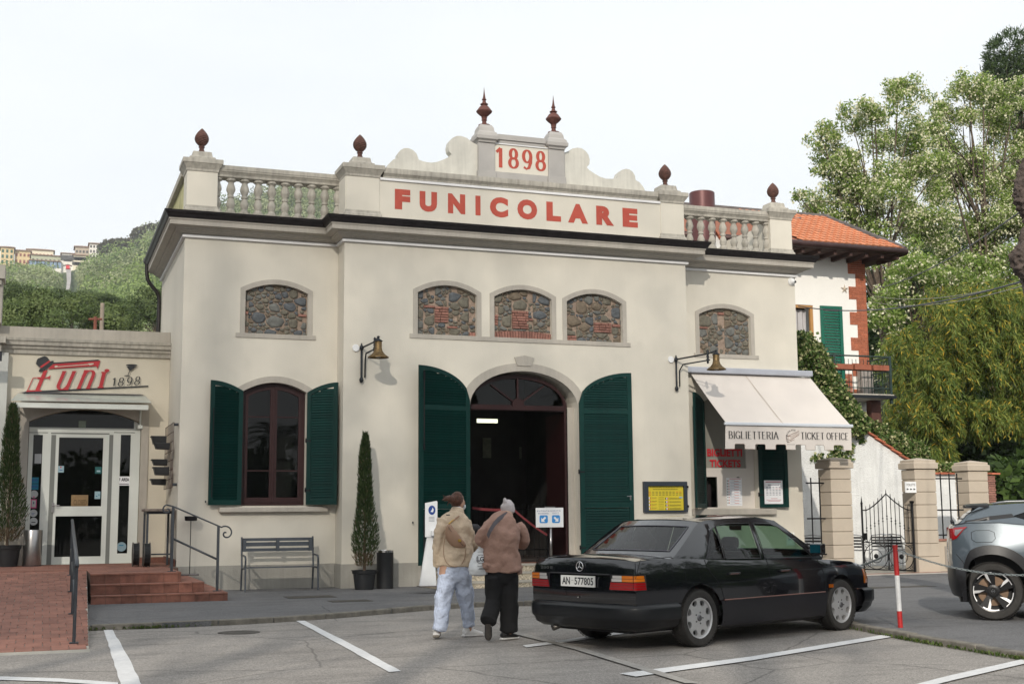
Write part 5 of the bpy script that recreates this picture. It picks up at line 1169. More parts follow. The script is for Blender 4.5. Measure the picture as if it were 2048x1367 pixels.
for k in range(11):t_=k/10;seg((1005+125*t_,375-75*t_),(1005+125*t_,425-68*t_),.0025)
seg((960,375),(1130,300));seg((1005,430),(1130,350));seg((960,375),(1005,375));seg((940,420),(1005,430));seg((940,420),(950,375));seg((940,440),(965,465));seg((965,465),(1060,420));seg((975,380),(975,425),.003)
mb.build('car_drawing',mat('drawing_brown',(.34,.24,.20),.9,var=0),aw)
# ticket window fittings
tkw=thing('ticket_window','white ticket window with red BIGLIETTI TICKETS lettering under the awning','window',(14.8,YW+.15,1.55))
Yt=YW+.16
mb=MB();mb.poly([(14.125,1.552),(15.495,1.552),(15.495,4.1),(14.125,4.1)],[[(14.15,2.46),(15.30,2.46),(15.30,4.05),(14.15,4.05)],[(14.15,1.57),(14.52,1.57),(14.52,2.26),(14.15,2.26)],[(15.03,1.60),(15.11,1.60),(15.11,2.26),(15.03,2.26)]],Yt,Yt+.05);mb.build('frame',mat('window_cream',(.62,.58,.54),.6,var=.03),tkw,bev=.004)
mb=MB();mb.add([(14.15,Yt+.055,2.46),(15.30,Yt+.055,2.46),(15.30,Yt+.055,4.05),(14.15,Yt+.055,4.05)],[(0,1,2,3)]);o=mb.build('blind',mat('roller_blind',(.27,.265,.235),.8,var=.04,scale=2),tkw)
mb=MB();mb.box(14.15,14.52,Yt+.3,Yt+.32,1.57,2.26,0);mb.build('counter_panel',mat('plum_interior',(.10,.06,.065),.7,var=.1),tkw)
mb=MB();mb.lathe([(.0,0),(.13,0),(.13,.008),(.0,.008)],0,0,n=24,ax=lambda q:(14.33+q.x*.8,Yt+.28-q.z,1.62+q.y*1.2));mb.build('counter_opening',BLACK,tkw)
mb=MB();mb.add([(14.15,Yt+.01,1.57),(14.52,Yt+.01,1.57),(14.52,Yt+.01,2.26),(14.15,Yt+.01,2.26)],[(0,1,2,3)]);mb.build('pane',GLASS,tkw)
mb=MB()
def rp(x0,y0,x1,y1,Y):a,b=at(x0,y1,Y=Y),at(x1,y0,Y=Y);return(a.x,b.x,a.z,b.z)
put(mb,font_mesh('BIGLIETTI',.035),rp(1414.5,897.5,1484,912,Yt+.03),front(Yt+.03));put(mb,font_mesh('TICKETS',.035),rp(1419.5,919,1481,933.5,Yt+.03),front(Yt+.03));mb.build('red_lettering',REDP,tkw)
b_=rp(1454,955,1483,1011,Yt-.01);mb=MB();mb.box(b_[0],b_[1],Yt-.012,Yt-.003,b_[2],b_[3],0)
def bar(a,b,c,d,mi,Y):mb.add([(b_[0]+(b_[1]-b_[0])*a,Y,b_[2]+(b_[3]-b_[2])*c),(b_[0]+(b_[1]-b_[0])*b,Y,b_[2]+(b_[3]-b_[2])*c),(b_[0]+(b_[1]-b_[0])*b,Y,b_[2]+(b_[3]-b_[2])*d),(b_[0]+(b_[1]-b_[0])*a,Y,b_[2]+(b_[3]-b_[2])*d)],[(0,1,2,3)],mi)
bar(.2,.95,.955,.975,1,Yt-.014)
for k in range(9):
 z=.87-k*.098;bar(.04,.09,z,z+.045,3,Yt-.014);bar(.09,.13,z,z+.045,0,Yt-.0145);bar(.13,.18,z,z+.045,1,Yt-.014);bar(.22,.95,z-.025,z-.02,2,Yt-.014);bar(.25,.55,z+.03,z+.04,4,Yt-.014);bar(.5,.8,z+.0,z+.015,1,Yt-.014)
tag(mb.build('price_list',[PAPER,mat('soft_red',(.55,.12,.10),.8,var=0),NAVYP,mat('soft_green',(.03,.15,.10),.8,var=0),mat('soft_ink',(.3,.3,.4),.8,var=0)]),'white price list with small flags on the ticket window','price list')
# timetable on the open shutter
b_=rp(1529,960,1564,1007,YW-.10);Yq=YW-.115
mb=MB();mb.box(b_[0],b_[1],Yq,Yq+.005,b_[2],b_[3],0);
bar(.08,.92,.92,.95,1,Yq-.001);bar(.2,.82,.79,.82,2,Yq-.001)
for k in range(6):
 for j in range(5):bar(.10+j*.17,.21+j*.17,.70-k*.065,.72-k*.065,1 if(k==1 and j>2)else 2,Yq-.001)
bar(.35,.7,.22,.235,1,Yq-.001);bar(.1,.9,.16,.175,1,Yq-.001);bar(.2,.85,.11,.125,1,Yq-.001)
tag(mb.build('paper_timetable',[PAPER,mat('crimson_ink',(.45,.02,.05),.8,var=0),mat('soft_navy',(.12,.13,.2),.8,var=0)]),'white paper timetable pinned on the open green shutter','timetable')
b_=rp(1574,1064,1589,1090,YW-.02);mb=MB();mb.box(b_[0],b_[1],YW-.012,YW-.002,b_[2],b_[3],0);Yq=YW-.0125
bar(.1,.85,.86,.92,1,Yq);bar(.1,.85,.70,.76,2,Yq);bar(.1,.3,.56,.62,3,Yq);bar(.4,.85,.56,.62,2,Yq);bar(.2,.6,.42,.48,2,Yq)
tag(mb.build('wall_notice',[PAPER,YEL,mat('pale_navy',(.2,.22,.5),.8,var=0),PINK]),'small white notice with yellow line by the chain hook','notice')
# ================================================================== GATE, PILLARS, BOUNDARY WALLS
PIL=mat('pillar_plaster',(.47,.405,.33),.9,var=.06,scale=2.5,bump=.4,bscale=60,coord='W')
def gatepost(x0,x1,y0,y1,label,first):
 t=thing('gate_pillar',label,'pillar',((x0+x1)/2,(y0+y1)/2,PAV),0,'plastered pillars of the garden entrance')
 z=PAV;H=2.33;n=8;bh=(H-.32)/7
 mb=MB();mb.box(x0+.02,x1-.02,y0+.02,y1-.02,PAV-.1,H);mb.build('core',mat('pillar_joint',(.36,.31,.25),.9),t)
 zz=[PAV-.05,.42]+[.42+bh*(k+1)for k in range(6)]+[H]
 zz=[PAV-.05,.40,.70,1.0,1.295,1.59,1.885,2.175,2.42]
 for a,b in zip(zz[:-1],zz[1:]):mb=MB();mb.box(x0,x1,y0,y1,a+.008,b-.008);mb.build('pillar_block',PIL,t,bev=.012)
 mb=MB();cx,cy=(x0+x1)/2,(y0+y1)/2;h_=(x1-x0)/2;e=(y1-y0)/2
 v=[]
 for d,z in((0,2.422),(.045,2.43),(.045,2.56),(.01,2.575),(.01,2.63),(-.27,2.69)):v+=[(cx-h_-d,cy-e-d,z),(cx+h_+d,cy-e-d,z),(cx+h_+d,cy+e+d,z),(cx-h_-d,cy+e+d,z)]
 f=[(3,2,1,0)]+[(i*4+j,i*4+(j+1)%4,(i+1)*4+(j+1)%4,(i+1)*4+j)for i in range(5)for j in range(4)]+[(20,21,22,23)]
 mb.add(v,f);mb.build('cap',PIL,t,bev=.006);return t
gatepost(16.78,17.33,24.6,25.1,'banded cream pillar nearest the ticket office corner',True)
gatepost(19.08,19.67,24.6,25.1,'banded cream pillar bearing the small TOILETTE sign',False)
gatepost(21.45,22.04,25.6,26.1,'banded cream pillar farthest from the station, behind the grey car',False)
# toilet sign
p0,p1=at(1810.5,984.5,Y=24.58),at(1831.5,962.5,Y=24.58);mb=MB();mb.box(p0.x,p1.x,24.57,24.59,p0.z,p1.z,0)
mb.box(p0.x,p1.x,24.5725,24.573,p0.z,p0.z+.006,1)
put(mb,font_mesh('TOILETTE',.0),(p0.x+.03,p1.x-.03,p1.z-.10,p1.z-.045),front(24.566),1)
for k in range(3):
 cx,cz=p0.x+(p1.x-p0.x)*(.2+.3*k),p0.z+.08;mb.add([(cx-.03,24.566,cz),(cx-.005,24.566,cz+.03),(cx-.005,24.566,cz+.012),(cx+.025,24.566,cz+.012),(cx+.025,24.566,cz-.012),(cx-.005,24.566,cz-.012),(cx-.005,24.566,cz-.03)],[tuple(range(7))],1)
tag(mb.build('toilet_sign',[WHITEP,INK]),'small white TOILETTE sign with three black arrows','sign')
# iron bars between corner and first pillar
def bars(name,label,xs,y,z0,z1,rails,x0,x1,grp=None):
 t=thing(name,label,'railing',(xs[0],y,z0));b=None
 for x in xs:
  if b is None:mb=MB();mb.tube([(0,0,0),(0,0,z1-z0)],.016,8);b=mb.build('bar',IRONB,t,local=True);b.location=Vector((x,y,z0))-wl(t)
  else:one(b,t,loc=Vector((x,y,z0))-wl(t))
 for z in rails:mb=MB();mb.box(x0,x1,y-.03,y-.016,z-.016,z+.016);mb.build('rail',IRONB,t)
 return t
bars('iron_railing','black iron railing between the station corner and first pillar',[at(1623,1000,Y=24.9).x,at(1640,1000,Y=24.9).x],24.9,.1,2.22,(2.10,1.30,.50),16.3,17.0)
bars('iron_railing','black iron railing in the gap between the two outer pillars',[at(x,1000,Y=25.3).x for x in(1883,1900.5,1916)],25.3,.78,2.35,(2.22,1.47,.88),19.7,at(1925,1000,Y=25.3).x)
# low wall with red sill
lw=thing('low_wall','low cream wall with red brick sill between two pillars','wall',(20.5,25.3,0));mb=MB();mb.box(19.68,21.44,25.15,25.4,-.05,.74);mb.build('wall_face',PIL,lw)
x=19.69
while x<21.4:mb=MB();mb.box(x,min(x+.12,21.43),25.12,25.42,.741,.79);mb.build('brick',BRK,lw);x+=.127
mb=MB();a,b=at(1892,1140,Y=25.14),at(1900,1098,Y=25.14);mb.box(a.x,a.x+.4,25.135,25.149,.1,.62);mb.build('meter_door',mat('meter_grey',(.30,.27,.24),.6,var=.05),lw)
# gate, opened inward from the second pillar
gt=thing('garden_gate','ornate black wrought iron gate standing ajar between the pillars','gate',(19.05,24.72,PAV))
G0,G1=Vector((19.05,24.72,.06)),Vector((18.52,25.92,.06));gl=(G1-G0).length;gd=(G1-G0).normalized();gt['note']='open'
def GP(u,z):return G0+gd*(gl*(1-u))+Vector((0,0,z))
def gtube(pts,r,nm,n=6):mb=MB();mb.tube([GP(u,z)for u,z in pts],r,n);return mb.build(nm,IRONB,gt)
gtube([(0,0),(0,1.56)],.024,'gate_stile',8);gtube([(1,0),(1,1.56)],.028,'gate_stile',8)
mb=MB();mb.lathe([(.02,0),(.035,.02),(.02,.05),(.012,.12),(.002,.2)],GP(0,0).x,GP(0,0).y,1.62,n=10);mb.build('gate_spike',IRONB,gt)
mb=MB();mb.lathe([(.03,0),(.05,.03),(.06,.06),(.02,.07)],GP(1,0).x,GP(1,0).y,1.62,n=10);mb.build('gate_finial',IRONB,gt)
topz=lambda u:1.42+.38*max(0,1-abs(u-.5)/.42)**1.35
gtube([(i/24,topz(i/24))for i in range(25)],.014,'top_rail');gtube([(0,.66),(1,.66)],.013,'mid_rail');gtube([(0,.03),(1,.03)],.016,'bottom_rail')
for k in range(11):
 u=(k+1)/12;zt=topz(u)+.10;mb=MB();mb.tube([GP(u,.66),GP(u,zt-.04),GP(u,zt)],[.009,.009,.004],6);p=GP(u,0)
 zk=.95+.30*max(0,1-abs(u-.5)/.45)
 for dz in(-.035,.03):mb.lathe([(.009,-.02),(.022,0),(.009,.02)],p.x,p.y,p.z+zk+dz,n=8)
 mb.lathe([(.009,-.03),(.018,0),(.009,.03)],p.x,p.y,p.z+topz(u)+.0,n=8);mb.build('picket',IRONB,gt)
for cu in(.25,.75):
 gtube([(cu+.235*math.cos(a*.2618),.34+.30*math.sin(a*.2618))for a in range(25)],.010,'ring');gtube([(cu+.12*math.cos(a*.2618),.34+.15*math.sin(a*.2618))for a in range(25)],.008,'ring')
 mb=MB();p=GP(cu,.34);mb.lathe([(.01,-.06),(.05,-.03),(.055,0),(.05,.03),(.01,.06)],p.x,p.y,p.z,n=10);mb.build('rosette',IRONB,gt)
 for su,sz in((-1,1),(1,1),(-1,-1),(1,-1)):
  gtube([(cu+su*(.19-.0*i)+su*.055*(1-i/16)*math.cos(i*.62),.34+sz*.23+sz*.055*(1-i/16)*math.sin(i*.62))for i in range(16)],.007,'scroll')
mb=MB();mb.tube([GP(.5,.03),GP(.5,.2),GP(.5,.45),GP(.5,.66)],[.03,.014,.02,.012],8);p=GP(.02,.80);mb.box(p.x-.03,p.x+.05,p.y-.05,p.y+.03,p.z-.08,p.z+.08);mb.build('lock',IRONB,gt)
# garden paving strip and threshold in red brick
mb=MB();mb.box(16.7,21.4,24.30,24.45,PAV-.02,PAV+.02);mb.build('threshold_kerb',mat('pale_kerb',(.38,.36,.33),.9,var=.1),None,kind='structure')
thr=thing('brick_threshold','strip of red brick paving along the foot of the gate','paving',(18,24.5,PAV))
x=17.35
while x<20.9:mb=MB();mb.box(x,x+.118,24.455,24.60,PAV-.02,PAV+.026);mb.build('brick',BRK,thr);x+=.124
mb=MB();mb.add([(16.7,24.62,PAV+.006),(24.5,24.62,PAV+.006),(24.5,28.45,PAV+.006),(16.7,28.45,PAV+.006)],[(0,1,2,3)]);mb.build('garden_paving',CONC,None,kind='structure')
# stucco gable wall with tiled coping
YG=28.5
STUC=mat('white_stucco',(.70,.71,.71),.95,var=.10,scale=2,bump=2.5,bscale=24,coord='W',streak=.10)
gw=thing('gable_wall','rough white stucco wall with sloping terracotta coping beyond the gate','wall',(19,YG,0))
s0,s1=at(1698,842,Y=YG),at(1812,921,Y=YG);sl_=(s1.z-s0.z)/(s1.x-s0.x);zx=lambda x:s0.z+sl_*(x-s0.x)
sA=at(1600,705,Y=YG);xt=16.0;zA=lambda x:s0.z+(sA.z-s0.z)*(s0.x-x)/(s0.x-sA.x)
mb=MB();mb.poly([(xt,-.1),(s1.x,-.1),(s1.x,s1.z),(s0.x,s0.z),(xt,zA(xt))],None,YG,YG+.3);mb.build('wall_face',STUC,gw)
COP=mat('coping_tile',(.40,.12,.065),.85,var=.3,scale=5,bump=.5,bscale=40,objvar=.25,coord='W')
d=Vector((1,0,sl_)).normalized();nrm=Vector((-d.z,0,d.x));L_=(s1-s0).length;n=7
for i in range(n):
 a=s0+d*(L_*i/n);b=s0+d*(L_*(i+1.12)/n);lift=.035;mb=MB()
 A_,B_=a+nrm*.0,b+nrm*lift
 v=[]
 for yy in(YG-.09,YG+.38):
  for q_ in(A_,B_,B_+nrm*.045,A_+nrm*.045):v.append((q_.x,yy,q_.z))
 mb.add(v,[(0,1,2,3),(7,6,5,4),(0,4,5,1),(1,5,6,2),(2,6,7,3),(3,7,4,0)]);mb.build('coping_tile',COP,gw)
for i in range(14):
 a=Vector((xt,YG,zA(xt))).lerp(Vector((s0.x,YG,s0.z)),i/14);b=Vector((xt,YG,zA(xt))).lerp(Vector((s0.x,YG,s0.z)),(i+1)/14)
 mb=MB();v=[(q_.x,yy,q_.z+dz)for yy in(YG-.09,YG+.38)for q_,dz in((a,0),(b,.03),(b,.08),(a,.05))]
 mb.add(v,[(0,1,2,3),(7,6,5,4),(0,4,5,1),(1,5,6,2),(2,6,7,3),(3,7,4,0)]);mb.build('coping_tile',COP,gw)
 # lower stucco wall to the right with coping and brick end
lz=at(1900,948,Y=YG).z;xe=at(1990,960,Y=YG).x;rw=thing('garden_wall','lower white stucco wall with tile coping and red brick end','wall',(23,YG,0))
mb=MB();mb.box(s1.x+.002,xe-.25,YG+.01,YG+.28,-.1,lz);mb.build('wall_face',STUC,rw)
x=s1.x+.05
while x<xe+.1:mb=MB();z=lz+.0;mb.box(x,min(x+.29,xe+.15),YG-.10,YG+.38,z+.001,z+.045+random.uniform(0,.01));mb.build('coping_tile',COP,rw);x+=.30
z=.0;k=0
while z<lz-.06:
 for(a,b)in(((xe-.24,xe-.02),)if k%2 else((xe-.30,xe+.0),)):mb=MB();mb.box(a+.003,b,YG-.02,YG+.30,z+.004,z+.056);mb.build('brick',BRK,rw)
 z+=.062;k+=1
 # aluminium cafe chairs in the yard
CH=mat('aluminium_tube',(.55,.57,.60),.25,.9,var=.05);SL=mat('chair_slat_dark',(.03,.03,.032),.5,var=.1)
def chair(label,x,y,rz):
 t=thing('cafe_chair',label,'chair',(x,y,PAV+.006),rz,'stacked aluminium cafe chairs in the yard')
 for s_ in(-1,1):
  mb=MB();mb.tube(smooth_line([Vector(p)for p in((s_*.26,-.22,0),(s_*.26,-.24,.45),(s_*.27,-.25,.66),(s_*.27,.10,.68),(s_*.24,.28,.82))],2),.014,8);mb.tube([(s_*.24,.24,0),(s_*.24,.20,.45),(s_*.24,.28,.82)],.013,8);mb.build('leg_frame',CH,t,local=True)
 mb=MB();mb.tube([(s_*.24*c,.28+.05*(1-abs(c)),.82+.03*(1-abs(c)))for s_,c in((1,1),(1,.6),(1,0),(-1,.6),(-1,1))],.013,8);mb.tube([(-.26,-.23,.45),(.26,-.23,.45)],.011,8);mb.tube([(-.24,.2,.45),(.24,.2,.45)],.011,8);mb.build('cross_tube',CH,t,local=True)
 for k in range(4):mb=MB();mb.box(-.235,.235,.215+k*.017,.225+k*.017,.52+k*.075,.565+k*.075);mb.build('back_slat',SL,t,local=True)
 for k in range(5):mb=MB();mb.box(-.24,.24,-.21+k*.085,-.15+k*.085,.455,.463);mb.build('seat_slat',SL,t,local=True)
 return t
for(px,Y,rz,lab)in((1632,27.6,2.3,'aluminium cafe chair seen through the bars by the station corner'),(1712,27.4,2.2,'aluminium cafe chair just beside the first pillar'),(1762,27.5,2.6,'aluminium cafe chair behind the left half of the gate'),(1796,27.2,2.0,'aluminium cafe chair behind the right half of the gate')):
 p=at(px,1100,Y=Y);chair(lab,p.x,Y,rz)
 # ================================================================== VILLA
YV=32.0
V_=thing('villa','white villa with orange tiled roof, brick quoins and iron balcony','building',(22,YV,0))
xc=at(1722,540,Y=YV).x;xc2=at(1745,740,Y=YV).x;xc=(xc+xc2)/2
VW=mat('villa_white',(.80,.79,.76),.9,var=.02,coord='W');VB=mat('villa_brick',(.36,.115,.06),.85,var=.2,scale=6,objvar=.14,coord='W',bump=.4,bscale=50)
wz0=4.85;wx1=at(1627,640,Y=YV).x;wz1=at(1620,610,Y=YV).z
mb=MB();mb.poly([(16.0,0),(xc,0),(xc,9.35),(16.0,9.35)],[[(wx1-1.2,wz0),(wx1,wz0),(wx1,wz1),(wx1-1.2,wz1)]],YV,YV+.25,back=False);mb.add([(xc,YV,0),(xc,YV+6,0),(xc,YV+6,9.35),(xc,YV,9.35)],[(0,1,2,3)]);mb.build('wall',VW,V_)
# quoins
z=4.7;k=0
while z<9.3:
 wide=(int((z-4.7)/.39)%2==0);w_=.62 if wide else .36;x=xc+.012-w_;row=0
 first=(k%2==0);xs=[xc+.012];
 while xs[-1]>xc+.012-w_+.01:xs.append(max(xc+.012-w_,xs[-1]-(.13 if(first and len(xs)==1)else .25)))
 for a,b in zip(xs[1:],xs[:-1]):
  if b-a>.03:mb=MB();mb.box(a+.004,b-.004,YV-.02,YV+.05,z+.003,z+.060);mb.build('brick',VB,V_)
 z+=.065;k+=1
mb=MB();mb.box(xc+.001,xc+.012,YV-.01,YV+.5,4.7,9.3);mb.build('quoin_return',VB,V_)
# base band of brick behind balcony
bandz=at(1720,752,Y=YV).z
z=4.7;k=0
while z<bandz:
 x=21.0+(.13 if k%2 else 0)
 while x<xc-.66:mb=MB();mb.box(x+.004,min(x+.25,xc-.62)-.004,YV-.015,YV+.05,z+.003,z+.060);mb.build('brick',VB,V_);x+=.258
 z+=.065;k+=1
 # window with curtain and wooden frame, green shutter
mb=MB();mb.box(wx1-.09,wx1-.002,YV+.02,YV+.10,wz0,wz1-.001);mb.box(wx1-1.2,wx1-.091,YV+.02,YV+.10,wz1-.09,wz1-.001);wn_=mb.build('window_frame',mat('honey_wood',(.42,.22,.07),.5,var=.1),V_)
mb=MB();v=[]
for i in range(25):x=wx1-.62+.50*i/24;y=YV+.20+.03*math.sin(i*1.7);v+=[(x,y,wz0),(x+.04*math.sin(i),y,wz1-.12)]
mb.add(v,[(2*i,2*i+2,2*i+3,2*i+1)for i in range(24)]);mb.build('curtain',mat('net_curtain',(.42,.41,.42),.9,var=.1),wn_)
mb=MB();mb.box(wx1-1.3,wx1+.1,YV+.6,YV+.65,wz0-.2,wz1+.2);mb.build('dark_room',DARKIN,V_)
sx0,sx1=at(1640,640,Y=YV).x,at(1682,640,Y=YV).x
sv=shutter((sx0,YV-.03,wz0),sx1-sx0,wz0,wz1-.0,wz1,R(-3),parent=V_,mt=GREENV,pitch=.085,rails=(),flat=True,st=.10)
# star ornament
p=at(1688,578,Y=YV);mb=MB()
for a in range(5):mb.tube([(p.x,YV-.03,p.z),(p.x+.13*math.cos(a*1.256+.3),YV-.03,p.z+.13*math.sin(a*1.256+.3))],[.03,.006],6)
mb.build('wall_ornament',mat('ceramic_pale',(.45,.38,.30),.6,var=.4,scale=30),V_)
# eaves, gutter
ec=at(1812,500,Y=YV-1.05);ex=ec.x;ez=ec.z;ey=YV-1.05
mb=MB();mb.box(15,ex-.05,ey+.05,YV+6.9,ez-.16,ez-.10);mb.build('eave_boards',mat('eave_wood',(.06,.03,.022),.8,var=.3),V_)
for k in range(18):x=ex-.25-k*.55;mb=MB();mb.box(x-.05,x+.05,ey+.08,YV-.001,ez-.28,ez-.161);mb.build('rafter',mat('rafter_wood',(.05,.025,.02),.8,var=.3),V_)
mb=MB();mb.tube([(15,ey-.02,ez-.05),(ex,ey-.02,ez-.05),(ex+.02,ey+.1,ez-.05),(ex+.02,YV+6.9,ez-.05)],.10,10);mb.build('gutter',mat('copper_brown',(.06,.032,.03),.45,.5,var=.3),V_,smooth=True)
# roof: front slope with individual interlocking tiles, hip to the right
rt=at(1656,437,Y=34.6);ang_r=math.atan2(rt.z-ez,rt.y-ey);sin_r,cos_r=math.sin(ang_r),math.cos(ang_r);Ls=math.hypot(rt.z-ez,rt.y-ey)
mb=MB();hx=rt.x
mb.add([(15,ey,ez),(ex,ey,ez),(hx,rt.y,rt.z),(15,rt.y,rt.z)],[(0,1,2,3)]);mb.add([(ex,ey,ez),(ex,YV+6.9,ez),(hx,YV+3.5+1,rt.z),(hx,rt.y,rt.z)],[(0,1,2,3)]);mb.build('roof_deck',mat('roof_deck',(.25,.09,.05),.9),V_)
RT=mat('roof_tile',(.52,.20,.10),.8,var=.12,scale=5,objvar=.12,bump=.3,bscale=50)
tw,tl=.235,.34;m0=MB();v=[];nx=6
for zz,lift in((0,.045),(tl+.03,.005)):
 for i in range(nx+1):u=i/nx;v.append((u*tw,zz,lift+.040*max(0,math.sin(math.pi*min(1,u/.62)))-.012*(1 if u>.7 else 0)))
m0.add(v,[(i,i+1,nx+2+i,nx+1+i)for i in range(nx)]);m0.add([(a,0,b)for a,_,b in v[:nx+1]]+[(a,0.004,-.01)for a,_,b in v[:nx+1]],[(i,nx+1+i,nx+2+i,i+1)for i in range(nx)])
base=None;nrow=int(Ls/tl)
for r_ in range(nrow+1):
 s_=r_*tl;y=ey+s_*cos_r;z=ez+s_*sin_r;xr=ex+(hx-ex)*(s_/Ls)-.06
 ncol=0;x=xr-tw*.6-((xr-15)%0)if False else 0
 k=int((xr-18.6)/tw)
 for i in range(k):
  x=18.6+i*tw
  if x<20.4:continue
  if base is None:base=m0.build('roof_tile',RT,V_,local=True,smooth=False);o=base
  else:o=one(base,V_)
  o.location=Vector((x,y-.03*cos_r,z+.02))-wl(V_);o.rotation_euler=(ang_r+random.uniform(-.01,.01),0,random.uniform(-.008,.008))
mb=MB();mb.tube([(hx-.1,rt.y,rt.z+.05),(ex-.02,ey+.02,ez+.04)],.085,8);mb.tube([(15,rt.y,rt.z+.04),(hx,rt.y,rt.z+.05)],.09,8);mb.build('ridge_tile',mat('ridge_grey',(.10,.085,.08),.7,var=.3),V_)
# skylight
a=at(1583,452,Y=33.4);mb=MB();kx,ky,kz=at(1592,450,Y=33.6);
q=[at(1576,462,Y=33.0),at(1590,462,Y=33.0),at(1602,441,Y=34.0),at(1584,441,Y=34.0)];mb.add([p_+Vector((0,-.05,.10))for p_ in q]+[p_+Vector((0,0,-.05))for p_ in q],[(0,1,2,3),(0,4,5,1),(1,5,6,2)]);mb.build('skylight',mat('skylight_brown',(.10,.06,.05),.4,var=.1),V_)
# balcony
bx1_=at(1784,760,Y=YV-1.2).x;bx0_=19.8;bz=at(1784,797,Y=YV-1.2).z;by0=YV-1.2;rz_=at(1784,714,Y=by0).z
mb=MB();mb.box(bx0_,bx1_,by0,YV-.001,bz,bz+.13);mb.box(bx0_,bx1_+.03,by0-.03,by0-.001,bz+.09,bz+.12);mb.build('balcony_slab',GREYD,V_)
mb=MB();mb.box(bx0_,bx1_+.06,by0-.09,by0-.032,bz+.0,bz+.08);mb.build('balcony_gutter',IRON,V_)
GI=mat('green_iron',(.035,.06,.055),.5,.4,var=.2)
mb=MB();mb.tube([(bx0_,by0+.03,rz_),(bx1_-.03,by0+.03,rz_),(bx1_-.03,YV-.1,rz_)],.025,6);mb.build('balcony_rail',GI,V_)
mb=MB();mb.tube([(bx0_,by0+.03,rz_-.42),(bx1_-.03,by0+.03,rz_-.42),(bx1_-.03,YV-.1,rz_-.42)],.02,6);mb.tube([(bx0_,by0+.03,bz+.3),(bx1_-.03,by0+.03,bz+.3),(bx1_-.03,YV-.1,bz+.3)],.015,6);mb.build('balcony_rail',GI,V_)
bb=None
for x,y in[(bx1_-.03-.13*i,by0+.03)for i in range(24)]+[(bx1_-.03,by0+.16+.13*i)for i in range(8)]:
 if bb is None:mb=MB();mb.tube([(0,0,0),(0,0,rz_-bz-.23)],.009,5);bb=mb.build('balcony_bar',GI,V_,local=True);bb.location=Vector((x,y,bz+.13))-wl(V_)
 else:one(bb,V_,loc=Vector((x,y,bz+.13))-wl(V_))
for x in(bx1_-.03,bx1_-.63*3.1):mb=MB();mb.box(x-.035,x+.035,by0-.0,by0+.07,bz-.15,rz_+.03);mb.build('balcony_post',GI,V_)
for i in range(5):mb=MB();x=bx1_-.75-.62*i;mb.box(x,x+.55,by0-.16,by0+.0,rz_-.42,rz_-.27);mb.build('planter',mat('terracotta_planter',(.28,.09,.05),.8,var=.2),V_)
cx,cy=at(1745,850,Y=YV-.5).x,YV-.5;mb=MB();mb.box(cx-.10,cx+.24,cy-.12,cy+.12,0,bz-.001);mb.build('balcony_column',mat('dark_brick',(.10,.04,.03),.8,var=.3),V_)
mb=MB();mb.box(22.9,xc-.05,YV-.25,YV-.02,bz+.14,bz+.95);mb.build('balcony_cupboard',mat('grey_cupboard',(.30,.27,.25),.7,var=.1),V_)
# ================================================================== OVERHEAD CABLES, CHAIN
CAB=mat('cable_grey',(.09,.10,.12),.6,var=.2)
def cable(a,b,sag,r,label,m=CAB,n=18):
 P=[a.lerp(b,i/n)-Vector((0,0,sag*4*(i/n)*(1-i/n)))for i in range(n+1)];mb=MB();mb.tube(P,r,6);tag(mb.build('overhead_cable',m,smooth=True),label,'cable')
cable(at(1740,578,Y=YV-.1),at(2070,402,Y=14),.25,.012,'thick grey cable rising steeply to the knotted tree limb')
cable(at(1597,612,Y=YW+1.2),at(2075,553,Y=15),.28,.014,'blue grey cable crossing in front of the green villa shutter')
cable(at(1742,590,Y=YV-.1),at(2075,556,Y=16),.22,.008,'thin pale cable just above the blue grey cable',mat('cable_pale',(.32,.31,.28),.6,var=.1))
cable(at(1742,603,Y=YV-.1),at(2075,562,Y=17),.25,.008,'thin pale cable lowest of the overhead cables',MATS['cable_pale'])
# red and white post with chains
P0=at(1801,1254,Z=PAV);pt=thing('barrier_post','leaning red and white barrier post on the kerb','post',(P0.x,P0.y,PAV))
tp=Vector((at(1790,1089,Y=P0.y).x,P0.y,at(1790,1089,Y=P0.y).z));h=(tp-P0).length
RW=[mat('post_red',(.42,.02,.02),.45,var=.12,scale=12),mat('post_white',(.68,.68,.68),.5,var=.08,scale=12)]
for a,b,m in((0,.20,0),(.201,.63,1),(.631,1,0)):mb=MB();mb.tube([P0.lerp(tp,a),P0.lerp(tp,b)],.030,14);mb.build('post_band',RW[m],pt,smooth=True,auto=50)
def chain(name,label,a,b,sag):
 t=thing(name,label,'chain',tuple(a));n=int((b-a).length*1.06/.034);base=None;P=[a.lerp(b,i/n)-Vector((0,0,sag*4*(i/n)*(1-i/n)))for i in range(n+1)]
 for i in range(n):
  if base is None:mb=MB();mb.tube([(.024*math.cos(k*.785)*1.0,.011*math.sin(k*.785),0)for k in range(8)],.0042,5,closed=True);base=mb.build('link',mat('galvanised_chain',(.30,.33,.33),.35,.8,var=.2),t,local=True,smooth=True);o=base
  else:o=one(base,t)
  c=(P[i]+P[i+1])/2;dd=(P[i+1]-P[i]);o.location=c-wl(t);o.rotation_mode='QUATERNION';qd=dd.to_track_quat('X','Z');o.rotation_quaternion=qd@Matrix.Rotation((i%2)*math.pi/2+.4,4,'X').to_quaternion()
ch0=Vector(at(1590,1075,Y=YW-.02));tp2=tp-Vector((0,0,.05))
chain('barrier_chain','steel chain from the station wall to the red and white post',ch0,tp2,.42)
p2=at(2120,1085,Z=PAV);p2=Vector((11.35,10.6,1.02));chain('barrier_chain','steel chain hanging from the post across the grey car',tp2,p2,.30)
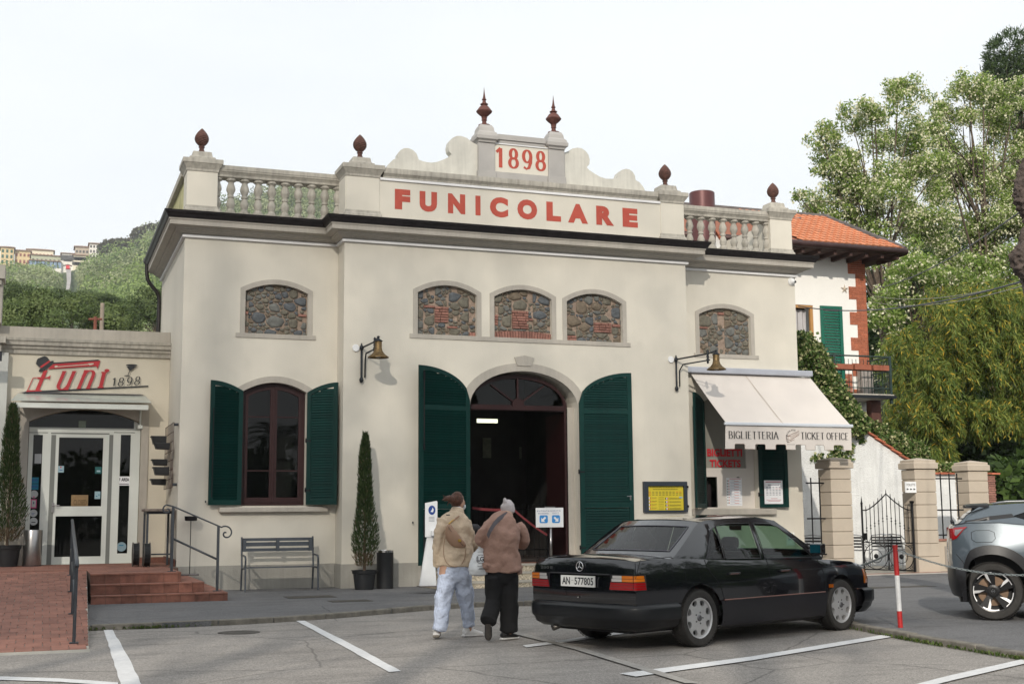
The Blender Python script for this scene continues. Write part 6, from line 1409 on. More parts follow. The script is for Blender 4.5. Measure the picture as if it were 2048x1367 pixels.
# ================================================================== CARS
def carpaint(name,rgb,rough=.25,metal=0.,coat=1.):
 m=mat(name,rgb,rough,metal,var=.03,scale=2,coat=coat);return m
TYRE=mat('tyre_rubber',(.028,.026,.024),.85,var=.25,scale=12,bump=.6,bscale=90)
RIMM=mat('alloy_rim',(.72,.72,.73),.38,.75,var=.05);DRK=mat('wheel_dark',(.010,.010,.011),.7,var=0)
TRIMB=mat('black_trim',(.014,.014,.016),.4,var=.05)
def side_panel(outline,holes,Wf,step=.07,thick=0):
 P,T=fill(outline,holes,step);return P,T
def add_side(mb,outline,holes,Wf,s,off=0.,step=.07,mi=0,pts=None):
 P,T=fill(outline,holes,step)
 v=[(x,s*(Wf(x,z)+off),z)for x,z in P];mb.add(v,[t if s<0 else t[::-1]for t in T],mi)
def arc_pts(cx,cz,r,zcut,n=16,top=True):
 """arch over a wheel from right to left, ending at height zcut"""
 a0=math.asin(max(-1,min(1,(zcut-cz)/r)));return[(cx+r*math.cos(a0+(math.pi-2*a0)*i/n),cz+r*math.sin(a0+(math.pi-2*a0)*i/n))for i in range(n+1)]
def dens(P,k=4):
 Q=[]
 for a,b in zip(P,P[1:]+P[:1]):
  n=max(1,int(math.hypot(b[0]-a[0],b[1]-a[1])/.08));Q+=[(a[0]+(b[0]-a[0])*i/n,a[1]+(b[1]-a[1])*i/n)for i in range(n)]
 return Q
def gridsurf(mb,rows,mi=0,flip=False):
 n=len(rows[0]);v=[p for r_ in rows for p in r_]
 f=[(i*n+j,i*n+j+1,(i+1)*n+j+1,(i+1)*n+j)for i in range(len(rows)-1)for j in range(n-1)]
 mb.add(v,[q[::-1]for q in f]if flip else f,mi)
def wheel(t,x,y,s,r,wdt,rim,spokes,name='wheel'):
 """tyre with rim; s=+1 outward is +y"""
 ax=lambda q:(x+q.x,y+s*q.z,r+q.y)
 mb=MB();h=wdt/2;mb.lathe([(rim*r,-h*.9),(r*.86,-h),(r*.97,-h*.82),(r,-h*.55),(r,h*.55),(r*.97,h*.82),(r*.93,h*.96),(r*.86,h),(rim*r*1.04,h*.93),(rim*r,h*.80)],0,0,n=40,ax=ax)
 mb.f.pop();mb.m.pop();mb.f.pop();mb.m.pop()
 for k in range(44):
  a=2*math.pi*k/44
  for zz in(-.5,-.17,.17,.5):
   c0=[(r*1.0,a),(r*1.010,a+.02),(r*1.010,a+.095),(r*1.0,a+.115)];pts=[]
   for q0 in(zz*wdt*.8-wdt*.055,zz*wdt*.8+wdt*.055):pts+=[ax(Vector((rr*math.cos(aa),rr*math.sin(aa),q0)))for rr,aa in c0]
   mb.add(pts,[(0,1,5,4),(1,2,6,5),(2,3,7,6),(0,1,2,3),(4,5,6,7)])
 wh=mb.build(name,TYRE,t,local=True,smooth=True,auto=30)
 mb=MB();mb.lathe([(rim*r*.99,-h*.8),(rim*r*.93,-h*.5),(rim*r*.93,h*.55),(rim*r*.985,h*.78),(rim*r*1.0,h*.86),(rim*r*.94,h*.82)],0,0,n=40,ax=ax);mb.f.pop();mb.m.pop();mb.f.pop();mb.m.pop()
 mb.build('rim',RIMM if spokes=='eight' else MATS['dark_rim'],wh,local=True,smooth=True,auto=40)
 mb=MB();mb.lathe([(.02,-h*.1),(rim*r*.93,-h*.1),(rim*r*.93,-h*.2),(.02,-h*.2)],0,0,n=30,ax=ax);mb.build('brake_plate',DRK,wh,local=True)
 R_=rim*r*.965;ol=[(R_*math.cos(2*math.pi*i/48),R_*math.sin(2*math.pi*i/48))for i in range(48)]
 if spokes=='eight':
  holes=[]
  for k in range(8):
   a=2*math.pi*(k+.5)/8;hh=[]
   for i in range(12):q=2*math.pi*i/12;rr=R_*.79+R_*.15*math.cos(q);aa=a+(.20+.05*math.cos(q))*math.sin(q)*1.15;hh.append((rr*math.cos(aa),rr*math.sin(aa)))
   holes.append(hh)
  P,T=fill(ol,holes,R_*.22);mb=MB();dp=lambda d:h*(.60+.18*(1-min(1,d/R_))**.8+.10*(min(1,d/R_)**6))
  mb.add([ax(Vector((p[0],p[1],dp(math.hypot(*p)))))for p in P],T)
  for hh in holes:n=len(hh);mb.add([ax(Vector((p[0],p[1],dp(math.hypot(*p)))))for p in hh]+[ax(Vector((p[0],p[1],h*.35)))for p in hh],[(i,(i+1)%n,n+(i+1)%n,n+i)for i in range(n)])
  mb.build('wheel_face',RIMM,wh,local=True,smooth=True,auto=35)
  mb=MB();mb.lathe([(.034,h*.76),(.034,h*.86),(.028,h*.90),(.0,h*.90)],0,0,n=20,ax=ax)
  for k in range(5):a=k*1.2566;mb.lathe([(.010,h*.70),(.010,h*.79),(.0,h*.79)],.062*math.cos(a),.062*math.sin(a),n=6,ax=ax)
  mb.build('hub_cap',mat('hub_dark',(.18,.18,.19),.4,.8,var=0),wh,local=True)
 else:
  dk,br=MB(),MB()
  for k in range(5):
   a=k*1.2566+.35;ca,sa=math.cos(a),math.sin(a)
   def pt(u,v_,z):return ax(Vector((u*ca-v_*sa,u*sa+v_*ca,z)))
   w0,w1=.030,.060;z0_,z1_=h*.55,h*.74
   dk.add([pt(.03,-w0,z0_),pt(R_*.98,-w1*.6,z1_),pt(R_*.98,w1*1.1,z1_),pt(.03,w0,z0_),pt(.03,-w0,h*.3),pt(R_*.98,-w1*.6,h*.4),pt(R_*.98,w1*1.1,h*.4),pt(.03,w0,h*.3)],[(0,1,2,3),(0,4,5,1),(3,2,6,7),(1,5,6,2)])
   br.add([pt(R_*.40,w1*.25,z1_*.92),pt(R_*.97,w1*1.0,z1_+.004),pt(R_*.97,w1*1.62,z1_+.002),pt(R_*.62,w1*1.05,z1_*.95)],[(0,1,2,3)])
   b_pts=[pt(R_*.985*math.cos(q),R_*.985*math.sin(q),z1_+.006)for q in[i*.07 for i in range(0,13)]];c_pts=[pt(R_*.93*math.cos(q),R_*.93*math.sin(q),z1_+.004)for q in[i*.07 for i in range(0,13)]]
   br.add(b_pts+c_pts,[(i,i+1,14+i,13+i)for i in range(12)])
  dk.lathe([(.075,h*.45),(.075,h*.62),(.05,h*.66),(.0,h*.66)],0,0,n=20,ax=ax)
  dk.build('spoke',MATS['dark_rim'],wh,local=True);br.build('spoke_face',RIMM,wh,local=True)
  mb=MB();mb.tube([ax(Vector((.021*math.cos(i*.5236),.021*math.sin(i*.5236),h*.67)))for i in range(12)],.003,4,closed=True);mb.tube([ax(Vector((-.021,0,h*.67))),ax(Vector((.021,0,h*.67)))],.003,4);mb.build('hub_badge',CHROME,wh,local=True)
  mb=MB();mb.lathe([(.0,-h*.05),(rim*r*.72,-h*.05),(rim*r*.72,h*.05),(.0,h*.05)],0,0,n=30,ax=ax);mb.build('brake_disc',mat('rusty_disc',(.18,.12,.08),.5,.6,var=.3),wh,local=True)
 return wh
mat('dark_rim',(.012,.012,.013),.3,.3,var=0)
PAINT=carpaint('black_paint',(.0045,.005,.0075),.12)
CLAD=mat('grey_cladding',(.017,.0165,.020),.35,var=.04,spec=.35)
BUMP=mat('bumper_dark',(.010,.011,.013),.32,var=.05,spec=.35)
CGL=glass_mat('car_glass',(.42,.55,.48),1.5)
REDLT=mat('red_lens',(.30,.004,.008),.15,var=0,coat=1);AMB=mat('amber_lens',(.62,.16,.01),.15,var=0,coat=1);CLR=mat('clear_lens',(.50,.48,.46),.15,var=0,coat=1)
LEATHER=mat('dark_red_leather',(.05,.014,.012),.5,var=.1)
RRp,FRp=at(1393,1293,Z=LOT),at(1682,1259,Z=LOT)
hd=(FRp-RRp);th=math.atan2(hd.y,hd.x);mid=(RRp+FRp)/2+Vector((-math.sin(th),math.cos(th),0))*.80
car=thing('black_saloon','black 1990s four door saloon with plate AN 577805','car',(mid.x,mid.y,LOT),th)
XR_,XF_,rw_=-1.40,1.40,.318
def shz(x):
 k=[(-2.45,.955),(-2.36,.975),(-1.9,.985),(-1.4,.96),(-.6,.925),(.4,.905),(1.2,.885),(1.75,.845),(2.05,.79),(2.2,.75)]
 for(a,b),(c,d)in zip(k[:-1],k[1:]):
  if x<=c:return b+(d-b)*max(0,(x-a)/(c-a))
 return k[-1][1]
def Wc(x,z):
 if x<-1.0:w_=.872-.075*((-x-1.0)/1.42)**2.2
 elif x>.9:w_=.872-.12*((x-.9)/1.28)**2.2
 else:w_=.872
 zs=shz(x)
 if z>.60:w_-=.050*((z-.60)/(zs-.60))**2.5
 if z<.45:w_-=.04*((.45-z)/.25)**2
 return w_
ar=.375
mb=MB()
up=[(-2.405,.50)]+[(-2.41,.60),(-2.405,.75),(-2.39,.88),(-2.36,.965)]+[(x,shz(x))for x in(-2.2,-1.9,-1.6,-1.2,-.8,-.4,0,.4,.8,1.2,1.5,1.75,1.95,2.08)]+[(2.14,.70),(2.15,.60),(2.14,.50)]
up+=[(XF_+.5,.50)]+arc_pts(XF_,rw_,ar,.50)+[(.6,.50),(0,.50),(-.6,.50)]+arc_pts(XR_,rw_,ar,.50)+[(-2.0,.50)]
for s_ in(1,-1):add_side(mb,up,None,Wc,s_)
body_sides=mb
def crownrow(x,z,w_,c,n=14,xb=0):return[(x+xb*(j/n*2-1)**2,w_*(1-2*j/n),z+c*(1-(2*j/n-1)**2)-.012*abs(2*j/n-1)**8)for j in range(n+1)]
rows=[crownrow(x,shz(x),Wc(x,shz(x)),c)for x,c in((-2.36,.022),(-2.28,.038),(-2.1,.045),(-1.85,.048),(-1.62,.045),(-1.45,.03))];gridsurf(mb,rows)
rows=[crownrow(x,shz(x),Wc(x,shz(x)),c)for x,c in((.95,.02),(1.12,.05),(1.4,.055),(1.7,.05),(1.95,.04),(2.08,.02),(2.14,-.02))];gridsurf(mb,rows)
# rear face
rf=[(.50,0),(.60,-.006),(.75,-.002),(.80,.012),(.88,.022),(.955,.042),(.985,.048)]
rows=[]
for z,dx in rf:
 w_=Wc(-2.4,z);rows.append([(-2.455+dx+.05*(abs(1-2*j/14))**2.6,w_*(1-2*j/14),z+(.022*(1-(2*j/14-1)**2)if z>.95 else 0)-(.018 if z>.97 else 0))for j in range(15)])
gridsurf(mb,rows,flip=True)
rows=[[(x+.0-.05*(abs(1-2*j/14))**2.6,Wc(2.14,z)*(1-2*j/14),z)for j in range(15)]for z,x in((.50,2.19),(.62,2.20),(.74,2.175),(.77,2.15))];gridsurf(mb,rows)
mb.build('body',PAINT,car,local=True,smooth=True,auto=42)
# greenhouse
ROOFZ=[(-1.70,.985),(-1.64,1.02),(-1.42,1.17),(-1.20,1.315),(-1.08,1.375),(-.92,1.395),(-.6,1.41),(-.2,1.42),(.15,1.41),(.36,1.38),(.50,1.30),(.80,1.115),(1.04,.965),(1.10,.92)]
def Gc(x,z):return .800-.025-.185*max(0,(z-.93)/.47)**1.25-(.03*max(0,(-x-1.0)/.6)**2 if x<-1 else 0)
h1_=[(-1.17,.962),(-.845,.952),(-.845,1.315),(-.93,1.28)];h2_=[(-.815,.952),(-.16,.94),(-.16,1.352),(-.62,1.35),(-.815,1.325)]
h3_=[(-.08,.938),(.90,.925),(.52,1.20),(.38,1.30),(.24,1.34),(-.08,1.352)]
gl_out=[(-1.70,.955)]+ROOFZ+[(1.14,.87),(.4,.900),(-.6,.925),(-1.2,.945)]
mb=MB()
for s_ in(1,-1):add_side(mb,gl_out,[h1_,h2_,h3_],Gc,s_,step=.09)
mb.build('cabin_side',PAINT,car,local=True,smooth=True,auto=42)
mb=MB()
# ledge between cabin and shoulder
for s_ in(1,-1):
 rows=[[(x,s_*(Wc(x,shz(x))),shz(x)),(x,s_*(Wc(x,shz(x))-.02),shz(x)+.006),(x,s_*(Gc(x,.94)-.002),shz(x)+.006)]for x in[-1.7+.15*i for i in range(20)]];gridsurf(mb,rows,flip=(s_>0))
mb.build('waist',PAINT,car,local=True,smooth=True)
mb=MB();rows=[[(x-.0,Gc(x,z)*(1-2*j/12),z+(.035 if-1.1<x<.42 else .0)*(1-(2*j/12-1)**2)**.8)for j in range(13)]for x,z in ROOFZ[4:10]];gridsurf(mb,rows);mb.build('roof',PAINT,car,local=True,smooth=True)
def screen(x0,z0,x1,z1,bow,nm):
 n=12;rows=[];fr_=MB()
 for i in range(7):t_=i/6;x,z=x0+(x1-x0)*t_,z0+(z1-z0)*t_;w_=Gc(x,z);rows.append([(x+bow*(1-(2*j/n-1)**2),w_*(1-2*j/n),z+.014*(1-(2*j/n-1)**2)*(.3+t_))for j in range(n+1)])
 # border band in body colour, glass inside
 fm=MB();gm=MB();R_=rows
 for i in range(6):
  for j in range(n):
   q=[R_[i][j],R_[i][j+1],R_[i+1][j+1],R_[i+1][j]];(fm if(j in(0,n-1)or i in(0,5))else gm).add(q,[(0,1,2,3)])
 fm.build(nm+'_surround',TRIMB if False else PAINT,car,local=True,smooth=True);g_=gm.build(nm,CGL,car,local=True,smooth=True)
 P=[Vector(R_[1][j])for j in range(1,n)]+[Vector(R_[i][n-1])for i in range(1,6)]+[Vector(R_[5][j])for j in range(n-1,0,-1)]+[Vector(R_[i][1])for i in range(5,0,-1)]
 m_=MB();m_.tube([p+Vector((0,0,.004))for p in P],.009,5,closed=True);m_.build(nm+'_seal',mat('seal_grey',(.10,.10,.115),.3,.5,var=0),car,local=True,smooth=True)
screen(-1.69,.985,-1.06,1.38,-.07,'rear_window');screen(1.09,.925,.37,1.38,.07,'windscreen')
for s_ in(1,-1):
 for h in(h1_,h2_,h3_):
  mb=MB();add_side(mb,h,None,Gc,s_,-.006,step=.2);mb.build('side_window',CGL,car,local=True,smooth=True)
  mb=MB();mb.tube([(x,s_*(Gc(x,z)+.003),z)for x,z in dens(h)],.006,4,closed=True);mb.build('window_trim',TRIMB,car,local=True)
  # cladding below the strip
low=[(-2.36,.30),(-2.36,.495),(-2.0,.495)]+arc_pts(XR_,rw_,ar,.495)[::-1]+[(-.6,.495),(0,.495),(.6,.495)]+arc_pts(XF_,rw_,ar,.495)[::-1]+[(1.95,.495),(2.08,.495),(2.08,.30),(XF_+.37,.26)]
midl=[(XR_+ar-.01,.21)]+[(XR_+ar*math.cos(a),rw_+ar*math.sin(a))for a in(-.1,.15,.35,.47)]+[(-.6,.493),(0,.493),(.6,.493)]+[(XF_-ar*math.cos(a),rw_+ar*math.sin(a))for a in(.47,.35,.15,-.1)]+[(XF_-ar+.01,.21)]
rearl=[(-2.36,.30),(-2.38,.493),(-1.9,.493)]+[(XR_-ar*math.cos(a),rw_+ar*math.sin(a))for a in(.47,.3,.1,-.12)]
frl=[(XF_+ar*math.cos(a),rw_+ar*math.sin(a))for a in(-.12,.1,.3,.47)]+[(2.1,.493),(2.08,.27)]
mb=MB()
for s_ in(1,-1):
 for P_ in(midl,rearl,frl):add_side(mb,P_,None,Wc,s_,.010,step=.09)
 gridsurf(mb,[[(x,s_*(Wc(x,.21)+.01),.212),(x,s_*(Wc(x,.21)-.06),.17),(x,s_*.55,.17)]for x in[XR_+ar-.01+i*.21 for i in range(10)]+[XF_-ar+.01]],flip=(s_<0))
mb.build('side_cladding',CLAD,car,local=True,smooth=True,auto=40)
# bumpers
def plan_sweep(mb,pts,prof):
 n=len(prof);rows=[]
 for i,(x,y)in enumerate(pts):
  a=pts[max(0,i-1)];b=pts[min(len(pts)-1,i+1)];d=(b[0]-a[0],b[1]-a[1]);l=math.hypot(*d);nx,ny=d[1]/l,-d[0]/l
  rows.append([(x+nx*o,y+ny*o,z)for o,z in prof])
 gridsurf(mb,rows);return rows
bpl=[(-1.80,-.855),(-2.05,-.850),(-2.25,-.835),(-2.36,-.80),(-2.435,-.70),(-2.465,-.5),(-2.475,-.25),(-2.478,0)];bpl=bpl+[(x,-y)for x,y in bpl[:-1][::-1]]
mb=MB();plan_sweep(mb,bpl[::-1],[(-.30,.20),(-.08,.225),(.005,.27),(.03,.33),(.045,.335),(.055,.36),(.058,.46),(.05,.485),(.02,.503),(-.05,.506)]);mb.build('rear_bumper',BUMP,car,local=True,smooth=True,auto=50)
fpl=[(1.82,-.855),(1.98,-.845),(2.12,-.80),(2.20,-.70),(2.245,-.45),(2.255,0)];fpl=fpl+[(x,-y)for x,y in fpl[:-1][::-1]]
mb=MB();plan_sweep(mb,fpl,[(-.30,.18),(-.06,.20),(.01,.27),(.03,.33),(.045,.335),(.055,.36),(.058,.46),(.05,.485),(.02,.503),(-.05,.506)]);mb.build('front_bumper',BUMP,car,local=True,smooth=True,auto=50)
# thin coral line and bumper highlight strip
mb=MB()
for s_ in(1,-1):mb.tube([(x,s_*(Wc(x,.5)+.009),.499)for x in[-1.0+.1*i for i in range(21)]],.006,4)
for s_ in(1,-1):mb.tube([(x,s_*(Wc(x,.5)+.009),.499)for x in(1.79,1.85,1.95)],.006,4)
mb.build('side_strip',mat('coral_strip',(.22,.10,.075),.4,var=0),car,local=True)
# shut lines
mb=MB()
def ln(P,r_=.0035,s_=-1,f=Wc,off=.0015):mb.tube([(x,s_*(f(x,z)+off),z)for x,z in P],r_,4)
for s_ in(1,-1):
 ln([(-.115,z)for z in(.22,.35,.49,.6,.75,.9,.945)],s_=s_,off=.003);ln([(.99,.24),(1.0,.49),(1.01,.6),(.99,.75),(.93,.9),(.90,.935)],s_=s_,off=.003)
 ln([(-.98,.24),(-.99,.49)],s_=s_,off=.011);ln([(-.99,.5),(-1.04,.62),(-1.12,.73),(-1.2,.80),(-1.26,.88),(-1.27,.955)],s_=s_,off=.002)
ln([(-1.62,.88),(-1.42,.88),(-1.40,.86),(-1.40,.73),(-1.42,.71),(-1.62,.71),(-1.64,.73),(-1.64,.86),(-1.62,.88)],.0025)
mb.tube([(-2.41,-.80,.79),(-2.40,-.795,.80),(-2.36,-.80,.90),(-2.33,-.803,.985),(-1.80,-.79,1.0)],.004,4);mb.tube([(-2.41,.80,.79),(-2.36,.80,.90),(-2.33,.803,.985),(-1.80,.79,1.0)],.004,4)
mb.build('shut_line',mat('gap_black',(.001,.001,.001),.9,var=0),car,local=True)
for x in(-.80,.18):
 for s_ in(1,-1):
  mb=MB();y=s_*(Wc(x,.76)+.0);mb.box(x-.10,x+.10,min(y,y+s_*.028),max(y,y+s_*.028),.775,.80);mb.build('door_handle',TRIMB,car,local=True,bev=.008)
  mb=MB();mb.box(x-.095,x+.06,min(y+s_*.029,y+s_*.032),max(y+s_*.029,y+s_*.032),.782,.788);mb.build('handle_trim',mat('coral_reflector',(.30,.15,.12),.3,.5,var=0),car,local=True)
  # tail lamps
for s_ in(1,-1):
 lp=thing if False else None
 def lens(y0,y1,z0,z1,m,nm,dx=.0,parent=None):
  mbx=MB();n=6;rows=[]
  for z in(z0,(z0+z1)/2,z1):
   rows.append([(-2.467+.05*(abs(y)/.80)**2.6*.9+dx,s_*y,z)for y in[y0+(y1-y0)*i/n for i in range(n+1)]])
  gridsurf(mbx,rows,flip=(s_>0));return mbx
 base_=lens(.47,.775,.655,.825,TRIMB,'x',.004).build('tail_lamp',TRIMB,car,local=True,smooth=True)
 n_r=5
 for k in range(3):z0_=.663+k*.027;lens(.47+.006*k,.785,z0_,z0_+.023,REDLT,'r',-.012).build('red_lens',REDLT,base_,local=True,smooth=True)
 for k in range(2):z0_=.750+k*.034;lens(.64,.785,z0_,z0_+.030,AMB,'a',-.012).build('amber_lens',AMB,base_,local=True,smooth=True);lens(.50+.014*k,.638,z0_,z0_+.030,CLR,'c',-.012).build('clear_lens',CLR,base_,local=True,smooth=True)
 # wrap round the corner
 for(z0_,m,nm)in((.663,REDLT,'red_lens'),(.690,REDLT,'red_lens'),(.717,REDLT,'red_lens'),(.750,AMB,'amber_lens'),(.784,AMB,'amber_lens')):
  mb=MB();xe_=-2.26-.010*((z0_-.66)/.03)*.5
  rows=[[(-2.432,s_*.787,z),(-2.418,s_*(Wc(-2.4,z)+.004),z),(-2.38,s_*(Wc(-2.38,z)+.012),z),(-2.31,s_*(Wc(-2.31,z)+.012),z),(xe_,s_*(Wc(xe_,z)+.006),z)]for z in(z0_,z0_+(.030 if z0_>.74 else .023))]
  gridsurf(mb,rows,flip=(s_>0));mb.build(nm,m,base_,local=True,smooth=True)
 mb=MB();rows=[[(-2.43,s_*.79,z),(-2.40,s_*(Wc(-2.4,z)+.003),z),(-2.25,s_*(Wc(-2.25,z)+.004),z)]for z in(.655,.82)];gridsurf(mb,rows,flip=(s_>0));mb.build('lamp_backing',TRIMB,base_,local=True)
 # front indicator and repeater
mb=MB();mb.box(1.86,1.92,-(Wc(1.89,.60)+.012),-(Wc(1.89,.60)-.01),.585,.625)if False else None
for s_ in(1,-1):
 y=s_*(Wc(1.14,.56)+.004);mb=MB();mb.box(1.09,1.19,min(y,y-s_*.01),max(y,y+s_*.008),.545,.585);mb.build('side_repeater',AMB,car,local=True,bev=.003)
 mb=MB();gridsurf(mb,[[(2.02,s_*(Wc(2.02,z)+.004),z),(2.12,s_*(Wc(2.12,z)+.006),z),(2.185,s_*(Wc(2.14,z)-.05),z),(2.19,s_*.66,z)]for z in(.56,.65,.74)],flip=(s_>0));mb.build('front_indicator',AMB,car,local=True,smooth=True)
 mb=MB();mb.box(2.195,2.205,min(s_*.40,s_*.64),max(s_*.40,s_*.64),.57,.74);mb.build('headlight',CLR,car,local=True,bev=.01)
mb=MB();mb.box(2.195,2.225,-.34,.34,.53,.76);mb.build('grille',TRIMB,car,local=True,bev=.02)
# plate, emblem, badge, lock, exhaust
mb=MB();mb.box(-2.485,-2.470,-.262,.262,.680,.800,0);pl=lambda u,v,w=0:(-2.4865-w,-u,v)
put(mb,font_mesh('AN',.03),(-.240,-.115,.700,.782),pl,1);put(mb,font_mesh('577805',.02),(-.045,.245,.700,.782),pl,1)
put(mb,font_mesh('AN',.0),(-.095,-.062,.742,.754),pl,1);mb.build('number_plate',[mat('plate_white',(.66,.66,.64),.5,var=.03),INK],car,local=True)
sx,sz=-2.447,.898
mb=MB();ring=[(sx-.0,.052*math.cos(i*.2618)*1.0,sz+.052*math.sin(i*.2618))for i in range(24)];mb.tube(ring,.0055,6,closed=True)
for a in(90,210,330):mb.tube([(sx-.002,0,sz),(sx,.05*math.cos(R(a)),sz+.05*math.sin(R(a)))],[.008,.003],6)
mb.build('boot_emblem',CHROME,car,local=True,smooth=True)
mb=MB();bl_=lambda u,v,w=0:(-2.455-w+.0,-u,v)
put(mb,font_mesh('200',.02,1.1),(-.64,-.50,.862,.892),lambda u,v,w=0:(-2.430-.006,-u,v),0);put(mb,font_mesh('E',.02),(-.475,-.435,.862,.892),lambda u,v,w=0:(-2.434-.006,-u,v),0)
mb.v=[(a+(.035*(abs(b)/.8)**2.6 if False else 0),b,c)for a,b,c in mb.v]
mb.f=mb.f;mb.build('boot_badge',CHROME,car,local=True)
mb=MB();mb.lathe([(.012,0),(.012,.01),(.0,.012)],0,0,n=14,ax=lambda q:(-2.468-q.z,-.0+q.x,.568+q.y));mb.build('boot_lock',CHROME,car,local=True)
mb=MB();mb.box(-2.47,-2.44,-.46,.46,.815,.828);mb.build('boot_trim',TRIMB,car,local=True,bev=.004)
mb=MB();mb.tube([(-2.0,.45,.24),(-2.30,.45,.23),(-2.42,.46,.20)],.032,12);mb.build('exhaust',mat('exhaust_metal',(.12,.11,.10),.4,.8,var=.3),car,local=True,smooth=True)
# mirror
TEALG=mat('teal_mirror_glass',(.01,.12,.17),.05,.6,var=0)
for s_ in(1,-1):
 mb=MB();y0=s_*.80;mb.box(.80,.90,min(y0,s_*.98),max(y0,s_*.98),.965,1.095);mb.box(.83,.88,min(s_*.74,y0),max(s_*.74,y0),.965,1.02);o=mb.build('wing_mirror',PAINT,car,local=True,bev=.02)
 mb=MB();mb.box(.794,.799,min(s_*.82,s_*.965),max(s_*.82,s_*.965),.98,1.08);mb.build('mirror_glass',TEALG,o,local=True)
 # wheels and wells
for x in(XR_,XF_):
 for s_ in(1,-1):
  wheel(car,x,s_*.755,s_,rw_,.20,.70,'eight')
  mb=MB();a_=[(x+ar*1.0*math.cos(math.pi*i/16),rw_+ar*1.0*math.sin(math.pi*i/16))for i in range(17)];gridsurf(mb,[[(p[0],s_*.835,p[1]),(p[0],s_*.40,p[1])]for p in a_]);mb.add([(x-ar,s_*.40,.2)]+[(p[0],s_*.40,p[1])for p in a_[::-1]]+[(x+ar,s_*.40,.2)],[tuple(range(19))]);mb.build('wheel_well',DRK,car,local=True)
mb=MB();mb.box(-2.3,2.0,-.62,.62,.19,.30);mb.build('underbody',DRK,car,local=True)
# cabin
mb=MB();mb.box(-1.5,1.05,-.72,.72,.30,.34);mb.box(-1.75,-1.25,-.66,.66,.34,.93);mb.box(.72,1.1,-.70,.70,.5,.93);mb.build('cabin_floor',DRK,car,local=True)
for nm_,x,y,zt,wd_ in(('rear_seat',-1.02,.36,.98,.30),('rear_seat',-1.02,-.36,.98,.30),('front_seat',-.05,.36,1.02,.24),('front_seat',-.05,-.36,1.02,.24)):
 mb=MB();mb.box(x-.22,x-.08,y-wd_,y+wd_,.45,zt);mb.box(x-.1,x+.42,y-wd_,y+wd_,.42,.58);mb.box(x-.20,x-.11,y-.12,y+.12,zt+.03,zt+.17);mb.build(nm_,LEATHER,car,local=True,bev=.04)
mb=MB();mb.tube([(.62+.07*math.sin(i*.5236),.36+.18*math.cos(i*.5236),.93+.17*math.sin(i*.5236))for i in range(12)],.014,6,closed=True);mb.build('steering_wheel',BLACK,car,local=True)
mb=MB();mb.box(.36,.39,-.09,.09,1.26,1.32);mb.build('inner_mirror',BLACK,car,local=True,bev=.01)
mb=MB();mb.add([(2.19+0,y_,.8+dz)for y_ in(0,)for dz in(0,)]+[],[])if False else None
# ---- grey crossover at the right edge
SW=at(1990,1240,Z=PAV);ph=R(-38)
suv=thing('grey_crossover','blue grey crossover car with five spoke two tone wheel','car',(0,0,PAV),ph)
def suv_place():
 l=Vector((-1.318,-.86,0))*1.08;c,s=math.cos(ph),math.sin(ph);return Vector((SW.x-(l.x*c-l.y*s),SW.y-(l.x*s+l.y*c),PAV))
suv.location=suv_place();suv.scale=(1.08,1.08,1.08)
SP=carpaint('blue_grey_paint',(.085,.108,.13),.3,.25);rs=.345;SXR,SXF,sar=-1.318,1.318,.455
def ssz(x):
 k=[(-2.1,1.12),(-1.95,1.17),(-1.6,1.20),(-1.2,1.20),(-.6,1.12),(0,1.06),(.7,1.02),(1.2,.99),(1.7,.93),(2.1,.80)]
 for(a,b),(c,d)in zip(k[:-1],k[1:]):
  if x<=c:return b+(d-b)*max(0,(x-a)/(c-a))
 return k[-1][1]
def Ws(x,z):
 w_=.885
 if x<-1.2:w_-=.15*((-x-1.2)/.85)**2.2
 if x>1.2:w_-=.15*((x-1.2)/.85)**2.2
 zs=ssz(x)
 for cx_ in(SXR,SXF):w_+=.035*math.exp(-((x-cx_)/.42)**2)*math.exp(-((z-.78)/.16)**2)
 if z>.85:w_-=.05*((z-.85)/max(.05,zs-.85))**1.5
 w_-=.02*math.exp(-((z-.60)/.12)**2)*(1 if abs(x)<.8 else 0)
 return w_
rear_e=[(-2.05,.60),(-2.085,.72),(-2.07,.95),(-2.0,1.14)]
up=rear_e+[(x,ssz(x))for x in(-1.93,-1.8,-1.6,-1.4,-1.2,-.9,-.6,-.3,0,.4,.8,1.2,1.5,1.8,2.0)]+[(2.08,.75),(2.1,.58)]+[(1.9,.56)]+arc_pts(SXF,rs,sar,.56)+[(.6,.40),(-.6,.40)]+arc_pts(SXR,rs,sar,.56)
mb=MB()
for s_ in(1,-1):add_side(mb,up,None,Ws,s_)
rows=[crownrow(x,ssz(x),Ws(x,ssz(x)),.05)for x in(.9,1.2,1.5,1.8,2.0,2.08)];gridsurf(mb,rows)
rows=[[(x+.14*(abs(1-2*j/12))**2.4,Ws(-2.05,z)*(1-2*j/12),z)for j in range(13)]for x,z in((-2.17,.60),(-2.20,.72),(-2.19,.90),(-2.14,1.08),(-2.08,1.16),(-2.02,1.18))];gridsurf(mb,rows,flip=True)
mb.build('body',SP,suv,local=True,smooth=True,auto=42)
SR=[(-1.90,1.17),(-1.78,1.22),(-1.60,1.33),(-1.46,1.43),(-1.40,1.475),(-1.0,1.51),(-.5,1.53),(0,1.50),(.2,1.47),(.4,1.40),(.85,1.17),(1.15,1.02)]
def Gs(x,z):return .84-.20*max(0,(z-1.05)/.47)**1.15-(.10*max(0,(-x-1.3)/.7)**2 if x<-1.3 else 0)
wh_=[(-1.05,1.31),(-.90,1.25),(-.25,1.12),(-.25,1.44),(-.75,1.44)];wf_=[(-.17,1.11),(.80,1.07),(.42,1.32),(.2,1.40),(-.17,1.44)]
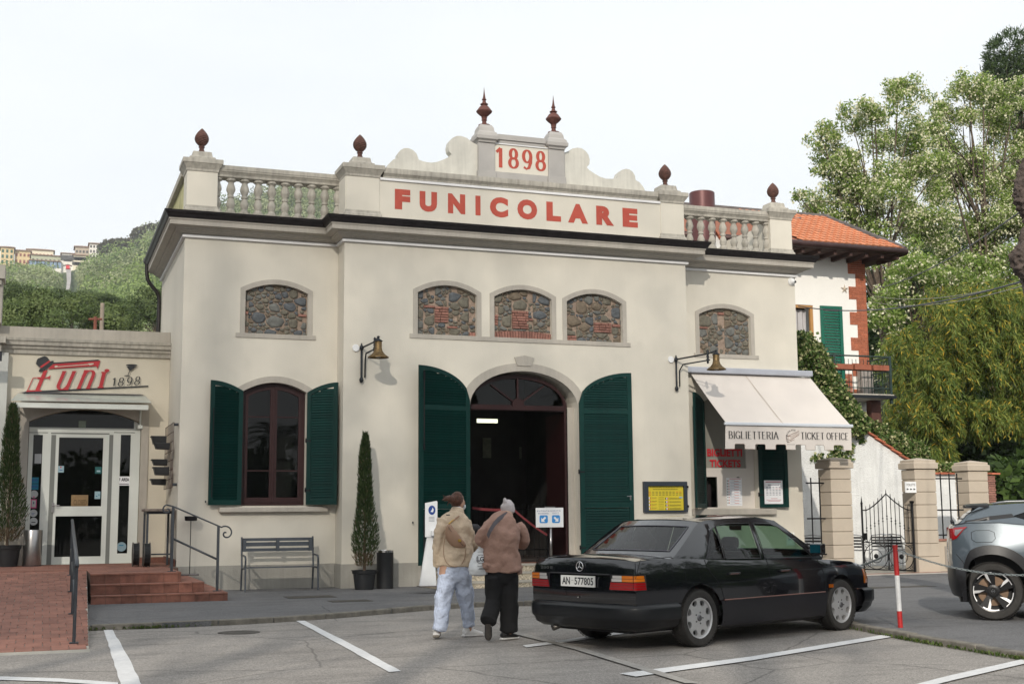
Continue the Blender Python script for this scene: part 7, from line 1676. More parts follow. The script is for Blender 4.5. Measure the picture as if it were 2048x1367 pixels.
band=[(-1.64,1.245),(-1.3,1.315),(-1.05,1.35),(-1.02,1.295),(-1.3,1.255),(-1.72,1.195)]
mb=MB()
for s_ in(1,-1):add_side(mb,[(-1.90,1.10)]+SR+[(1.0,.95),(0,1.0),(-.8,1.1)],[wh_,wf_],Gs,s_,step=.09)
rows=[[(x,Gs(x,z)*(1-2*j/12),z+.035*(1-(2*j/12-1)**2))for j in range(13)]for x,z in SR[4:10]];gridsurf(mb,rows)
for s_ in(1,-1):gridsurf(mb,[[(x,s_*Ws(x,ssz(x)),ssz(x)),(x,s_*(Gs(x,1.02)-.005),ssz(x)+.02)]for x in[-1.95+.15*i for i in range(20)]],flip=(s_>0))
mb.build('cabin_shell',SP,suv,local=True,smooth=True,auto=42)
mb=MB()
for s_ in(1,-1):
 add_side(mb,band,None,Gs,s_,.004,step=.1)
mb.build('pillar_trim',TRIMB,suv,local=True,smooth=True)
mb=MB();rows=[[(x,Gs(x,z)*.93*(1-2*j/10),z+.01)for j in range(11)]for x,z in SR[0:5]];gridsurf(mb,rows);mb.build('rear_window',glass_mat('dark_car_glass',(.10,.12,.13),1.5),suv,local=True,smooth=True)
mb=MB();rows=[[(x,Gs(x,z)*.93*(1-2*j/10),z+.01)for j in range(11)]for x,z in SR[9:12]];gridsurf(mb,rows);mb.build('windscreen',MATS['dark_car_glass'],suv,local=True,smooth=True)
mb=MB();rows=[[(x,.66*(1-2*j/10),z+.03*(1-(2*j/10-1)**2))for j in range(11)]for x,z in((-1.30,1.50),(-1.50,1.49),(-1.60,1.475),(-1.59,1.45),(-1.40,1.44))];gridsurf(mb,rows)
for s_ in(1,-1):mb.add([(-1.30,s_*.66,1.50),(-1.50,s_*.66,1.49),(-1.60,s_*.66,1.475),(-1.59,s_*.66,1.45),(-1.40,s_*.66,1.44),(-1.62,s_*.74,1.32),(-1.74,s_*.77,1.22),(-1.55,s_*.74,1.36),(-1.3,s_*.69,1.47)],[(0,1,2,3,4,5,6,7,8)])
mb.build('roof_spoiler',TRIMB,suv,local=True,smooth=True,auto=40)
for s_ in(1,-1):
 for h in(wh_,wf_):mb=MB();add_side(mb,h,None,Gs,s_,-.004,step=.2);mb.build('side_window',MATS['dark_car_glass'],suv,local=True,smooth=True)
 o=MB();o.box(-1.15,-1.03,min(s_*.73,s_*.70)-.0,max(s_*.76,s_*.70),1.235,1.30);o.build('door_handle',TRIMB,suv,local=True,bev=.01)
 for cx_ in(SXR,SXF):
  mb=MB();n=22;a0,a1=-.30,math.pi+.30;rows=[]
  for i in range(n+1):
   a=a0+(a1-a0)*i/n;r1,r0=sar+.075,sar-.035;p1,p0=(cx_+r1*math.cos(a),rs+.02+r1*math.sin(a)),(cx_+r0*math.cos(a),rs+.02+r0*math.sin(a))
   rows.append([(p1[0],s_*(Ws(*p1)+.0),p1[1]),(p1[0]*.98+p0[0]*.02,s_*(Ws(*p1)+.018),p1[1]*.98+p0[1]*.02),(p0[0],s_*(Ws(*p0)+.022),p0[1]),(p0[0],s_*.60,p0[1])])
  gridsurf(mb,rows,flip=(s_<0));mb.build('arch_cladding',TRIMB,suv,local=True,smooth=True,auto=45)
  wheel(suv,cx_,s_*.775,s_,rs,.225,.71,'five')
  mb=MB();mb.add([(cx_-.45,s_*.50,.2)]+[(cx_+.45*math.cos(math.pi-math.pi*i/12),s_*.50,rs+.45*math.sin(math.pi*i/12))for i in range(13)]+[(cx_+.45,s_*.50,.2)],[tuple(range(15))]);mb.build('wheel_well',DRK,suv,local=True)
mb=MB()
for s_ in(1,-1):add_side(mb,[(SXR+sar+.02,.20),(SXR+sar+.03,.42),(SXF-sar-.03,.42),(SXF-sar-.02,.20)],None,Ws,s_,.012,step=.12)
sp_=[(-1.72,-.83),(-1.9,-.80),(-2.02,-.72),(-2.12,-.5),(-2.16,0)];sp_=sp_+[(x,-y)for x,y in sp_[:-1][::-1]]
plan_sweep(mb,sp_[::-1],[(-.4,.25),(-.05,.27),(.02,.36),(.045,.45),(.05,.58),(.02,.62),(-.02,.625)]);mb.box(-1.9,1.9,-.62,.62,.2,.34);mb.build('lower_cladding',TRIMB,suv,local=True,smooth=True,auto=45)
fp_=[(1.75,-.83),(1.95,-.76),(2.08,-.5),(2.12,0)];fp_=fp_+[(x,-y)for x,y in fp_[:-1][::-1]]
mb=MB();plan_sweep(mb,fp_,[(-.4,.2),(.0,.25),(.04,.4),(.02,.62),(-.03,.64)]);mb.build('front_bumper',TRIMB,suv,local=True,smooth=True)
for s_ in(1,-1):
 tlp=[(-2.0,1.135),(-1.60,1.15),(-1.70,1.11),(-1.93,.97),(-2.055,.95),(-2.06,1.04)]
 mb=MB();add_side(mb,tlp,None,Ws,s_,.012,step=.06);tl_=mb.build('tail_lamp',REDLT,suv,local=True,smooth=True)
 mb=MB();add_side(mb,[(-1.96,1.10),(-1.72,1.115),(-1.93,1.0),(-1.98,1.02)],None,Ws,s_,.018,step=.06);mb.build('lamp_inner',mat('smoky_lens',(.22,.20,.21),.2,var=0,coat=1),tl_,local=True,smooth=True)
 mb=MB();gridsurf(mb,[[(-2.02,s_*(Ws(-2.02,z)+.012),z),(-2.10,s_*.70,z),(-2.15,s_*.52,z)]for z in(.97,1.04,1.12)],flip=(s_>0));mb.build('lamp_return',REDLT,tl_,local=True,smooth=True)
mb=MB()
mb.tube([(x,-(Ws(x,z)+.002),z)for x,z in((-1.48,1.09),(-1.32,1.09),(-1.27,1.06),(-1.26,.97),(-1.30,.93),(-1.48,.925),(-1.53,.96),(-1.53,1.06),(-1.48,1.09))],.0028,4)
mb.tube([(x,-(Ws(x,z)+.003),z)for x,z in((-.62,.5),(-.66,.65),(-.78,.80),(-.90,.96),(-.92,1.08),(-.86,1.22))],.004,4)
mb.tube([(x,-(Ws(x,z)+.003),z)for x,z in((-.2,.45),(-.21,.8),(-.2,1.02))],.004,4);mb.tube([(x,-(Ws(x,z)+.002),z)for x,z in((-1.96,.78),(-1.80,.70),(-1.72,.64))],.004,4)
mb.build('shut_line',MATS['gap_black'],suv,local=True)
for s_ in(1,-1):mb=MB();mb.tube([(x,s_*.56,z)for x,z in((-1.25,1.51),(-1.1,1.545),(-.3,1.56),(.05,1.51))],.016,8);mb.build('roof_rail',mat('rail_satin',(.30,.31,.32),.35,.6,var=0),suv,local=True,smooth=True)
mb=MB();mb.box(-1.5,.9,-.70,.70,.5,.95);mb.build('cabin_tub',DRK,suv,local=True)
mb=MB();mb.tube([(-1.96,-.35,1.20),(-2.0,-.35,1.24),(-2.06,-.35,1.22)],.03,8);mb.build('wiper_boss',BLACK,suv,local=True,smooth=True)
for o in list(suv.children_recursive):
 if o.type=='MESH' and o.data.users>=1:
  for v_ in o.data.vertices:
   if v_.co.x<-1.55:v_.co.x=-1.55+(v_.co.x+1.55)*.40
   if v_.co.z>1.0:v_.co.z=1.0+(v_.co.z-1.0)*.76
   # ================================================================== PEOPLE
TEX=bpy.data.textures.new('fold_noise','CLOUDS');TEX.noise_scale=.09;TEX.noise_depth=2
TEX2=bpy.data.textures.new('fold_noise_long','CLOUDS');TEX2.noise_scale=.16;TEX2.noise_depth=1
def loft(mb,rings,n=20):
 """rings: (centre, rx, ry, [u axis]) ; rx along u (default screen right), ry along depth"""
 k=len(rings);C_=[Vector(r_[0])for r_ in rings];v=[]
 for i,r_ in enumerate(rings):
  t=(C_[min(i+1,k-1)]-C_[max(i-1,0)]).normalized()
  u=Vector(r_[3])if len(r_)>3 else Vector((_r0.x,_r0.y,0));u=(u-t*u.dot(t)).normalized();q=t.cross(u)
  v+=[C_[i]+u*(r_[1]*math.cos(2*math.pi*j/n))+q*(r_[2]*math.sin(2*math.pi*j/n))for j in range(n)]
 b=len(v);t0=(C_[0]-C_[1]).normalized();t1=(C_[-1]-C_[-2]).normalized()
 v+=[C_[0]+t0*min(rings[0][1],rings[0][2])*.35,C_[-1]+t1*min(rings[-1][1],rings[-1][2])*.35]
 f=[(i*n+j,i*n+(j+1)%n,(i+1)*n+(j+1)%n,(i+1)*n+j)for i in range(k-1)for j in range(n)]
 f+=[(b,(j+1)%n,j)for j in range(n)]+[(b+1,(k-1)*n+j,(k-1)*n+(j+1)%n)for j in range(n)]
 mb.add(v,f)
def densify(R_):
 out=[]
 for a,b in zip(R_[:-1],R_[1:]):
  out.append(a);
  for t in(.33,.67):out.append(tuple([Vector(a[0]).lerp(Vector(b[0]),t),a[1]+(b[1]-a[1])*t,a[2]+(b[2]-a[2])*t]+([a[3]]if len(a)>3 else[])))
 return out+[R_[-1]]
def remeshed(mb,name,m,parent,vox=.011,it=3,wr=0.,tex=None,wr2=0.):
 o=mb.build('tmp',m,None);a=o.modifiers.new('r','REMESH');a.mode='VOXEL';a.voxel_size=vox
 if it:s_=o.modifiers.new('s','SMOOTH');s_.iterations=it;s_.factor=.5
 if wr:d=o.modifiers.new('d','DISPLACE');d.texture=tex or TEX;d.texture_coords='GLOBAL';d.strength=wr;d.mid_level=.5
 if wr2:d=o.modifiers.new('d2','DISPLACE');d.texture=TEX2;d.texture_coords='GLOBAL';d.strength=wr2;d.mid_level=.5
 bpy.context.view_layer.update();me=bpy.data.meshes.new_from_object(o.evaluated_get(bpy.context.evaluated_depsgraph_get()))
 bpy.data.objects.remove(o);off=wl(parent)
 me.transform(Matrix.Translation(-off));me.polygons.foreach_set('use_smooth',[True]*len(me.polygons));me.name=name
 if not me.materials:me.materials.append(m)
 c=bpy.data.objects.new(name,me);COL.objects.link(c);c.parent=parent;return c
SKIN=mat('skin_tone',(.50,.30,.21),.55,var=.06);HAIRB=mat('auburn_hair',(.085,.030,.014),.5,var=.45,scale=35,bump=1,bscale=120)
FWD=Vector((FW.x,FW.y,0)).normalized();RGT=Vector((_r0.x,_r0.y,0)).normalized()
class Fig:
 def __init__(s,Y):s.Y=Y
 def p(s,x,y,d=0.):q=at(x,y,Y=s.Y);return q+FWD*d
def hand(mb,wrist,dirv,side,curl,size=1.):
 """palm, four fingers of different length and a thumb; dirv = pointing direction, side = across the palm"""
 d=dirv.normalized();u=(side-d*side.dot(d)).normalized();nrm=d.cross(u)
 palm=[(wrist,.026*size,.018*size,u),(wrist+d*.045*size,.038*size,.016*size,u),(wrist+d*.085*size,.040*size,.014*size,u)];loft(mb,palm,12)
 for k,ln in enumerate((.068,.076,.070,.055)):
  b=wrist+d*.080*size+u*(-.030+.020*k)*size;c=Vector(b);dd=Vector(d);R_=[(c,.0095*size,.0095*size,u)]
  for j,fr_ in enumerate((.42,.33,.25)):
   ca,sa=math.cos(curl*.6),math.sin(curl*.6);dd=(dd*ca+nrm*sa).normalized();c=c+dd*ln*fr_*size;R_.append((c,.0088*size-.0012*j,.0088*size-.0012*j,u))
  loft(mb,R_,8)
 b=wrist+d*.025*size-u*.028*size;loft(mb,[(b,.012*size,.012*size,d),(b+(d*.7-u*.6+nrm*.3).normalized()*.035*size,.0105*size,.0105*size,d),(b+(d*.9-u*.5+nrm*.5).normalized()*.062*size,.008*size,.008*size,d)],8)
 # ---- woman in the beige jacket
wf=Fig(15.0);wp=thing('person','person in beige jacket and pale blue striped trousers with tan shoulder bag','person',tuple(at(908,1268,Y=15.0)))
wp.location.z=LOT;W[wp.name]=Vector(wp.location)
JB=mat('beige_jacket',(.60,.475,.345),.8,var=.04,scale=9,bump=1.6,bscale=22)
TRW=mat('striped_trousers',(.50,.56,.70),.9,var=.05,scale=10,bump=4,bscale=11);n_=TRW.node_tree;b_=n_.nodes['Principled BSDF']
tc_=n_.nodes.new('ShaderNodeTexCoord');wv=n_.nodes.new('ShaderNodeTexWave');wv.wave_type='BANDS';wv.bands_direction='X';wv.inputs['Scale'].default_value=26;wv.inputs['Distortion'].default_value=1.2;wv.inputs['Detail Scale'].default_value=.6
n_.links.new(tc_.outputs['Object'],wv.inputs['Vector']);mr_=n_.nodes.new('ShaderNodeMapRange');mr_.inputs['To Min'].default_value=.82;mr_.inputs['To Max'].default_value=1.18;n_.links.new(wv.outputs['Color'],mr_.inputs[0])
vm=n_.nodes.new('ShaderNodeVectorMath');vm.operation='SCALE';n_.links.new(b_.inputs['Base Color'].links[0].from_socket,vm.inputs[0]);n_.links.new(mr_.outputs[0],vm.inputs['Scale']);n_.links.new(vm.outputs[0],b_.inputs['Base Color'])
P=wf.p
mb=MB()
loft(mb,densify([(P(914,1027),.048,.05),(P(915,1016),.045,.05),(P(917,1011,.01),.060,.075),(P(917,1002,.02),.070,.092),(P(916,994,.015),.066,.085),(P(915,988,.01),.045,.06)]))
loft(mb,[(P(911,1125),.15,.10),(P(912,1080),.13,.09),(P(912,1040),.16,.09),(P(914,1026),.06,.05)])
loft(mb,[(P(893,1130),.09,.10),(P(886,1195),.06,.07),(P(877,1258),.04,.045),(P(874,1266,.03),.035,.04)]);loft(mb,[(P(927,1130),.09,.10),(P(931,1195,.12),.06,.07),(P(937,1250,.12),.04,.045),(P(937,1264,.12),.035,.04)])
for sx,e in((-1,(882,1075)),(1,(945,1075))):loft(mb,[(P(912+sx*20,1047),.04,.04),(P(e[0]-sx*2,e[1]),.035,.035),(P(e[0]-sx*3,e[1]+(20 if sx>0 else 42),.22),.03,.03)])
for sx,ey in((1,0),):mb.lathe([(.0,0),(.014,.004),(.018,.012),(.0,.02)],0,0,n=10,ax=lambda q:P(928.5,1006,.01)+Vector((q.z*.5,-q.z*.3,0))+FWD*q.x*.9+Vector((0,0,q.y*1.6)))
loft(mb,[(P(920,1006,.10),.010,.012),(P(921,1008,.122),.012,.010),(P(921,1010,.11),.010,.008)],8)
hand(mb,P(950,1092,.20),FWD+RGT*.4,Vector((0,0,1)),.5)
hand(mb,P(879,1118,.24),Vector((0,0,-1))+FWD*.15,FWD,.35)
remeshed(mb,'body',SKIN,wp,.0085,2)
mb=MB();loft(mb,densify([(P(908,1131),.245,.17),(P(909,1105),.235,.165),(P(908,1075),.200,.15),(P(909,1050),.200,.14),(P(911,1036),.180,.12),(P(913,1026),.115,.10),(P(914,1021),.085,.085)]),24)
loft(mb,densify([(P(930,1043),.070,.08),(P(938,1060,-.02),.062,.070),(P(944,1080,.01),.058,.066),(P(950,1094,.13),.062,.062)]))
loft(mb,densify([(P(887,1040),.075,.08),(P(879,1065,-.02),.070,.08),(P(875,1095,.02),.062,.072),(P(874,1122,.06),.054,.060),(P(875,1131,.08),.048,.052)]))
jk=remeshed(mb,'jacket',JB,wp,.011,1,.034,None,.04)
mb=MB();loft(mb,[(P(914,1024,-.005),.092,.088),(P(915,1018,-.0),.078,.078),(P(915.5,1014.5),.070,.072)]);remeshed(mb,'collar',JB,wp,.011,1,.012)
mb=MB();loft(mb,[(P(915,1016,.0),.060,.062),(P(916,1012.5,.0),.056,.06)]);remeshed(mb,'shirt_collar',mat('white_cotton',(.72,.73,.76),.8,var=.03),wp,.01,1)
q=P(897,1029,-.118);mb=MB();mb.tube([q-RGT*.022,q+RGT*.022],.006,4);mb.build('jacket_label',INK,wp)
mb=MB()
loft(mb,densify([(P(910,1120),.185,.14),(P(910,1135),.200,.155),(P(908,1152),.195,.15),(P(908,1162),.13,.12)]),24)
loft(mb,densify([(P(895,1150),.115,.13),(P(891,1175),.110,.125),(P(886,1205,-.02),.098,.11),(P(882,1232,-.04),.094,.10),(P(878,1259,-.05),.085,.09)]))
loft(mb,densify([(P(923,1150),.120,.13),(P(928,1175,.03),.112,.12),(P(932,1205,.08),.098,.105),(P(936,1232,.11),.085,.092),(P(938,1253,.12),.072,.082)]))
remeshed(mb,'trousers',TRW,wp,.011,1,.032,None,.045)
WSH=mat('white_trainer',(.70,.69,.68),.6,var=.06);SOLE=mat('grey_sole',(.20,.18,.155),.85,var=.3,scale=40)
mb=MB();loft(mb,[(P(874,1252,.0),.048,.05),(P(873.5,1261,-.01),.050,.052)]);loft(mb,[(P(873,1268,-.04),.043,.020,RGT),(P(874,1263,.10),.046,.028,RGT),(P(875,1262,.20),.036,.02,RGT)]);remeshed(mb,'trainer',WSH,wp,.008,2)
mb=MB();loft(mb,[(P(873,1272.5,-.045),.044,.012,RGT),(P(873,1268.5,-.062),.044,.014,RGT)]);loft(mb,[(P(873,1272,-.05),.045,.012,RGT),(P(874,1269,.18),.044,.012,RGT)]);remeshed(mb,'trainer_sole',SOLE,wp,.007,1)
rd=RGT*.9+FWD*.45;rd.normalize();pr_=rd.cross(Vector((0,0,1)))
b0=Vector(P(934,1256,.12));b0.z=LOT
mb=MB();loft(mb,[(b0+Vector((0,0,.105)),.045,.045),(b0+Vector((0,0,.05))-rd*.02,.050,.046)]);loft(mb,[(b0+Vector((0,0,.045))-rd*.05,.040,.040,pr_),(b0+Vector((0,0,.055))+rd*.06,.044,.045,pr_),(b0+Vector((0,0,.035))+rd*.15,.044,.032,pr_),(b0+Vector((0,0,.028))+rd*.205,.032,.022,pr_)]);loft(mb,[(b0+Vector((0,0,.014))-rd*.065,.042,.013,pr_),(b0+Vector((0,0,.014))+rd*.10,.046,.014,pr_),(b0+Vector((0,0,.014))+rd*.215,.034,.012,pr_)]);remeshed(mb,'trainer',WSH,wp,.008,1)
mb=MB();loft(mb,densify([(P(913.5,1010,.005),.062,.065),(P(913.5,1002,-.005),.080,.088),(P(914,994,.0),.080,.092),(P(915,987.5,.0),.062,.075),(P(915,984,.01),.03,.035)]));loft(mb,[(P(905,1000,-.06),.045,.045),(P(899,996,-.08),.042,.042),(P(893,997,-.085),.030,.028),(P(888,1000,-.085),.010,.014)]);remeshed(mb,'hair',HAIRB,wp,.008,1,.016)
for(x,y,dx,dy)in((893,1001,-4,-6),(895,994,-6,-3),(898,1003,-2,5),(890,996,-4,3)):mb=MB();mb.tube([P(x,y,-.08),P(x+dx,y+dy,-.09),P(x+dx*1.5,y+dy*1.6,-.085)],[.008,.005,.001],5);mb.build('hair_strand',HAIRB,wp)
mb=MB();mb.tube([P(929,1001,.03),P(927,1001,.10)],.0035,5);mb.build('glasses_arm',BLACK,wp)
mb=MB();mb.tube([P(926.5+2.6*math.cos(i*.5236),1012+3.6*math.sin(i*.5236),-.0)for i in range(12)],.0022,5,closed=True);mb.build('earring',CHROME,wp)
mb=MB();loft(mb,[(P(929,1009,.07),.012,.03),(P(929,1013,.075),.014,.035),(P(927,1017,.07),.012,.03)]);remeshed(mb,'face_mask',mat('white_mask',(.66,.70,.74),.8,var=0),wp,.007,1)
# bag
TAN=mat('tan_leather',(.33,.20,.13),.5,var=.06);bgp=thing('shoulder_bag','tan half moon leather bag worn on the beige jacket back','bag',tuple(P(912,1075,-.25)))
ax_a,ax_b=P(897,1050,-.19),P(930,1092,-.19);dv=(ax_b-ax_a);L_=dv.length;dv.normalize();pv=dv.cross(FWD).normalized()
if pv.x<0:pv=-pv
mb=MB();n=9
loft(mb,[(ax_a+dv*L_*(i/n)-pv*(.072*math.sin(math.pi*(i/n*.9+.05))-.03),.004+.078*math.sin(math.pi*(i/n*.92+.04))**.7,.010+.05*math.sin(math.pi*(i/n*.9+.05))**.8,pv)for i in range(n+1)],18);remeshed(mb,'bag_body',TAN,bgp,.009,2,.008)
mb=MB();mb.tube([ax_a-FWD*.045+dv*L_*t-pv*(.010*math.sin(math.pi*t))for t in[.06+.088*i for i in range(11)]],.004,5);mb.build('zip',mat('zip_brown',(.12,.07,.04),.5,var=0),bgp)
GOLD=mat('gold_fitting',(.55,.36,.08),.25,1.,var=0);mb=MB();q=ax_a+dv*L_*.72-FWD*.05;mb.box(q.x-.02,q.x+.02,q.y-.012,q.y+.0,q.z-.012,q.z+.018);mb.build('buckle',GOLD,bgp,bev=.004)
mb=MB();mb.tube([ax_a+Vector((0,0,0)),P(903,1044,-.19),P(912,1037,-.165),P(919,1031,-.14)],.010,6);mb.build('strap',TAN,bgp)
mb=MB();mb.tube([P(899,1047,-.2)-RGT*.0,P(905,1041,-.19),P(910,1038,-.17)],.007,5);mb.build('clasp',GOLD,bgp)
mb=MB();mb.tube(smooth_line([P(x,y,-.19 if y<1125 else-.175)for x,y in((898,1056),(890,1080),(888,1105),(893,1122),(903,1131),(914,1132),(924,1127),(931,1116),(933,1096))],2),.0045,6);mb.build('loop_strap',TAN,bgp,smooth=True)
# grey jumper over the arm
mb=MB();loft(mb,densify([(P(941,1058,.12),.05,.05),(P(950,1056,.15),.06,.06),(P(956,1066,.15),.06,.06),(P(953,1090,.14),.06,.055),(P(949,1115,.12),.065,.05),(P(947,1128,.12),.045,.04)]));o=remeshed(mb,'grey_jumper',mat('charcoal_knit',(.045,.045,.050),.95,var=.2,scale=30,bump=1,bscale=90),None,.012,2,.03);tag(o,'charcoal jumper draped over the forearm of the person in beige','jumper')
# ---- stooping person in the brown cardigan
mf=Fig(14.5);mp=thing('person','stooping person in brown cardigan, pale knitted cap and black trousers','person',tuple(at(1000,1275,Y=14.5)));mp.location.z=LOT;W[mp.name]=Vector(mp.location)
P=mf.p
CB=mat('brown_cardigan',(.33,.20,.155),.9,var=.04,scale=8,bump=1.6,bscale=20);BT=mat('black_trousers',(.006,.006,.007),.9,var=.15);CAPM=mat('pale_knit',(.56,.51,.51),.95,var=.05,bump=1,bscale=140)
mb=MB()
loft(mb,densify([(P(1012,1035,.02),.055,.06),(P(1014,1024,.08),.055,.06),(P(1016,1017,.12),.072,.09),(P(1014,1010,.14),.074,.10),(P(1012,1005,.13),.05,.07)]))
loft(mb,[(P(1003,1130),.15,.11),(P(1004,1085,-.02),.17,.12),(P(1006,1048),.18,.11),(P(1010,1034,.03),.07,.06)])
loft(mb,[(P(988,1135),.08,.09),(P(986,1195,.05),.055,.06),(P(980,1238,-.12),.04,.045)]);loft(mb,[(P(1018,1135),.08,.09),(P(1019,1200,.05),.055,.06),(P(1017,1268,.05),.04,.045)])
loft(mb,[(P(982,1056),.04,.04),(P(963,1078,.02),.036,.036),(P(976,1088,.16),.033,.033)]);loft(mb,[(P(1030,1056),.04,.04),(P(1051,1078,.02),.036,.036),(P(1044,1088,.2),.033,.033)])
loft(mb,[(P(1017,1022,.20),.012,.012),(P(1017,1023,.225),.012,.010),(P(1017,1025,.215),.01,.008)],8)
mb.lathe([(.0,0),(.014,.004),(.018,.012),(.0,.02)],0,0,n=10,ax=lambda q:P(1026,1020,.12)+RGT*q.z+FWD*q.x*.9+Vector((0,0,q.y*1.5)))
hand(mb,P(972,1087,.12),RGT*.8+Vector((0,0,-.7)),FWD,.9);hand(mb,P(1040,1089,.24),-RGT+FWD*.3,Vector((0,0,1)),.8)
remeshed(mb,'body',mat('skin_tanned',(.40,.23,.16),.6,var=.06),mp,.0085,2)
mb=MB();loft(mb,densify([(P(1004,1139),.25,.18),(P(1003,1115,-.02),.225,.17),(P(1003,1090,-.04),.205,.165),(P(1003,1066,-.05),.215,.165),(P(1005,1050,-.03),.215,.145),(P(1008,1039,.0),.17,.11),(P(1012,1031,.03),.09,.08)]),26)
loft(mb,densify([(P(979,1050),.082,.08),(P(966,1064,-.01),.066,.070),(P(960,1079,.01),.062,.068),(P(968,1088,.10),.055,.055),(P(972,1088,.13),.05,.05)]));loft(mb,densify([(P(1034,1051),.082,.08),(P(1045,1064,-.01),.066,.070),(P(1052,1079,.01),.062,.068),(P(1046,1088,.12),.055,.055),(P(1041,1090,.2),.05,.05)]))
loft(mb,[(P(1037,1132,.0),.055,.13),(P(1038,1146,.0),.035,.10)]);loft(mb,[(P(974,1130,.0),.06,.13),(P(971,1137,.0),.035,.10)])
remeshed(mb,'cardigan',CB,mp,.011,1,.022,None,.06)
mb=MB();loft(mb,densify([(P(1003,1128),.19,.145),(P(1003,1150),.19,.15),(P(1003,1165),.13,.12)]),24)
loft(mb,densify([(P(988,1150),.115,.13),(P(988,1180,.03),.108,.12),(P(987,1202,.04),.100,.11),(P(983,1222,-.06),.098,.105),(P(976,1240,-.16),.100,.085)]))
loft(mb,densify([(P(1018,1150),.115,.13),(P(1019,1185),.110,.12),(P(1018,1220,.02),.112,.11),(P(1017,1261,.04),.110,.105)]));remeshed(mb,'trousers',BT,mp,.012,2,.016,None,.03)
mb=MB();loft(mb,densify([(P(1019,1027,.06),.070,.070),(P(1017,1021,.07),.084,.085),(P(1014,1012,.085),.088,.098),(P(1012,1005,.09),.070,.085),(P(1010,1001.5,.09),.035,.045)]));loft(mb,[(P(1012,1006,.02),.015,.03),(P(1010,1002,.05),.025,.05),(P(1009,1001,.1),.02,.04)]);remeshed(mb,'cap',CAPM,mp,.008,1,.014)
mb=MB();loft(mb,[(P(1013,1031,.03),.078,.07),(P(1016,1026,.05),.070,.066)]);remeshed(mb,'scarf',mat('pale_peach',(.48,.33,.25),.9,var=.05),mp,.01,1)
mb=MB();pts=[(1016,1026,-.03),(1008,1030,-.08),(998,1037,-.14),(989,1047,-.19),(981,1060,-.20),(976,1072,-.17)];v=[]
for i,(x,y,d)in enumerate(pts):a=P(x,y,d-.025);v+=[a+Vector((.0,0,.022))-RGT*.012,a-Vector((.0,0,.022))+RGT*.012]
mb.add(v+[q-FWD*.006 for q in v],[(2*i,2*i+1,2*i+3,2*i+2)for i in range(5)]+[(12+2*i,12+2*i+2,12+2*i+3,12+2*i+1)for i in range(5)]);mb.build('bag_strap',mat('grey_webbing',(.10,.09,.10),.8,var=.05),mp)
# shoes: the left one lifted with its sole towards us
SHB=mat('black_shoe',(.014,.013,.014),.5,var=.1);c=P(977,1259,-.14)
mb=MB();loft(mb,densify([(c+Vector((0,0,-.10))+FWD*.03,.026,.022),(c+Vector((0,0,-.07))+FWD*.02,.044,.032),(c+FWD*.03,.045,.04),(c+Vector((0,0,.09))+FWD*.03,.042,.045),(c+Vector((0,0,.115))+FWD*.05,.035,.04)]));remeshed(mb,'shoe',SHB,mp,.008,1)
mb=MB();loft(mb,densify([(c+Vector((0,0,-.105))+FWD*.0,.020,.010),(c+Vector((0,0,-.075))-FWD*.012,.041,.012),(c-FWD*.012,.034,.012),(c+Vector((0,0,.075))-FWD*.01,.036,.014),(c+Vector((0,0,.10))-FWD*.0,.026,.014)]));remeshed(mb,'shoe_sole',mat('dark_sole',(.045,.038,.032),.8,var=.4,scale=60),mp,.007,1)
mb=MB();loft(mb,[(P(979,1243,-.13),.036,.036),(P(978,1250,-.12),.036,.036)]);remeshed(mb,'sock',MATS['white_cotton'],mp,.009,1)
b0=Vector(P(1010,1272,.03));b0.z=LOT;rd=(RGT*.75+FWD*.66).normalized();pr_=rd.cross(Vector((0,0,1)))
mb=MB();loft(mb,[(b0+Vector((0,0,.10)),.044,.046),(b0+Vector((0,0,.05)),.048,.048)]);loft(mb,[(b0+Vector((0,0,.055))-rd*.05,.040,.030,pr_),(b0+Vector((0,0,.06))+rd*.06,.044,.034,pr_),(b0+Vector((0,0,.045))+rd*.15,.042,.024,pr_),(b0+Vector((0,0,.035))+rd*.20,.03,.014,pr_)]);remeshed(mb,'shoe',SHB,mp,.008,1)
mb=MB();loft(mb,[(b0+Vector((0,0,.017))-rd*.06,.042,.016,pr_),(b0+Vector((0,0,.016))+rd*.10,.045,.014,pr_),(b0+Vector((0,0,.016))+rd*.21,.03,.012,pr_)]);remeshed(mb,'shoe_sole',WSH,mp,.008,1)
# plastic bag in the hand
bg_=thing('carrier_bag','white printed plastic carrier bag held between the two people','bag',tuple(P(962,1120,.05)))
mb=MB();loft(mb,densify([(P(964,1093,.10),.045,.03),(P(961,1108,.08),.095,.05),(P(959,1125,.06),.115,.07),(P(957,1140,.05),.125,.075),(P(957,1149,.05),.115,.06)]),20);remeshed(mb,'bag_body',mat('white_plastic',(.56,.58,.60),.35,var=.03),bg_,.010,1,.030)
mb=MB();q=P(962,1117,-.045)
mb.tube([q+RGT*(.055*math.cos(a*.2618))+Vector((0,0,.050*math.sin(a*.2618)))+FWD*.003*math.sin(a)for a in range(4,22)],.003,4)
pl_=lambda u,v,w=0:tuple(q+RGT*u+Vector((0,0,v))-FWD*.002)
put(mb,font_mesh('LG',.03),(-.042,.035,-.025,.028),pl_);put(mb,font_mesh('LES RUCHES',.0),(-.045,.045,.085,.095),pl_)if False else None
for k,(a,b,z)in enumerate(((-.04,.04,.085),(-.04,.01,-.085),(-.02,.05,-.105),(-.03,.05,-.118))):mb.box(0,0,0,0,0,0);mb.tube([q+RGT*a+Vector((0,0,z)),q+RGT*b+Vector((0,0,z))],.0025,4)
mb.build('bag_print',INK,bg_)
mb=MB();mb.tube([P(960,1098,.08),P(968,1086,.13),P(972,1092,.12)],.008,5);mb.build('bag_handle',MATS['white_plastic'],bg_)
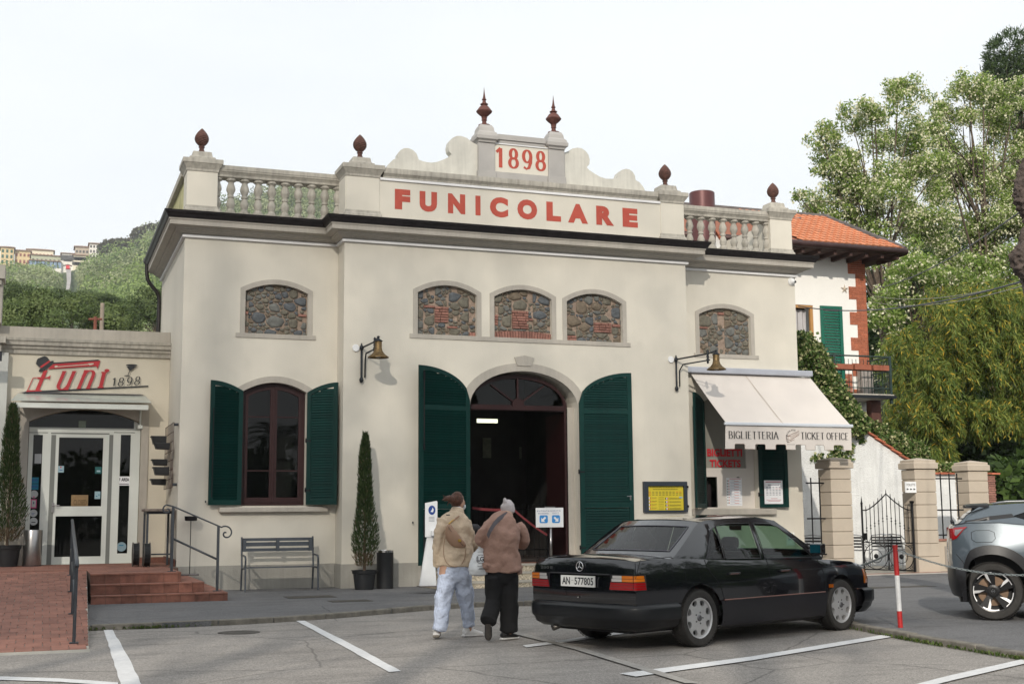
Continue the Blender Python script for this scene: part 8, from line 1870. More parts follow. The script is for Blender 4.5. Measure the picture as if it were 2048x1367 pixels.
# ================================================================== VEGETATION
def leaves(C,L,wd,up=0.,out=None,droop=0.,shape=.5,face=None,rough=.5):
 """N diamond leaves at C (Nx3), length L, width wd; random directions biased by out/up/droop"""
 N=len(C);d=RNG.normal(size=(N,3));
 if out is not None:d+=out*1.2
 d[:,2]+=up-droop;d/=np.linalg.norm(d,axis=1)[:,None]
 a=RNG.normal(size=(N,3))
 if face is not None:
  a=face+RNG.normal(size=(N,3))*rough;d=np.cross(a,d);d/=np.linalg.norm(d,axis=1)[:,None]+1e-9
 s_=np.cross(d,a);s_/=np.linalg.norm(s_,axis=1)[:,None]+1e-9
 Ln=L*(.7+.6*RNG.random(N))[:,None];Wn=wd*(.7+.6*RNG.random(N))[:,None]
 V=np.empty((N,4,3));V[:,0]=C;V[:,1]=C+d*Ln*shape+s_*Wn*.5;V[:,2]=C+d*Ln;V[:,3]=C+d*Ln*shape-s_*Wn*.5
 return V.reshape(-1,3)
def ball_pts(c,r,n,lo=.45,squash=1.):
 u=RNG.normal(size=(n,3));u/=np.linalg.norm(u,axis=1)[:,None];rr=r*(lo+(1-lo)*RNG.random(n)**.6)
 P_=u*rr[:,None];P_[:,2]*=squash;return P_+np.array(c),u
def sub_clumps(c,r,k,lo=.5,rs=(.22,.42),squash=1.):
 P_,u=ball_pts(c,r,k,lo,squash);return[(P_[i],r*random.uniform(*rs))for i in range(k)]
BARK=mat('tree_bark',(.10,.075,.055),.95,var=.35,scale=9,bump=1.5,bscale=18,coord='W')
def limbs(t,base,top,tips,r0,m=BARK,name='trunk'):
 mb=MB();base,top=Vector(base),Vector(top);mid_=base.lerp(top,.5)+Vector((random.uniform(-.3,.3),random.uniform(-.3,.3),0));mb.tube(smooth_line([base,mid_,top],2),[r0*(1-.5*i/8)for i in range(20)][:len(smooth_line([base,mid_,top],2))],9);mb.build(name,m,t,smooth=True)
 mb=MB()
 for c in tips:
  c=Vector(c);s0_=base.lerp(top,random.uniform(.55,1));m1=s0_.lerp(c,.5)+Vector((random.uniform(-.3,.3),random.uniform(-.3,.3),random.uniform(.0,.5)))
  P_=smooth_line([s0_,m1,c],1);ln=(c-s0_).length;rr=max(.012,min(r0*.28,ln*.009));mb.tube(P_,[rr*(1-.8*i/(len(P_)-1))for i in range(len(P_))],5)
 mb.build('branches',m,t,smooth=True)
ROB=leaf_mat('robinia_leaf',[(0,(.10,.17,.03)),(.4,(.22,.33,.07)),(.8,(.36,.46,.13)),(1,(.48,.55,.22))],transl=.5)
FLW=leaf_mat('robinia_blossom',[(0,(.62,.60,.38)),(1,(.84,.82,.64))],transl=.3)
def pxm(x,y,Y):return FPX/((at(x,y,Y=Y)-CAM).dot(FW))
def robinia(label,blobs,Y,nl,nf,base,r0=.28,seed=1):
 t=thing('robinia_tree',label,'tree',tuple(base));C_=[];O_=[];tips=[]
 for(x,y,r)in blobs:
  rm=r/pxm(x,y,Y);c=at(x,y,Y=Y+random.uniform(-1.5,1.5));
  for sc_,sr in sub_clumps(c,rm*.9,int(7+rm*6),.2,(.26,.48)):
   tips.append(sc_);n=int(nl*sr*sr);P_,u=ball_pts(sc_,sr,n,.25,.75);P_=P_+RNG.normal(size=P_.shape)*sr*.12;C_.append(P_);O_.append(u)
 C_=np.vstack(C_);O_=np.vstack(O_);V=leaves(C_,.14,.075,face=O_,rough=.6);fast_quads('crown',V,4,ROB,t)
 sel=RNG.random(len(C_))<nf;F_=C_[sel]+O_[sel]*.08;F3=np.repeat(F_,3,axis=0)+RNG.normal(size=(len(F_)*3,3))*.05;V=leaves(F3,.11,.085,droop=1.0);fast_quads('blossom',V,4,FLW,t)
 cx=np.mean(np.array([list(q)for q in tips]),axis=0);limbs(t,base,(cx[0],cx[1],cx[2]),random.sample(tips,min(len(tips),60)),r0);return t
bA=at(1840,1060,Y=44);bA.z=0
robinia('tall flowering white acacia rising directly behind the villa roof',[(1700,330,75),(1655,280,42),(1660,400,55),(1740,240,60),(1800,190,48),(1815,300,85),(1760,400,80),(1640,340,30),(1600,395,22),(1840,420,80),(1690,440,45)],44,900,.17,bA)
bB=at(1990,1060,Y=47);bB.z=0
robinia('broad flowering white acacia at the upper right of the trees',[(1900,220,60),(1940,180,45),(2000,210,75),(1920,330,90),(2020,330,95),(1980,430,90),(1890,480,70),(2060,450,80),(1860,260,40)],47,900,.17,bB)
bC=at(1800,1060,Y=40);bC.z=0
robinia('lower flowering acacia between the villa corner and the bamboo',[(1790,520,60),(1840,560,70),(1780,620,55),(1900,560,65),(1960,540,60),(1810,690,55),(1770,740,40),(1790,820,50),(2040,540,60)],40,850,.08,bC)
# pine and dark trees
PINE=leaf_mat('pine_needle',[(0,(.018,.038,.012)),(.5,(.045,.08,.022)),(1,(.085,.13,.04))],transl=.15)
def tufted(label,cat,blobs,Y,n_t,ln,m,base,r0,nm='pine_tree',k=7,wd=.10,dome=False,seed=0,group=None):
 t=thing(nm,label,cat,tuple(base),0,group);HU=[];C_=[];O_=[];tips=[]
 for(x,y,rx,ry)in blobs:
  rm=rx/pxm(x,y,Y);sq=ry/rx;c=at(x,y,Y=Y)
  n=int(n_t*rm*rm);u=RNG.normal(size=(n,3));u[:,2]=np.where(u[:,2]<-.25*np.abs(u[:,0]),-u[:,2],u[:,2])if dome else u[:,2];u/=np.linalg.norm(u,axis=1)[:,None]
  P_=u*rm*(.93+.12*RNG.random(n))[:,None]*(1+.06*np.sin(u[:,0:1]*9+u[:,1:2]*7));P_[:,2]*=sq;P_+=np.array(c)
  if dome:
   ns=46;us=RNG.normal(size=(ns,3));us[:,2]=np.abs(us[:,2])-.15;us/=np.linalg.norm(us,axis=1)[:,None];cs=us*rm*.84;rsub=rm*(.16+.10*RNG.random(ns));w_i=RNG.integers(0,ns,n);v3=RNG.normal(size=(n,3))+us[w_i]*.9;v3/=np.linalg.norm(v3,axis=1)[:,None];P_=cs[w_i]+v3*rsub[w_i][:,None];P_[:,2]*=sq;P_+=np.array(c);u=v3;tone=np.clip(RNG.normal(.5,.15,ns),.05,.95);HU.append(np.clip(np.repeat(tone[w_i],k)+RNG.normal(0,.12,n*k),0,1))
  Q=np.repeat(P_,k,axis=0)+RNG.normal(size=(n*k,3))*ln*(.6 if dome else .3)
  C_.append(Q);O_.append(np.repeat(u,k,axis=0));tips+=[tuple(P_[i]*.75+np.array(c)*.25)for i in range(0,n,max(1,n//14))]
 C_=np.vstack(C_);O_=np.vstack(O_);V=leaves(C_,ln,wd,up=.35,out=O_*.9)if not dome else leaves(C_,ln,wd*1.6,face=O_,rough=.5);fast_quads('crown',V,4,m,t,rnd=(np.hstack(HU)if HU else None))
 cx=np.mean(np.array([list(q)for q in tips]),axis=0);limbs(t,base,(cx[0],cx[1],cx[2]-.5),tips[:50],r0);return t
b=at(2060,1050,Y=66);b.z=0
tufted('dark pine whose top rises above the acacias at the upper right','tree',[(2030,110,52,45),(2075,150,70,70),(2010,165,45,50),(2060,230,70,60),(2000,200,40,40)],66,150,.36,PINE,b,.3,wd=.07)
# bamboo with drooping yellowing sprays
BAM=leaf_mat('bamboo_leaf',[(0,(.06,.11,.02)),(.5,(.16,.22,.045)),(.87,(.28,.31,.07)),(.95,(.50,.38,.05)),(1,(.66,.42,.05))],transl=.35)
def drooper(label,sprays,Y,per,base):
 t=thing('bamboo_clump',label,'bamboo',tuple(base));C_=[];D_=[];mb=MB()
 for(x0,x1,y0,y1,n)in sprays:
  for _ in range(n):
   x,y=random.uniform(x0,x1),random.uniform(y0,y1);Yq=Y+random.uniform(-1.3,1.3);a=at(x,y,Y=Yq);ang=random.uniform(0,6.283);L_=random.uniform(.45,1.15);P_=[]
   for i in range(9):q=i/8;P_.append(a+Vector((math.cos(ang)*L_*.55*q,math.sin(ang)*L_*.55*q,.25*q*L_-.95*L_*q*q)))
   if random.random()<.22:mb.tube(P_[::2],[.012,.010,.008,.006,.003],4)
   for i in range(per):
    q=random.random()**.7;k=min(7,int(q*8));p=P_[k].lerp(P_[k+1],q*8-k);dd=(P_[k+1]-P_[k]).normalized();C_.append(tuple(p+Vector((random.gauss(0,.07),random.gauss(0,.07),random.gauss(0,.07)))));D_.append(tuple(dd))
 C_=np.array(C_);D_=np.array(D_);N=len(C_);d=D_*.8+RNG.normal(size=(N,3))*.55;d[:,2]-=.35;d/=np.linalg.norm(d,axis=1)[:,None];s_=np.cross(d,RNG.normal(size=(N,3)));s_/=np.linalg.norm(s_,axis=1)[:,None]
 Ln=(.16+.14*RNG.random(N))[:,None];V=np.empty((N,4,3));V[:,0]=C_;V[:,1]=C_+d*Ln*.4+s_*.019;V[:,2]=C_+d*Ln;V[:,3]=C_+d*Ln*.4-s_*.019
 fast_quads('foliage',V.reshape(-1,3),4,BAM,t);mb.build('stems',mat('bamboo_stem',(.14,.13,.04),.6,var=.2),t);return t
b=at(1960,1060,Y=33);b.z=0
drooper('big drooping bamboo with yellowing tips right of the villa balcony',[(1880,2080,590,690,190),(1850,1950,690,760,90),(1960,2080,690,740,90),(1840,1900,780,850,60),(1900,1990,800,840,70),(2000,2080,770,840,70),(1850,1900,880,900,25),(1940,2080,560,620,50)],33,95,b)
b=at(1890,1060,Y=36);b.z=0
drooper('paler feathery bamboo top just behind the drooping clump',[(1850,2060,570,640,130),(1790,1900,640,860,150)],37,80,b)
# dark wood behind everything on the right, and undergrowth bank
WOOD=leaf_mat('wood_leaf',[(0,(.02,.04,.01)),(.5,(.045,.085,.018)),(1,(.085,.14,.03))],transl=.3)
def wood_mass(name,boxes,m,size,per,kind='stuff'):
 C_=[];O_=[]
 for(x0,x1,y0,y1,Y0,Y1,n,r)in boxes:
  for _ in range(n):
   Y=random.uniform(Y0,Y1);c=at(random.uniform(x0,x1),random.uniform(y0,y1),Y=Y);rr=r*random.uniform(.6,1.2);P_,u=ball_pts(c,rr,per,.75,.8);C_.append(P_);O_.append(u)
 C_=np.vstack(C_);O_=np.vstack(O_);return fast_quads(name,leaves(C_,size,size*.6,face=O_,rough=.6),4,m,kind=kind)
wood_mass('woodland',[(1740,2500,560,1010,50,60,170,2.6),(2100,2700,200,700,52,62,60,3.2),(1800,2400,470,640,55,62,50,2.4),(1985,2500,900,1010,35,37,30,1.1),(1860,2500,840,985,37,41,90,1.5),(1990,2500,930,985,30,31.5,26,.7)],WOOD,.34,300)
# shadowed bank under the trees
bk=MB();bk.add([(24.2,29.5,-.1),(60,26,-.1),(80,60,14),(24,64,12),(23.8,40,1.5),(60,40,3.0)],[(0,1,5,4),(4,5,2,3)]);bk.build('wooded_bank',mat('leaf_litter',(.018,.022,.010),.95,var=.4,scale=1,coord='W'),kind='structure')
# variegated ivy over the gable wall
IVY=leaf_mat('ivy_leaf',[(0,(.03,.065,.012)),(.35,(.07,.13,.025)),(.62,(.13,.19,.05)),(.80,(.34,.36,.17)),(1,(.50,.48,.27))],transl=.2)
C_=[];edge=[(1590,690),(1602,668),(1625,668),(1650,700),(1672,745),(1690,775),(1712,800),(1735,840),(1728,862)]
for i in range(1500):
 k=random.randrange(len(edge)-1);t_=random.random();x=edge[k][0]+(edge[k+1][0]-edge[k][0])*t_;y=edge[k][1]+(edge[k+1][1]-edge[k][1])*t_;dn=abs(random.gauss(0,1))
 xx,yy=x-dn*16,y+random.uniform(2,70)*(1-.2*dn);Y=YG-.10-random.random()*.35*(1-min(1,abs(yy-y-20)/60));
 if yy>860 and xx>1690:continue
 P_,u=ball_pts(at(xx,yy,Y=Y),.16,16,.3);C_.append(P_)
for x,y,w_,h in((1650,915,26,6),(1688,905,16,14),(1672,890,10,16),(1697,920,8,8),(1724,866,5,16),(1722,880,6,8)):
 for _ in range(int(w_*h/12)+2):P_,u=ball_pts(at(x+random.uniform(-w_,w_),y+random.uniform(-h,h),Y=YG-.06),.05,9,.3);C_.append(P_)
iv=thing('ivy','variegated ivy spilling over the sloping stucco gable wall','ivy',tuple(at(1660,780,Y=YG)));C_=np.vstack(C_);fast_quads('foliage',leaves(C_,.085,.085,droop=.3),4,IVY,iv)
C_=[]
for i in range(420):
 t_=random.random();x=1748+(1850-1748)*t_;y=860+(912-860)*t_**.8;P_,u=ball_pts(at(x+random.uniform(-8,8),y+random.uniform(-16,14),Y=YG+.8),.16,14,.3);C_.append(P_)
for i in range(90):P_,u=ball_pts(at(random.uniform(1876,1912),random.uniform(931,938),Y=YG+.2),.08,12,.3);C_.append(P_)
iv2=thing('ivy','pale ivy creeping behind the lower end of the tile coping','ivy',tuple(at(1800,890,Y=YG+.8)));fast_quads('foliage',leaves(np.vstack(C_),.085,.08,droop=.3),4,IVY,iv2)
# gnarled pollarded limb hanging in from the right
gl_=thing('knotted_limb','dark knotted pollarded plane tree limb at the right edge','tree',tuple(at(2045,430,Y=13)));mb=MB()
gp=[(2052,318,.12),(2046,345,.16),(2042,372,.24),(2044,400,.28),(2054,425,.20),(2060,450,.16),(2050,470,.18),(2046,490,.26),(2040,515,.30),(2046,535,.26),(2056,552,.16)]
gp=[(2050,318,.03),(2044,345,.06),(2043,372,.10),(2047,400,.13),(2056,425,.10),(2060,450,.06),(2048,468,.06),(2050,492,.10),(2040,515,.13),(2044,535,.12),(2052,552,.06)]
loft(mb,densify([(at(x,y,Y=13.2),r_,r_)for x,y,r_ in gp]),16);loft(mb,[(at(2090,560,Y=13.2),.3,.3),(at(2075,440,Y=13.2),.12,.12),(at(2058,400,Y=13.2),.10,.10)],12);loft(mb,[(at(2050,380,Y=13.2),.05,.05),(at(2042,335,Y=13.2),.03,.03),(at(2033,318,Y=13.2),.01,.01)],10)
TEX3=bpy.data.textures.new('burl','CLOUDS');TEX3.noise_scale=.06;TEX3.noise_depth=3
remeshed(mb,'limb',mat('burl_bark',(.075,.058,.05),.95,var=.5,scale=14,bump=2,bscale=30,coord='W'),gl_,.012,1,.10,TEX3)
mb=MB();mb.tube([at(2090,560,Y=13.2),at(2150,900,Y=13.1),Vector((at(2180,1100,Y=13).x,13,PAV))],[.30,.34,.42],12);mb.build('trunk',MATS['burl_bark'],gl_,smooth=True)
# ================================================================== HILL WITH THE OLD TOWN
YH=900.
rid=[(-600,620),(-300,570),(0,545),(60,545),(130,540),(170,528),(205,518),(262,506),(300,478),(360,446),(450,418),(560,392),(650,384),(720,390),(900,470),(1100,620),(1400,820),(1900,900)]
RX=[at(x,y,Y=YH).x for x,y in rid];RZ=[at(x,y,Y=YH).z for x,y in rid]
def hz(X,Y):
 xr=X*YH/max(Y,1);z=np.interp(xr,RX,RZ);s_=max(0.,min(1.,(Y-90)/(YH-90)));return z*(s_**1.15)*(1+.05*math.sin(X*.02+Y*.013)*(1-s_)*s_*4)-.05
mb=MB();gx,gy=70,46;v=[]
for j in range(gy+1):
 Y=90+(YH-90)*(j/gy)**1.3
 for i in range(gx+1):
  px=-600+2300*i/gx;X=at(px,800,Y=YH).x*Y/YH;v.append((X,Y,hz(X,Y)if j else LOT-.5))
for i in range(gx+1):px=-600+2300*i/gx;X=at(px,800,Y=YH).x*1.15;v.append((X,YH*1.15,hz(X/1.15,YH)*.9))
f=[(j*(gx+1)+i,j*(gx+1)+i+1,(j+1)*(gx+1)+i+1,(j+1)*(gx+1)+i)for j in range(gy+1)for i in range(gx)]
mb.add(v,f);mb.build('hill',mat('hill_ground',(.06,.09,.03),.95,var=.4,scale=.05,coord='W'),kind='structure',smooth=True)
HL=[leaf_mat('hill_leaf_light',[(0,(.10,.16,.04)),(.5,(.21,.30,.08)),(1,(.34,.42,.16))],transl=.3),leaf_mat('hill_leaf_grey',[(0,(.13,.16,.07)),(.5,(.25,.29,.14)),(1,(.40,.43,.25))],transl=.3),leaf_mat('hill_leaf_dark',[(0,(.04,.07,.025)),(.5,(.085,.13,.04)),(1,(.14,.19,.07))],transl=.2)]
C_=[];M_=[];S_z=[]
HR=[]
for k in range(1900):
 px=random.uniform(-80,740);Y=150*(YH*.99/150)**(random.random()**.55);X=at(px,800,Y=YH).x*Y/YH;z=hz(X,Y);r=random.uniform(3.4,8.0)*(.5+.8*Y/YH)
 q_=Vector((X,Y,z))-CAM;ppx=1024+FPX*q_.dot(RI)/q_.dot(FW)
 if Y>250 and abs(ppx-137)<11+r*FPX/q_.dot(FW):continue
 if Y>YH*.955 and ppx<262:continue
 NL_=190;P_,u=ball_pts((X,Y,z+r*.45),r,NL_,.86,.95);HR.append(np.clip(random.gauss(.5,.27)+RNG.normal(size=NL_)*.12,0,1));C_.append(np.hstack([P_,u]));nz_=math.sin(X*.021+2)+math.sin(Y*.017+X*.008)+random.gauss(0,.6);M_.append(np.full(NL_,0 if nz_>.5 else(1 if nz_>-.7 else 2)));S_z.append(np.full(NL_,.45+.95*Y/YH))
A_=np.vstack(C_);M_=np.hstack(M_);S_z=np.hstack(S_z);V=np.empty((0,3))
L1=leaves(A_[:,:3],1.,.8,face=A_[:,3:],rough=.4).reshape(-1,4,3);L1=L1[:,:1]+(L1-L1[:,:1])*S_z[:,None,None]
fast_quads('hill_woodland',L1.reshape(-1,3),4,HL,kind='stuff',mi=M_,rnd=np.hstack(HR))
# umbrella pines below the hill
UP=leaf_mat('umbrella_pine',[(0,(.035,.06,.018)),(.5,(.085,.125,.035)),(1,(.15,.19,.065))],transl=.15)
UP2=leaf_mat('umbrella_pine_dark',[(0,(.025,.045,.015)),(.5,(.065,.10,.03)),(1,(.13,.17,.06))],transl=.15)
for lab,blobs,Y,bx,UP_ in(('wide umbrella pine dome above the cafe parapet',[(112,682,135,92)],80,112,UP),('umbrella pine partly hidden behind the wide dome at the left edge',[(22,620,62,52),(-30,612,50,45)],125,20,UP2),('tall umbrella pine against the station corner',[(292,640,52,60),(335,628,50,55)],100,290,UP2),('umbrella pine in the middle with bare stems below',[(232,650,48,44)],92,235,UP),('low umbrella pine in the gap behind the two nearer domes',[(175,622,78,36),(110,606,50,24)],150,170,UP2)):
 b=at(bx,1050,Y=Y);b.z=LOT;tufted(lab,'tree',blobs,Y,230,.20,UP_,b,.35,nm='umbrella_pine',k=8,wd=.055,dome=True,group='umbrella pines below the hill')
 # bare poles behind the cafe roof
pp=at(205,606,Y=60);mb=MB();mb.tube([(pp.x,60,0),(pp.x,60,pp.z)],[.13,.09],8);tag(mb.build('wooden_pole',mat('grey_wood_pole',(.24,.20,.16),.9,var=.2)),'grey wooden pole rising behind the cafe parapet','pole')
pp=at(191,633,Y=55);a,b=at(177,638,Y=55),at(204,638,Y=55);mb=MB();mb.tube([(pp.x,55,0),(pp.x,55,pp.z)],.07,8);mb.tube([a,b],.05,6);tag(mb.build('rusty_cross_pole',mat('rusty_pole',(.16,.05,.03),.8,var=.3)),'rusty red pole with a crossarm behind the cafe parapet','pole')
# old town
VC={'och':mat('house_ochre',(.60,.47,.27),.9,var=.06),'crm':mat('house_cream',(.70,.64,.50),.9,var=.05),'sag':mat('house_sage',(.40,.42,.31),.9,var=.05),'wht':mat('house_white',(.74,.71,.66),.9,var=.04),'stn':mat('house_stone',(.42,.36,.29),.9,var=.15),'pnk':mat('house_pink',(.52,.38,.30),.9,var=.06)}
RFM=mat('old_roof',(.26,.17,.12),.9,var=.2);WDK=mat('far_window',(.05,.05,.05),.5,var=.2,objvar=.4);SHG=mat('far_shutter',(.03,.10,.07),.7,var=0);SHR=mat('far_red_shutter',(.22,.07,.05),.7,var=0);BLG=mat('blue_glazing',(.20,.28,.40),.3,var=.1)
def house(label,x0,x1,yt,yb,c,Y,wins,roof='flat',depth=12,shm=WDK,ov=1.0):
 a,b=at(x0,yb,Y=Y),at(x1,yt,Y=Y);t=thing('hill_house',label,'house',(a.x,Y,a.z));zg=a.z-14
 mb=MB();mb.box(a.x,b.x,Y,Y+depth,zg,b.z);mb.build('wall',VC[c],t);W_,H_=b.x-a.x,b.z-a.z
 if roof:mb=MB();rh={'flat':.6,'hip':2.2}[roof];cx0,cx1=a.x-ov,b.x+ov;mb.add([(cx0,Y-ov,b.z),(cx1,Y-ov,b.z),(cx1,Y+depth+ov,b.z),(cx0,Y+depth+ov,b.z),(a.x+W_*.25,Y+depth*.5,b.z+rh),(b.x-W_*.25,Y+depth*.5,b.z+rh),(cx0,Y-ov,b.z+.5),(cx1,Y-ov,b.z+.5)],[(0,1,7,6),(6,7,5,4),(1,2,5,7),(0,6,4,3),(2,3,4,5),(3,2,1,0)]);mb.build('roof',RFM,t)
 for(nx,vy,ww,wh_)in wins:
  for i in range(nx):
   u=(i+.5)/nx;mb=MB();x=a.x+W_*u;z=a.z+H_*vy;mb.box(x-ww/2,x+ww/2,Y-.25,Y-.02,z-wh_/2,z+wh_/2);mb.build('window',shm,t)
 return t
YB_=880
house('tall ochre house at the far left of the hilltop town',0,28,496,528,'och',YB_+10,[(3,.80,1.3,2.0),(3,.48,1.3,2.2),(3,.15,1.3,2.2)],'hip',shm=SHG)
house('lower ochre house beside the tall ochre one on the hilltop',28.5,61,503,529,'och',YB_+14,[(4,.72,1.2,1.8),(4,.25,1.2,2.2)],'hip',shm=SHR)
house('long cream house with pale roof above the sage building',54,107,502,517,'crm',YB_+30,[(7,.45,1.2,2.0)],'hip',shm=SHR)
house('long sage green building with a row of blue glazing',61,122,513,541,'sag',YB_,[(7,.66,1.1,2.4)],'flat',shm=WDK)
a,b=at(57,533,Y=YB_-4),at(123,524,Y=YB_-4);t=thing('veranda','glazed blue veranda under the sage green hilltop building','veranda',(a.x,YB_-4,a.z));mb=MB();mb.box(a.x,b.x,YB_-5,YB_-.3,b.z,b.z+.5);mb.build('roof',RFM,t);mb=MB();mb.box(a.x,b.x,YB_-4,YB_-.3,a.z-9,a.z);mb.build('base_wall',VC['wht'],t)
for i in range(8):x=a.x+(b.x-a.x)*(i+.5)/8;mb=MB();mb.box(x-1.0,x+1.0,YB_-4.2,YB_-4,a.z+.1,b.z-.1);mb.build('pane',BLG,t)
house('white angular building over the funicular top station',122.5,148,508,537,'wht',YB_-1,[(1,.55,5,1.0)],'flat')
a,b=at(121,519,Y=YB_-1.5),at(147,511,Y=YB_-1.5);mb=MB();mb.box(a.x,b.x,YB_-2,YB_-1.1,a.z,b.z);tag(mb.build('glazed_terrace',WDK),'dark glazed terrace band on the white hilltop building','terrace')
house('brown stone house with dark overhanging roof on the hilltop',150,178,495,511,'stn',YB_+15,[(4,.5,1.2,1.6)],'hip')
house('cream restaurant with a dark veranda on the hilltop',146,174,512,538,'crm',YB_-3,[(5,.78,4.2,2.2),(5,.42,3.0,2.2)],'hip')
house('tall white house with many small windows beside the dark oaks',178,210,489,520,'wht',YB_+8,[(5,.84,1.0,1.6),(5,.55,1.0,1.8),(5,.25,1.0,1.8)],'hip')
house('pale pink house half hidden between the two dark oaks',258,288,479,494,'pnk',YB_+12,[(3,.5,1.0,1.6)],'hip')
a,b=at(171,534,Y=YB_-14),at(262,507,Y=YB_-4);mb=MB();za,zb=at(171,521,Y=YB_-10).z,at(262,505,Y=YB_-10).z;mb.add([(a.x,YB_-12,za-9),(b.x,YB_-6,zb-9),(b.x,YB_-6,zb),(a.x,YB_-12,za),(a.x,YB_-10,za),(b.x,YB_-4,zb)],[(0,1,2,3),(3,2,5,4)]);tag(mb.build('terrace_wall',VC['crm']),'long pale retaining wall climbing under the hilltop oaks','wall')
fs=at(135,541,Y=YB_-16);t=thing('funicular_station','small red funicular cabin under a dark gable at the top of the track','funicular',tuple(fs));s_=1/pxm(135,541,YB_-16)
mb=MB();mb.box(fs.x-3.6*s_,fs.x+3.6*s_,fs.y-7,fs.y-4.5,fs.z,fs.z+7*s_);mb.build('cabin',mat('cabin_red',(.60,.015,.03),.5,var=0),t)
mb=MB();mb.poly([(fs.x-8*s_,fs.z+7.2*s_),(fs.x,fs.z+9.2*s_),(fs.x+8*s_,fs.z+7.2*s_),(fs.x+8*s_,fs.z+8.4*s_),(fs.x,fs.z+11*s_),(fs.x-8*s_,fs.z+8.4*s_)],None,fs.y-4,fs.y-2);mb.build('roof',mat('gable_brown',(.10,.07,.06),.8,var=0),t)
mb=MB();v=[]
for i in range(20):
 u=i/19;px_=136-1*u+2*math.sin(u*3);py_=542+48*u;lo_,hi_=200.,YB_-16.
 q0=at(px_-4.5+1.5*u,py_,Y=1.);best=None
 for Y in np.linspace(130,YB_-17,400):
  p_=at(px_,py_,Y=Y);g_=hz(p_.x,Y)
  best=Y
  if p_.z<=g_+1.0:break
 Yb=best;L0,L1_=at(px_-5+1.2*u,py_,Y=Yb),at(px_+5-2.0*u,py_,Y=Yb);v+=[tuple(L0+Vector((0,-1,2.2))),tuple(L1_+Vector((0,-1,2.2)))]
mb.add(v,[(2*i,2*i+1,2*i+3,2*i+2)for i in range(19)]);mb.build('funicular_track',mat('track_ballast',(.36,.34,.33),.9,var=.2,scale=.3,coord='W'),None,kind='structure')
OAK=leaf_mat('oak_leaf',[(0,(.045,.045,.025)),(.5,(.085,.085,.045)),(1,(.14,.13,.08))],transl=.2)
for lab,blobs,Y in(('wide dark oak on the hilltop skyline left of the pink house',[(222,499,22,15),(250,496,20,15),(234,494,20,13)],YB_-8),('taller dark oak on the hilltop skyline near the station gutter',[(280,474,16,16),(300,468,17,18),(290,484,18,12),(318,462,10,14)],YB_+2)):
 b=at(blobs[0][0],515,Y=Y);tufted(lab,'tree',blobs,Y,8,1.5,OAK,b,.6,nm='oak_tree',k=9,wd=.9)
 # ================================================================== TREES BEHIND THE CAMERA (they cast the bands of shade and stand in the reflections)
PLN=leaf_mat('plane_leaf',[(0,(.05,.09,.02)),(1,(.12,.18,.05))],transl=.4)
SD=Vector((math.sin(SUN_AZ),math.cos(SUN_AZ),0))
bigs=[((470,1310),18,.40),((800,1335),17,.34),((30,1335),18,.34),((1500,1350),18,.30),((-350,1300),19,.40)]
for k,((x,y),d_,r_)in enumerate(bigs):
 g_=at(x,y,Z=LOT)-SD*d_;t=thing('plane_tree',['tall plane tree behind the camera on the sunny side','tall plane tree behind the camera by the bay lines','tall plane tree behind the camera to the ramp side','tall plane tree behind the camera on the car side','tall plane tree behind the camera farthest to the ramp side'][k],'tree',(g_.x,g_.y,LOT),0,'plane trees behind the camera')
 C_=[];tips=[]
 for _ in range(11):
  c=(g_.x+random.gauss(0,1.1),g_.y+random.gauss(0,1.1),random.uniform(10.6,12.6));r=random.uniform(.7,1.2);P_,u=ball_pts(c,r,80,.2,.8);C_.append(P_);tips.append(c)
 fast_quads('crown',leaves(np.vstack(C_),.30,.24),4,PLN,t);limbs(t,(g_.x,g_.y,LOT),(g_.x+.2,g_.y,10.8),tips,r_)
C_=[]
for _ in range(420):
 X,Y=random.uniform(-70,90),random.uniform(-50,-38);P_,u=ball_pts((X,Y,random.uniform(.5,5.2)),2.1,80,.7);C_.append(P_)
for _ in range(620):
 X,Y=random.uniform(26,95),random.uniform(-30,12);P_,u=ball_pts((X,Y,random.uniform(.5,11)*(1 if X>34 else .5)),2.3,80,.7);C_.append(P_)
for _ in range(520):
 X,Y=random.uniform(-34,-15),random.uniform(6,60);P_,u=ball_pts((X,Y,random.uniform(.5,10)),2.1,80,.7);C_.append(P_)
fast_quads('woodland',leaves(np.vstack(C_),.8,.5),4,WOOD,kind='stuff')
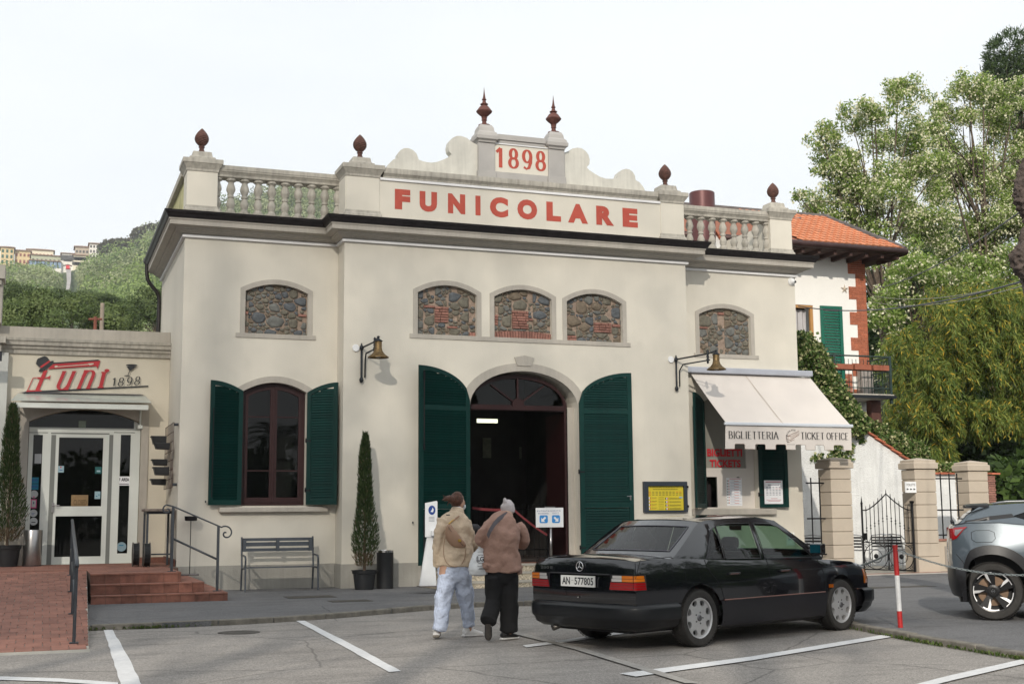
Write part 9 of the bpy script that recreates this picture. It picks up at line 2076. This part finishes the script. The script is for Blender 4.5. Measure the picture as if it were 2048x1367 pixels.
# two unseen leaf crowns added far behind to soften sun on the front
for k,(x0,x1,n,lab)in enumerate(((-14.5,-6.5,8000,'added leaf crown behind the camera filtering sun on the station front'),(-27,-14.5,19000,'denser added leaf crown behind the camera filtering sun on the cafe side'))):
 t=thing('added_sun_filter',lab,'tree',((x0+x1)/2,-19,LOT));C_=np.stack([RNG.uniform(x0,x1,n),RNG.uniform(-23,-15,n),RNG.uniform(19.5,34,n)],1)
 fast_quads('crown',leaves(C_,.17,.13),4,PLN,t);limbs(t,((x0+x1)/2,-19,LOT),((x0+x1)/2,-19,22),[tuple(C_[i])for i in range(0,n,n//24)],.5)
 # palm reflected in the lower window
pm=thing('palm_tree','tall date palm behind the camera mirrored in the arched window','tree',(12.4,-19,LOT));mb=MB();mb.tube([(12.4,-19,LOT),(12.5,-19,3),(12.4,-19,5.6)],[.32,.26,.24],10);mb.build('trunk',BARK,pm,smooth=True);C_=[];D_=[]
for k in range(34):
 a=k*2.4;el=random.uniform(-.2,1.1)
 for i in range(60):
  q=i/60;L_=2.8*q;cx_,cz_=L_*math.cos(el)*1.0,L_*math.sin(el)-1.6*q*q;
  for s_ in(-1,1):C_.append((12.4+cx_*math.cos(a),-19+cx_*math.sin(a),5.7+cz_));D_.append((math.cos(a)*.5-s_*math.sin(a),math.sin(a)*.5+s_*math.cos(a),-.25))
C_=np.array(C_);D_=np.array(D_);D_/=np.linalg.norm(D_,axis=1)[:,None];s2=np.cross(D_,np.array([0,0,1.]));V=np.empty((len(C_),4,3));V[:,0]=C_;V[:,1]=C_+D_*.2+s2*.02;V[:,2]=C_+D_*.5;V[:,3]=C_+D_*.2-s2*.02;fast_quads('fronds',V.reshape(-1,3),4,WOOD,pm)
# ================================================================== THIN HAZE over the valley
mb=MB();mb.box(-960,1560,-360,1460,-1.1,262);hm=bpy.data.materials.new('haze_air');hm.use_nodes=True;n_=hm.node_tree;n_.nodes.clear()
o_=n_.nodes.new('ShaderNodeOutputMaterial');pv=n_.nodes.new('ShaderNodeVolumePrincipled');pv.inputs['Color'].default_value=(.92,.95,1,1);pv.inputs['Density'].default_value=.00022;pv.inputs['Anisotropy'].default_value=.2;n_.links.new(pv.outputs[0],o_.inputs['Volume'])
mb.build('haze',hm,kind='stuff')
